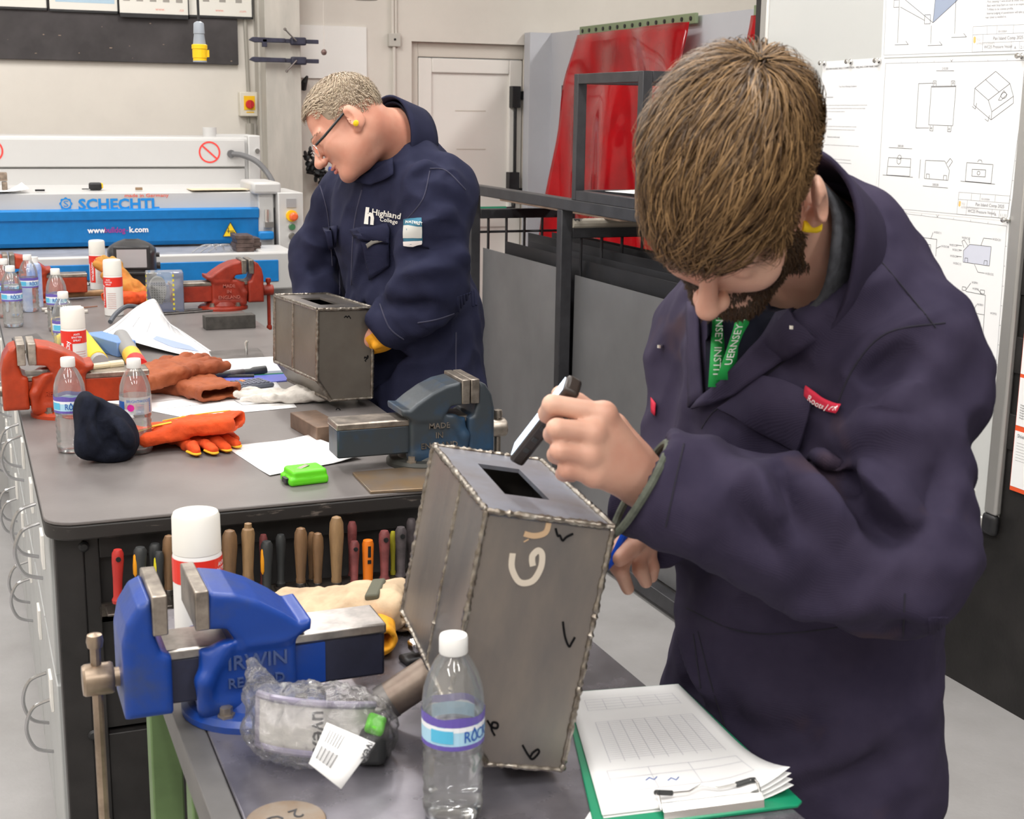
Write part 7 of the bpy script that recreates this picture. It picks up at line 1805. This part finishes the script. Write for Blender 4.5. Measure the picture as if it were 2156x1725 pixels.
for sx in (-1, 1):
    for k in range(60):
        t = k/59; x = sx*(0.010+0.042*t); y = 0.0985-0.030*t*t-0.004*rg.uniform(0, 1); z = 0.016+0.006*math.sin(math.pi*t)+rg.uniform(-0.003, 0.003)
        a = Hl(x, y, z); b = Hl(x+sx*0.008, y-0.001, z+0.002)
        eb.tube([a, b], [0.0007, 0.0002], 3)
offs(eb, base1).build('eyebrow', HAIRB[0], P1)
# ear plug, neck fleece
ep = W(1697, 478, 1.288); hq = skinC.hit(1697, 476); ep = hq[0] if hq else ep
MB().lathe([(0.0055, -0.004), (0.0068, 0.0), (0.0070, 0.012), (0.0055, 0.016), (0.001, 0.0165)], n=14).build('ear_plug', mat('foam_yellow', (0.90, 0.62, 0.01), 0.7), P1, loc=tuple(ep-base1), rot=Vector(tuple(nrm(HA[0]*0.8-HA[1]*0.3-HA[2]*0.4))).to_track_quat('Z', 'Y').to_euler())

# coveralls
s = SDF((0.55, 0.85, 0.03), (1.45, 1.95, 1.60), 0.0062)
FB = frame3(latU, (0, 0, 1)); FD = frame3(latD, (0, 0, 1))
s.add(ell(ch, FB, (0.200, 0.135, 0.21)), 0.001)
s.add(ell(c7*0.55+ch*0.45, FB, (0.165, 0.115, 0.13)), 0.06)
s.add(ell(wa, FD, (0.185, 0.145, 0.20)), 0.07)
s.add(ell(pe, FD, (0.195, 0.160, 0.19)), 0.06)
s.add(rcone(shL*0.75+c7*0.25, shR*0.75+c7*0.25, 0.085, 0.085), 0.05)
s.add(rcone(c7, ch, 0.10, 0.14), 0.05)
hipL = pe+FD[0]*0.095+np.array((0, 0, -0.10)); hipR = pe-FD[0]*0.095+np.array((0, 0, -0.10))
for hp_, sx in ((hipL, 1), (hipR, -1)):
    knee = hp_+np.array((0.01, 0, -0.32)); ank = np.array((knee[0]+0.02, knee[1], 0.06))
    s.add(rcone(hp_, knee, 0.115, 0.090), 0.05); s.add(rcone(knee, ank, 0.088, 0.078), 0.03)
s.add(rcone(shL, elL, 0.082, 0.074), 0.05); s.add(rcone(elL, wrL+(wrL-elL)*0.03, 0.074, 0.066), 0.02)
s.add(rcone(shR, elR, 0.082, 0.072), 0.05); s.add(rcone(elR, wrR, 0.070, 0.058), 0.03)
cd_ = nrm(wrL-elL); cuff_c = W(1352, 1030, 1.505)
ctilt = nrm(cd_+np.array((0, 0, 0.28)))
s.cut(rbox(cuff_c+ctilt*0.081, frame3(np.cross(ctilt, (0, 0, 1)), ctilt), (0.10, 0.10, 0.08), 0.002), 0.003)
s.cut(rcone(elL*0.15+wrL*0.85, wrL+cd_*0.1, 0.052, 0.060), 0.004)
cdr = nrm(wrR-elR)
s.cut(rbox(wrR+cdr*0.085, frame3(np.cross(cdr, (0, 0, 1)), cdr), (0.09, 0.09, 0.08), 0.002), 0.003)
# neck hole
s.cut(rcone(c7*0.6+HC*0.4, c7*0.95+ch*0.05, 0.088, 0.072), 0.012)
V, F = s.mesh()
V = relax(V, F, 2, 0.5)
N = vnormals(V, F)
V = V+N*(0.0075*fbm(V*np.array((1, 1, 0.55)), 8.5, 6.1, 2)+0.003*fbm(V, 24, 2.1, 2))[:, None]
V = arm_wrinkles(V, N, shL, elL, 0.011, 3.0, 12, 4); V = arm_wrinkles(V, N, elL, wrL, 0.008, 8.0, 12, 4); V = arm_wrinkles(V, N, ch+np.array((0, 0, 0.1)), pe+np.array((0, 0, -0.1)), 0.007, 5.0, fa=7, fp=9, R=0.3)
C1 = Cloth(V, F)
# drawn folds: sleeve bend, forearm rolls, chest drag lines, trouser bends
for pts, amp, w_ in (
        ([(1575, 985), (1605, 1040), (1640, 1110)], 0.014, 0.017), ([(1640, 1000), (1665, 1060), (1710, 1130)], -0.010, 0.014),
        ([(1700, 1000), (1745, 1080), (1800, 1125)], 0.014, 0.017), ([(1760, 1000), (1830, 1090), (1900, 1130)], -0.013, 0.015), ([(1800, 985), (1870, 1040), (1935, 1120)], 0.016, 0.018),
        ([(1715, 950), (1780, 1010), (1860, 1010)], -0.016, 0.016), ([(1560, 1020), (1590, 1110), (1640, 1180)], -0.008, 0.018),
        ([(1800, 880), (1880, 850), (1960, 780)], 0.012, 0.022), ([(1770, 800), (1850, 790), (1930, 720)], -0.010, 0.02), ([(1760, 930), (1850, 905), (1960, 900)], 0.010, 0.024),
        ([(1900, 1130), (1960, 1060), (2000, 950)], -0.010, 0.02), ([(1560, 1230), (1700, 1280), (1850, 1270)], 0.008, 0.02),
        ([(1560, 640), (1650, 760), (1720, 800)], -0.006, 0.02), ([(1640, 720), (1760, 640), (1880, 580)], 0.009, 0.02), ([(1690, 800), (1800, 690), (1930, 620)], -0.008, 0.022), ([(1720, 680), (1800, 600), (1880, 530)], -0.007, 0.016),
        ([(1480, 1480), (1600, 1560), (1760, 1560)], -0.010, 0.03), ([(1560, 1640), (1700, 1600), (1850, 1540)], 0.010, 0.028), ([(1430, 1290), (1480, 1420), (1530, 1540)], 0.010, 0.016), ([(1410, 1300), (1450, 1440), (1480, 1560)], -0.007, 0.012),
        ([(1600, 1700), (1720, 1660), (1880, 1600)], -0.010, 0.025), ([(1440, 1240), (1650, 1330), (1900, 1290)], -0.006, 0.018), ([(1900, 1310), (1890, 1450), (1900, 1600)], -0.006, 0.014)):
    C1.fold(pts, amp*2.1, w_*0.95)
C1.V = relax(C1.V, C1.F, 1, 0.5)
C1.upd()
np_mesh('coveralls', C1.V, C1.F, NAVY1, P1, off=base1)
# elastic gathers at the back waist
mb = MB()
for k in range(8):
    x = 1958+k*5; C1.seam(mb, [(x, 1300), (x+1, 1320), (x+2, 1345)], 0.0030, -0.001)
offs(mb, base1).pieces('waist_gather', NAVY1, P1)
# seams
mb = MB()
for pts in ([(1690, 730), (1600, 800), (1500, 870), (1450, 960)], [(1408, 900), (1400, 1000), (1398, 1100)], [(1850, 545), (1930, 640), (1970, 690)], [(1760, 860), (1800, 770), (1870, 700), (1990, 680)], [(1445, 1280), (1560, 1330), (1700, 1330), (1880, 1300)], [(1905, 1250), (1900, 1400), (1895, 1600), (1900, 1720)], [(1440, 935), (1425, 1000), (1402, 1110)], [(1470, 1330), (1500, 1450), (1550, 1600)], [(1460, 1335), (1475, 1450)]):
    C1.seam(mb, pts, 0.0011, 0.0002)
offs(mb, base1).pieces('stitched_seam', SEAMM, P1)
# undershirt in the open neck, lapel, pocket, tags
offs(C1.patch([(1490, 650), (1680, 650), (1560, 765), (1492, 840)], 0.0025, 12, 12), base1).build('undershirt', NAVYD, P1, solid=0.002)
offs(C1.patch([(1690, 625), (1735, 690), (1560, 830), (1470, 862)], 0.010, 6, 16), base1).build('lapel', NAVY1, P1, solid=0.004)
offs(C1.patch([(1458, 640), (1478, 640), (1492, 840), (1462, 860)], 0.008, 4, 10), base1).build('lapel', NAVY1, P1, solid=0.004)
offs(C1.patch([(1610, 790), (1720, 830), (1690, 950), (1520, 860)], 0.007, 10, 8, 0.004), base1).build('pocket_flap', NAVY1, P1, solid=0.005, bevel=0.001)
RTAG = mat('red_woven_tag', (0.55, 0.012, 0.045), 0.7)
offs(C1.patch([(1708, 815), (1782, 858), (1772, 880), (1702, 835)], 0.010, 8, 4), base1).build('red_tag', RTAG, P1, solid=0.001)
q = MB(); C1.text(q, 'Roots | FR', 1712, 840, 17, 0.52, lift=0.0125); offs(q, base1).build('tag_lettering', PAPER, P1, smooth=0)
offs(C1.patch([(1376, 838), (1386, 850), (1384, 876), (1376, 868)], 0.004, 4, 4), base1).build('red_tag', RTAG, P1, solid=0.001)
# press studs
mb = MB()
for (a, b) in ((1664, 690), (1388, 730), (1466, 764)):
    h = C1.hit(a, b)
    if h: mb.at(tuple(h[0]-FW*0.010)).lathe([(0.001, -0.002), (0.004, -0.002), (0.004, 0.002), (0.001, 0.002)], n=10)
mb.at(); offs(mb, base1).pieces('press_stud', BRASSY, P1)
# collar standing round the neck
na = nrm(HC-c7); fr = frame3(latU, na); cc0 = c7+na*0.005
fwdc = -fr[1] if (-fr[1]) @ F_ > fr[1] @ F_ else fr[1]
def colfn(ro, h0, h1, a0=26, a1=334, drop=0.035):
    def fn(u, v):
        a = math.radians(a0+(a1-a0)*u); ca, sa = math.cos(a), math.sin(a)
        r_ = ro*(1+0.10*v)
        back = 0.5-0.5*ca
        return tuple(cc0+fwdc*(r_*1.05*ca+0.012)+fr[0]*(r_*1.0*sa)+na*(h0+(h1-h0)*v*(0.75+0.35*back)-drop*(0.5+0.5*ca)+0.004*math.sin(5*a)))
    return fn
offs(MB().grid(colfn(0.090, -0.035, 0.120), 48, 8), base1).build('collar', NAVY1, P1, solid=0.006, smooth=80)
offs(MB().grid(colfn(0.068, -0.04, 0.128, 10, 350, 0.012), 40, 6), base1).build('fleece_collar', mat('charcoal_fleece', (0.045, 0.047, 0.055), 0.95, var=0.4, vscale=60, bump=0.3, bscale=200), P1, solid=0.006, smooth=80)
# cuff lining
rgn = frame3(np.cross(ctilt, (0, 0, 1)), ctilt)
offs(MB().tube([tuple(cuff_c+ctilt*0.002+rgn[0]*0.058*math.cos(a)+np.cross(ctilt, rgn[0])*0.058*math.sin(a)) for a in [2*math.pi*k/28 for k in range(28)]], 0.0045, 8, closed=True), base1).build('cuff_lining', mat('green_grey_lining', (0.085, 0.095, 0.075), 0.9, var=0.3, vscale=60), P1)
# boots
for hp_ in (hipL, hipR):
    q = SDF((hp_[0]-0.25, hp_[1]-0.12, -0.002), (hp_[0]+0.2, hp_[1]+0.12, 0.16), 0.006)
    q.add(rcone((hp_[0]+0.03, hp_[1], 0.05), (hp_[0]-0.15, hp_[1], 0.036), 0.048, 0.036), 0.01); q.add(rcone((hp_[0]+0.03, hp_[1], 0.05), (hp_[0]+0.03, hp_[1], 0.11), 0.046, 0.05), 0.02)
    Vb_, Fb_ = q.mesh(); Vb_[:, 2] = np.maximum(Vb_[:, 2], 0.001)
    np_mesh('work_boot', Vb_, Fb_, BLACKIRON, P1, off=base1)
# lanyard (its own thing, hung round the neck)
LY = empty('lanyard', tuple(W(1530, 700, 1.5)), label='green lanyard with white lettering hanging from the near man', cat='lanyard')
GRL = mat('green_ribbon', (0.015, 0.36, 0.075), 0.6); lo_ = W(1530, 700, 1.5)
def strip(pts, wpx):
    L = []
    for (a, b) in pts:
        h = C1.hit(a, b); d = (np.linalg.norm(h[0]-CAMP)/np.linalg.norm(ray(a, b))-0.012) if h else 1.5
        L.append((a, b, d))
    n = len(L)-1; d0, d1 = L[0][2], L[-1][2]
    sh_ = max(0, max(d0+(d1-d0)*i/n-q[2] for i, q in enumerate(L)))
    L = [W(a+sg_*wpx/2, b, d0+(d1-d0)*i/n-sh_) for i, (a, b, _) in enumerate(L) for sg_ in (-1, 1)]
    return MB().add([p-lo_ for p in L], [(2*i, 2*i+2, 2*i+3, 2*i+1) for i in range(len(pts)-1)]), L
m1, LL = strip([(1517, 630), (1514, 700), (1511, 760), (1507, 815)], 32); m1.build('ribbon', GRL, LY, solid=0.0012)
m2, LR_ = strip([(1572, 630), (1560, 690), (1542, 745), (1522, 800)], 30); m2.build('ribbon', GRL, LY, solid=0.0012)
def strap_text(L, body, size, t0, flipd):
    top = (L[0]+L[1])/2; bot = (L[-2]+L[-1])/2; dn = nrm(bot-top); ac = nrm(L[1]-L[0]); nn_ = np.cross(ac, dn); nn_ = nn_ if nn_ @ (-FW) > 0 else -nn_
    if flipd: xd, yd = dn, ac
    else: xd, yd = -dn, -ac
    return MB().text(body, size, tuple(top+(bot-top)*t0+nn_*0.003-yd*size*0.35-lo_), xd, yd, align='CENTER')
strap_text(LL, 'ERNSEY INSTIT', 0.0125, 0.5, True).build('ribbon_lettering', PAPER, LY, smooth=0)
strap_text(LR_, 'UERNSEY INS', 0.0120, 0.45, False).build('ribbon_lettering', PAPER, LY, smooth=0)
# inspection torch in the left hand and pen in the right
pa, pb_ = W(1088, 962, 1.560), W(1185, 838, 1.488)
ph = empty('inspection_torch', tuple(pa), label='slim dark torch with lit strip held over the box opening', cat='torch')
ax = nrm(pb_-pa); tn = cam2w((-0.80, 0.55, 0.25)); tn = nrm(tn-ax*(tn@ax)); wv_ = np.cross(tn, ax)
Lp = np.linalg.norm(pb_-pa)+0.025
ph.matrix_world = Matrix(((ax[0], wv_[0], tn[0], pa[0]), (ax[1], wv_[1], tn[1], pa[1]), (ax[2], wv_[2], tn[2], pa[2]), (0, 0, 0, 1)))
MB().bx(0, Lp, -0.0135, 0.0135, -0.010, 0.0085).build('torch_body', mat('torch_dark', (0.035, 0.026, 0.022), 0.35), ph, bevel=0.005, seg=3)
MB().bx(0.008, Lp-0.006, -0.0105, 0.0105, 0.0085, 0.0095).build('light_strip', mat('lit_strip', (0.6, 0.7, 0.85), 0.2, emit=(0.72, 0.84, 1.0), estr=1.4), ph, bevel=0.0004)
for xx in (0.025, 0.045, 0.065): MB().bx(xx, xx+0.007, -0.0146, -0.0125, -0.004, 0.002).build('torch_rib', BLKH, ph, bevel=0.0006)
A, B = W(1325, 1105, 1.645), W(1279, 1200, 1.632)
bpn = empty('blue_pen', tuple(A), label='blue pen between the fingers behind the tilted box', cat='pen')
MB().tube([(0, 0, 0), (B-A)*0.8, (B-A)], [0.0048, 0.0048, 0.0015], 10).build('pen_barrel', mat('pen_blue', (0.005, 0.07, 0.55), 0.3), bpn)
MB().tube([(A-B)*0.15, (0, 0, 0)], 0.0052, 10).build('pen_cap', mat('pen_blue', (0.005, 0.07, 0.55)), bpn)
# ================================================================== far man
base2 = np.array((1.12, 3.36, 0.0))
P2_ = empty('person', tuple(base2), label='fair haired man with glasses in navy coveralls beyond the long bench', cat='person')
DZ_ = 0.20
def Q(a, b, d): return W(a, b, d+DZ_)
HC2 = Q(728, 266, 3.12)
F2 = nrm(cam2w((-0.76, -0.63, 0.14))); L2 = np.array(cam2w((0.12, 0.05, 1.0))); L2 = nrm(L2-F2*(L2@F2)); U2 = np.cross(F2, L2)
HA2 = np.array([L2, F2, U2]); HK2 = 0.94
def Hm(x, y, z): return HC2+(HA2[0]*x+HA2[1]*y+HA2[2]*z)*HK2
c72 = Q(845, 300, 3.24)
sL, eL, wL = Q(925, 425, 3.13), Q(902, 608, 3.10), Q(815, 690, 3.14)
sR, eR, wR = Q(725, 440, 3.47), Q(668, 545, 3.50), Q(672, 660, 3.42)
c2_, w2_, p2_ = Q(835, 480, 3.30), Q(870, 680, 3.33), Q(890, 840, 3.36)
lo = np.minimum.reduce([HC2-0.17, wL-0.12, wR-0.1]); hi = np.maximum.reduce([HC2+0.17, sL+0.05, sR+0.05, eL+0.05, eR+0.05, c72+0.06])
s = SDF(lo, hi, 0.0036)
headparts(s, HC2, HA2, HK2)
E_ = lambda x, y, z, r_, kk: s.add(ell(Hm(x, y, z), HA2, np.array(r_)*HK2), kk)
E_(0.034, 0.020, -0.062, (0.030, 0.042, 0.036), 0.03); E_(-0.034, 0.020, -0.062, (0.030, 0.042, 0.036), 0.03); E_(0, 0.018, -0.100, (0.036, 0.045, 0.020), 0.02)
s.add(rcone(Hm(0, -0.038, -0.03), c72, 0.060, 0.072), 0.03); s.add(rcone(c72, c2_, 0.075, 0.10), 0.04)
for (a, b, c_) in ((sL, eL, wL), (sR, eR, wR)):
    s.add(rcone(c2_, a, 0.07, 0.05), 0.04); s.add(rcone(a, b, 0.048, 0.040), 0.02); s.add(rcone(b, c_, 0.038, 0.026), 0.02)
for (w_, dn) in ((wL, Q(775, 715, 3.16)), (wR, Q(690, 715, 3.36))):
    s.add(rcone(w_, dn, 0.028, 0.024), 0.02)
V, F = s.mesh(); V = relax(V, F, 1, 0.35)
np_mesh('body', V, F, SKIN2, P2_, off=base2)
S2 = Cloth(V, F)
HG = [mat('hair_fair', (0.46, 0.355, 0.25), 0.5), mat('hair_grey_fair', (0.36, 0.285, 0.21), 0.5), mat('hair_pale', (0.52, 0.43, 0.31), 0.5)]
rg = np.random.default_rng(9); roots = []; dirs = []
while len(roots) < 8000:
    q = rg.normal(0, 1, 3); q /= np.linalg.norm(q); p = cen+q*rad
    hl = 0.076 if p[1] > 0.050 else (0.045 if p[1] > 0.02 else (0.012 if p[1] > -0.03 else -0.045))
    if p[2] < hl: continue
    roots.append(p); wgt = np.clip((p[1]+0.08)/0.1, 0, 1)
    d = np.array((0, 1.0, 0.25))*wgt+np.array((0, 0.15, -1))*(1-wgt)+np.array((0, 0, -0.9))*np.clip((0.05-p[2])/0.05, 0, 1)
    dirs.append(d)
V1, F1, M1 = strands('hair', roots, dirs, None, HA2, HK2, HC2, 0.0045, 0.020, 0.0010, HG, None, None, seed=4, lift=0.006, wave=0.001, nseg=4, jitter=0.10)
s = SDF(HC2-0.15, HC2+0.15, 0.0045)
s.add(ell(Hm(0, -0.019, 0.040), HA2, np.array((0.0785, 0.101, 0.087))*HK2), 0.001)
for c_, hf in ((Hm(0, 0.105, 0.022), (0.2, 0.060, 0.055)), (Hm(0, 0.050, -0.075), (0.2, 0.060, 0.085)), (Hm(0, -0.02, -0.085), (0.2, 0.2, 0.05))):
    s.cut(rbox(c_, HA2, np.array(hf)*HK2, 0.012), 0.014)
for sx in (-1, 1): s.cut(ell(Hm(sx*0.085, -0.008, -0.008), HA2, np.array((0.02, 0.03, 0.042))*HK2), 0.008)
V0, F0 = s.mesh(); n0 = len(V0)
ho = np_mesh('hair', np.vstack([V0, np.array(V1)]), np.vstack([F0, np.array(F1)+n0]), HG, P2_, off=base2)
ho.data.polygons.foreach_set('material_index', [1]*len(F0)+M1)
eb = MB()
for k in range(40):
    t = k/39; x = 0.012+0.040*t; y = 0.0985-0.028*t*t; z = 0.016+0.005*math.sin(math.pi*t)+rg.uniform(-0.002, 0.002)
    eb.tube([Hm(x, y, z), Hm(x+0.007, y-0.001, z+0.001)], [0.0008, 0.0003], 3)
offs(eb, base2).build('eyebrow', HG[1], P2_)
offs(MB().tube([Hm(-0.020, 0.0865, -0.0665), Hm(0, 0.0985, -0.066), Hm(0.020, 0.0865, -0.0665)], [0.002, 0.0042, 0.002], 8).tube([Hm(-0.018, 0.0875, -0.0765), Hm(0, 0.0965, -0.0775), Hm(0.018, 0.0875, -0.0765)], [0.002, 0.0046, 0.002], 8), base2).pieces('lip', mat('lip_pink', (0.50, 0.17, 0.14), 0.45), P2_)
# glasses (worn, own thing)
GL = empty('glasses', tuple(Hm(0, 0.11, 0)), label='black framed glasses worn by the fair haired man', cat='glasses'); go = Hm(0, 0.11, 0)
fm = MB()
for sx in (-1, 1):
    ringp = [Hm(sx*0.032+0.024*math.copysign(abs(math.cos(a))**0.7, math.cos(a)), 0.108-0.25*abs(sx*0.032+0.024*math.cos(a))**1.0*0.3, -0.010+0.015*math.copysign(abs(math.sin(a))**0.7, math.sin(a))) for a in [2*math.pi*k/20 for k in range(20)]]
    fm.tube([p-go for p in ringp], 0.0009, 6, closed=True)
fm.tube([Hm(-0.009, 0.110, -0.002)-go, Hm(0, 0.114, 0.0)-go, Hm(0.009, 0.110, -0.002)-go], 0.0012, 6)
fm.build('wire_rim', BRASSY, GL)
tm_ = MB()
for sx in (-1, 1): tm_.tube([Hm(sx*0.057, 0.100, -0.003)-go, Hm(sx*0.072, 0.07, -0.001)-go, Hm(sx*0.083, 0.0, 0.012)-go, Hm(sx*0.081, -0.025, 0.006)-go], 0.0032, 6)
tm_.build('temple_arm', BLACKIRON, GL)
ln = MB()
for sx in (-1, 1):
    ln.add([Hm(sx*0.032+0.023*math.cos(a), 0.1075-0.25*abs(sx*0.032+0.023*math.cos(a))*0.3, -0.010+0.0145*math.sin(a))-go for a in [2*math.pi*k/18 for k in range(18)]], [tuple(range(18))])
ln.build('lens', thin_clear('spectacle_lens', rough=0.02, f0=0.08), GL, smooth=0)
h = S2.hit(750, 258)
if h:
    MB().lathe([(0.005, -0.004), (0.0062, 0), (0.0065, 0.010), (0.001, 0.013)], n=12).build('ear_plug', mat('foam_yellow', (0.90, 0.62, 0.01)), P2_, loc=tuple(h[0]-base2), rot=Vector(tuple(nrm(-FW*0.8-UP*0.4))).to_track_quat('Z', 'Y').to_euler())
# yellow gloves on the hands
mb = MB()
s = SDF(wL-0.12, wL+0.10, 0.0045)
for k in range(4):
    a = Q(818-k*2, 698+k*8, 3.13+0.012*k); b = Q(770, 715+k*9, 3.15+0.012*k); s.add(rcone(a, b, 0.016, 0.012), 0.008)
s.add(rcone(Q(822, 700, 3.14), Q(800, 712, 3.16), 0.034, 0.03), 0.02)
s.add(rcone(Q(832, 712, 3.13), Q(790, 728, 3.13), 0.010, 0.010), 0.005)
np_mesh('leather_glove', *s.mesh(), YGL, P2_, off=base2)
# coveralls
s = SDF((0.70, 2.85, 0.03), (1.55, 3.95, 1.72), 0.0068)
FU2 = frame3(sL-sR, (0, 0, 1))
s.add(ell(c2_, FU2, (0.20, 0.150, 0.21)), 0.001); s.add(ell(w2_, FU2, (0.195, 0.165, 0.20)), 0.06); s.add(ell(p2_, FU2, (0.20, 0.150, 0.19)), 0.06)
s.add(ell(c72*0.5+c2_*0.5, FU2, (0.17, 0.115, 0.14)), 0.05); s.add(rcone(sL*0.8+c72*0.2, sR*0.8+c72*0.2, 0.085, 0.085), 0.05)
h2L = p2_+FU2[0]*0.095+np.array((0, 0, -0.08)); h2R = p2_-FU2[0]*0.095+np.array((0, 0, -0.08))
for hp_ in (h2L, h2R):
    kn_ = hp_+np.array((0.02, 0, -0.36)); s.add(rcone(hp_, kn_, 0.115, 0.092), 0.05); s.add(rcone(kn_, (kn_[0]+0.02, kn_[1], 0.06), 0.09, 0.08), 0.03)
s.add(rcone(sL, eL, 0.088, 0.074), 0.05); s.add(rcone(eL, wL, 0.074, 0.056), 0.03)
s.add(rcone(sR, eR, 0.082, 0.068), 0.05); s.add(rcone(eR, wR, 0.068, 0.056), 0.03)
for (a, b) in ((eL, wL), (eR, wR)):
    dd = nrm(b-a); s.cut(rbox(b+dd*0.09, frame3(np.cross(dd, (0, 0, 1)), dd), (0.09, 0.09, 0.08), 0.002), 0.004)
s.cut(rcone(c72*0.65+HC2*0.35, c72, 0.092, 0.078), 0.012)
V, F = s.mesh(); V = relax(V, F, 2, 0.5); N = vnormals(V, F)
V = V+N*(0.008*fbm(V*np.array((1, 1, 0.55)), 8.0, 9.4, 2)+0.003*fbm(V, 22, 4.1, 2))[:, None]
V = arm_wrinkles(V, N, sL, eL, 0.011, 3.0); V = arm_wrinkles(V, N, eL, wL, 0.008, 8.0); V = arm_wrinkles(V, N, eR, wR, 0.008, 2.0); V = arm_wrinkles(V, N, c2_+np.array((0, 0, 0.1)), p2_, 0.008, 5.0, fa=7, fp=10, R=0.3)
C2 = Cloth(V, F)
for pts, amp, w_ in (([(850, 500), (900, 470), (960, 440)], 0.012, 0.022), ([(840, 545), (900, 520), (970, 500)], -0.012, 0.022), ([(830, 590), (890, 570), (960, 560)], 0.012, 0.022), ([(800, 640), (860, 650), (910, 640)], -0.012, 0.018), ([(800, 610), (850, 625), (900, 615)], 0.010, 0.016),
                     ([(860, 340), (910, 330), (960, 380)], -0.008, 0.02), ([(850, 400), (880, 360), (930, 340)], 0.010, 0.02), ([(640, 500), (665, 520), (695, 515)], 0.012, 0.02), ([(640, 560), (665, 565), (700, 555)], -0.012, 0.018), ([(700, 560), (712, 480), (730, 400)], 0.010, 0.014), ([(725, 610), (735, 520), (760, 420)], -0.010, 0.014), ([(745, 600), (760, 540), (775, 470)], 0.008, 0.014),
                     ([(960, 520), (985, 560), (1000, 620)], 0.010, 0.02), ([(880, 720), (930, 700), (990, 660)], -0.006, 0.016)):
    C2.fold(pts, amp*2.0, w_)
C2.V = relax(C2.V, C2.F, 1, 0.5)
C2.upd()
np_mesh('coveralls', C2.V, C2.F, NAVY2, P2_, off=base2)
mb = MB()
for pts in ([(740, 600), (745, 480), (762, 400)], [(715, 620), (716, 500), (735, 390)], [(905, 360), (890, 420), (850, 470)], [(905, 355), (940, 360), (980, 400)], [(880, 680), (930, 670), (1005, 640)], [(920, 690), (945, 740), (958, 790)], [(960, 700), (960, 780), (965, 860)], [(672, 385), (690, 450), (700, 560)], [(800, 640), (820, 690), (850, 715)]):
    C2.seam(mb, pts, 0.0018, 0.0004)
offs(mb, base2).pieces('stitched_seam', STIT, P2_)
mb = MB()
for k in range(7): C2.seam(mb, [(964+k*6, 624-k*2), (965+k*6, 640-k*2), (966+k*6, 655-k*2)], 0.005, -0.001)
offs(mb, base2).pieces('waist_gather', NAVY2, P2_)
offs(C2.patch([(742, 484), (822, 472), (828, 512), (756, 504)], 0.010, 10, 6, 0.006), base2).build('pocket_flap', NAVY2, P2_, solid=0.005)
offs(C2.patch([(762, 508), (822, 512), (822, 560), (780, 590)], 0.005, 8, 8, 0.006), base2).build('pocket', NAVY2, P2_, solid=0.004)
offs(C2.patch([(770, 512), (806, 496), (812, 506), (774, 520)], 0.012, 5, 4), base2).build('grey_cloth', mat('grey_cloth', (0.22, 0.21, 0.19), 0.8), P2_, solid=0.004)
offs(C2.patch([(682, 480), (716, 476), (712, 520), (692, 525)], 0.008, 6, 6, 0.004), base2).build('pocket_flap', NAVY2, P2_, solid=0.005)
# collar
na2 = nrm(HC2-c72); fr2 = frame3(sL-sR, na2); fw2 = -fr2[1] if (-fr2[1]) @ F2 > fr2[1] @ F2 else fr2[1]
def col2(ro, h0, h1):
    def fn(u, v):
        a = math.radians(20+320*u); ca, sa = math.cos(a), math.sin(a); r_ = ro*(1+0.08*v)
        return tuple(c72+fw2*(r_*1.02*ca+0.008)+fr2[0]*(r_*sa)+na2*(h0+(h1-h0)*v-0.03*(0.5+0.5*ca)))
    return fn
offs(MB().grid(col2(0.100, -0.03, 0.060), 40, 6), base2).build('collar', NAVY2, P2_, solid=0.006, smooth=80)
offs(MB().grid(col2(0.088, -0.03, 0.050), 40, 6), base2).build('inner_collar', NAVYD, P2_, solid=0.005, smooth=80)
offs(C2.patch([(745, 385), (832, 340), (836, 372), (788, 392)], 0.012, 8, 5), base2).build('lapel', NAVY2, P2_, solid=0.005)
# red neck strap glimpsed in the collar
offs(MB().grid(lambda u, v: tuple(Q(818+14*u, 240+26*u+8*v, 3.13)), 6, 3), base2).build('red_neck_strap', mat('fire_red', (0.75, 0.03, 0.03)), P2_, solid=0.001)
# badges
WH = mat('white_embroidery', (0.75, 0.73, 0.68), 0.8)
q = MB(); C2.text(q, 'h', 768, 470, 46, 0.10, sx=0.85, lift=0.004, weight=0.05); C2.text(q, 'Highland', 783, 452, 18, 0.14, lift=0.004, weight=0.02); C2.text(q, 'College', 800, 466, 13, 0.14, lift=0.004, weight=0.01)
offs(q, base2).build('breast_lettering', WH, P2_, smooth=0)
TEAL = mat('teal_patch', (0.04, 0.17, 0.26), 0.7)
offs(C2.patch([(852, 462), (889, 461), (889, 512), (852, 516)], 0.004, 6, 6), base2).build('sleeve_patch', TEAL, P2_, solid=0.001)
offs(C2.patch([(853, 477), (889, 476), (888, 500), (852, 501)], 0.0055, 5, 5), base2).build('sleeve_patch_panel', mat('patch_grey', (0.55, 0.55, 0.52), 0.7), P2_)
offs(C2.patch([(852, 509), (888, 506), (888, 514), (852, 518)], 0.0055, 5, 3), base2).build('sleeve_patch_hem', mat('patch_white', (0.75, 0.7, 0.68), 0.7), P2_)
q = MB(); C2.text(q, 'PORTWEST', 857, 473, 6.5, -0.02, lift=0.006, weight=0.02); offs(q, base2).build('patch_lettering', WH, P2_, smooth=0)
for hp_ in (h2L, h2R):
    q = SDF((hp_[0]-0.25, hp_[1]-0.12, -0.002), (hp_[0]+0.2, hp_[1]+0.12, 0.16), 0.008)
    q.add(rcone((hp_[0]+0.04, hp_[1], 0.05), (hp_[0]-0.14, hp_[1], 0.036), 0.05, 0.038), 0.01); q.add(rcone((hp_[0]+0.04, hp_[1], 0.05), (hp_[0]+0.04, hp_[1], 0.11), 0.048, 0.052), 0.02)
    Vb_, Fb_ = q.mesh(); Vb_[:, 2] = np.maximum(Vb_[:, 2], 0.001); np_mesh('work_boot', Vb_, Fb_, BLACKIRON, P2_, off=base2)
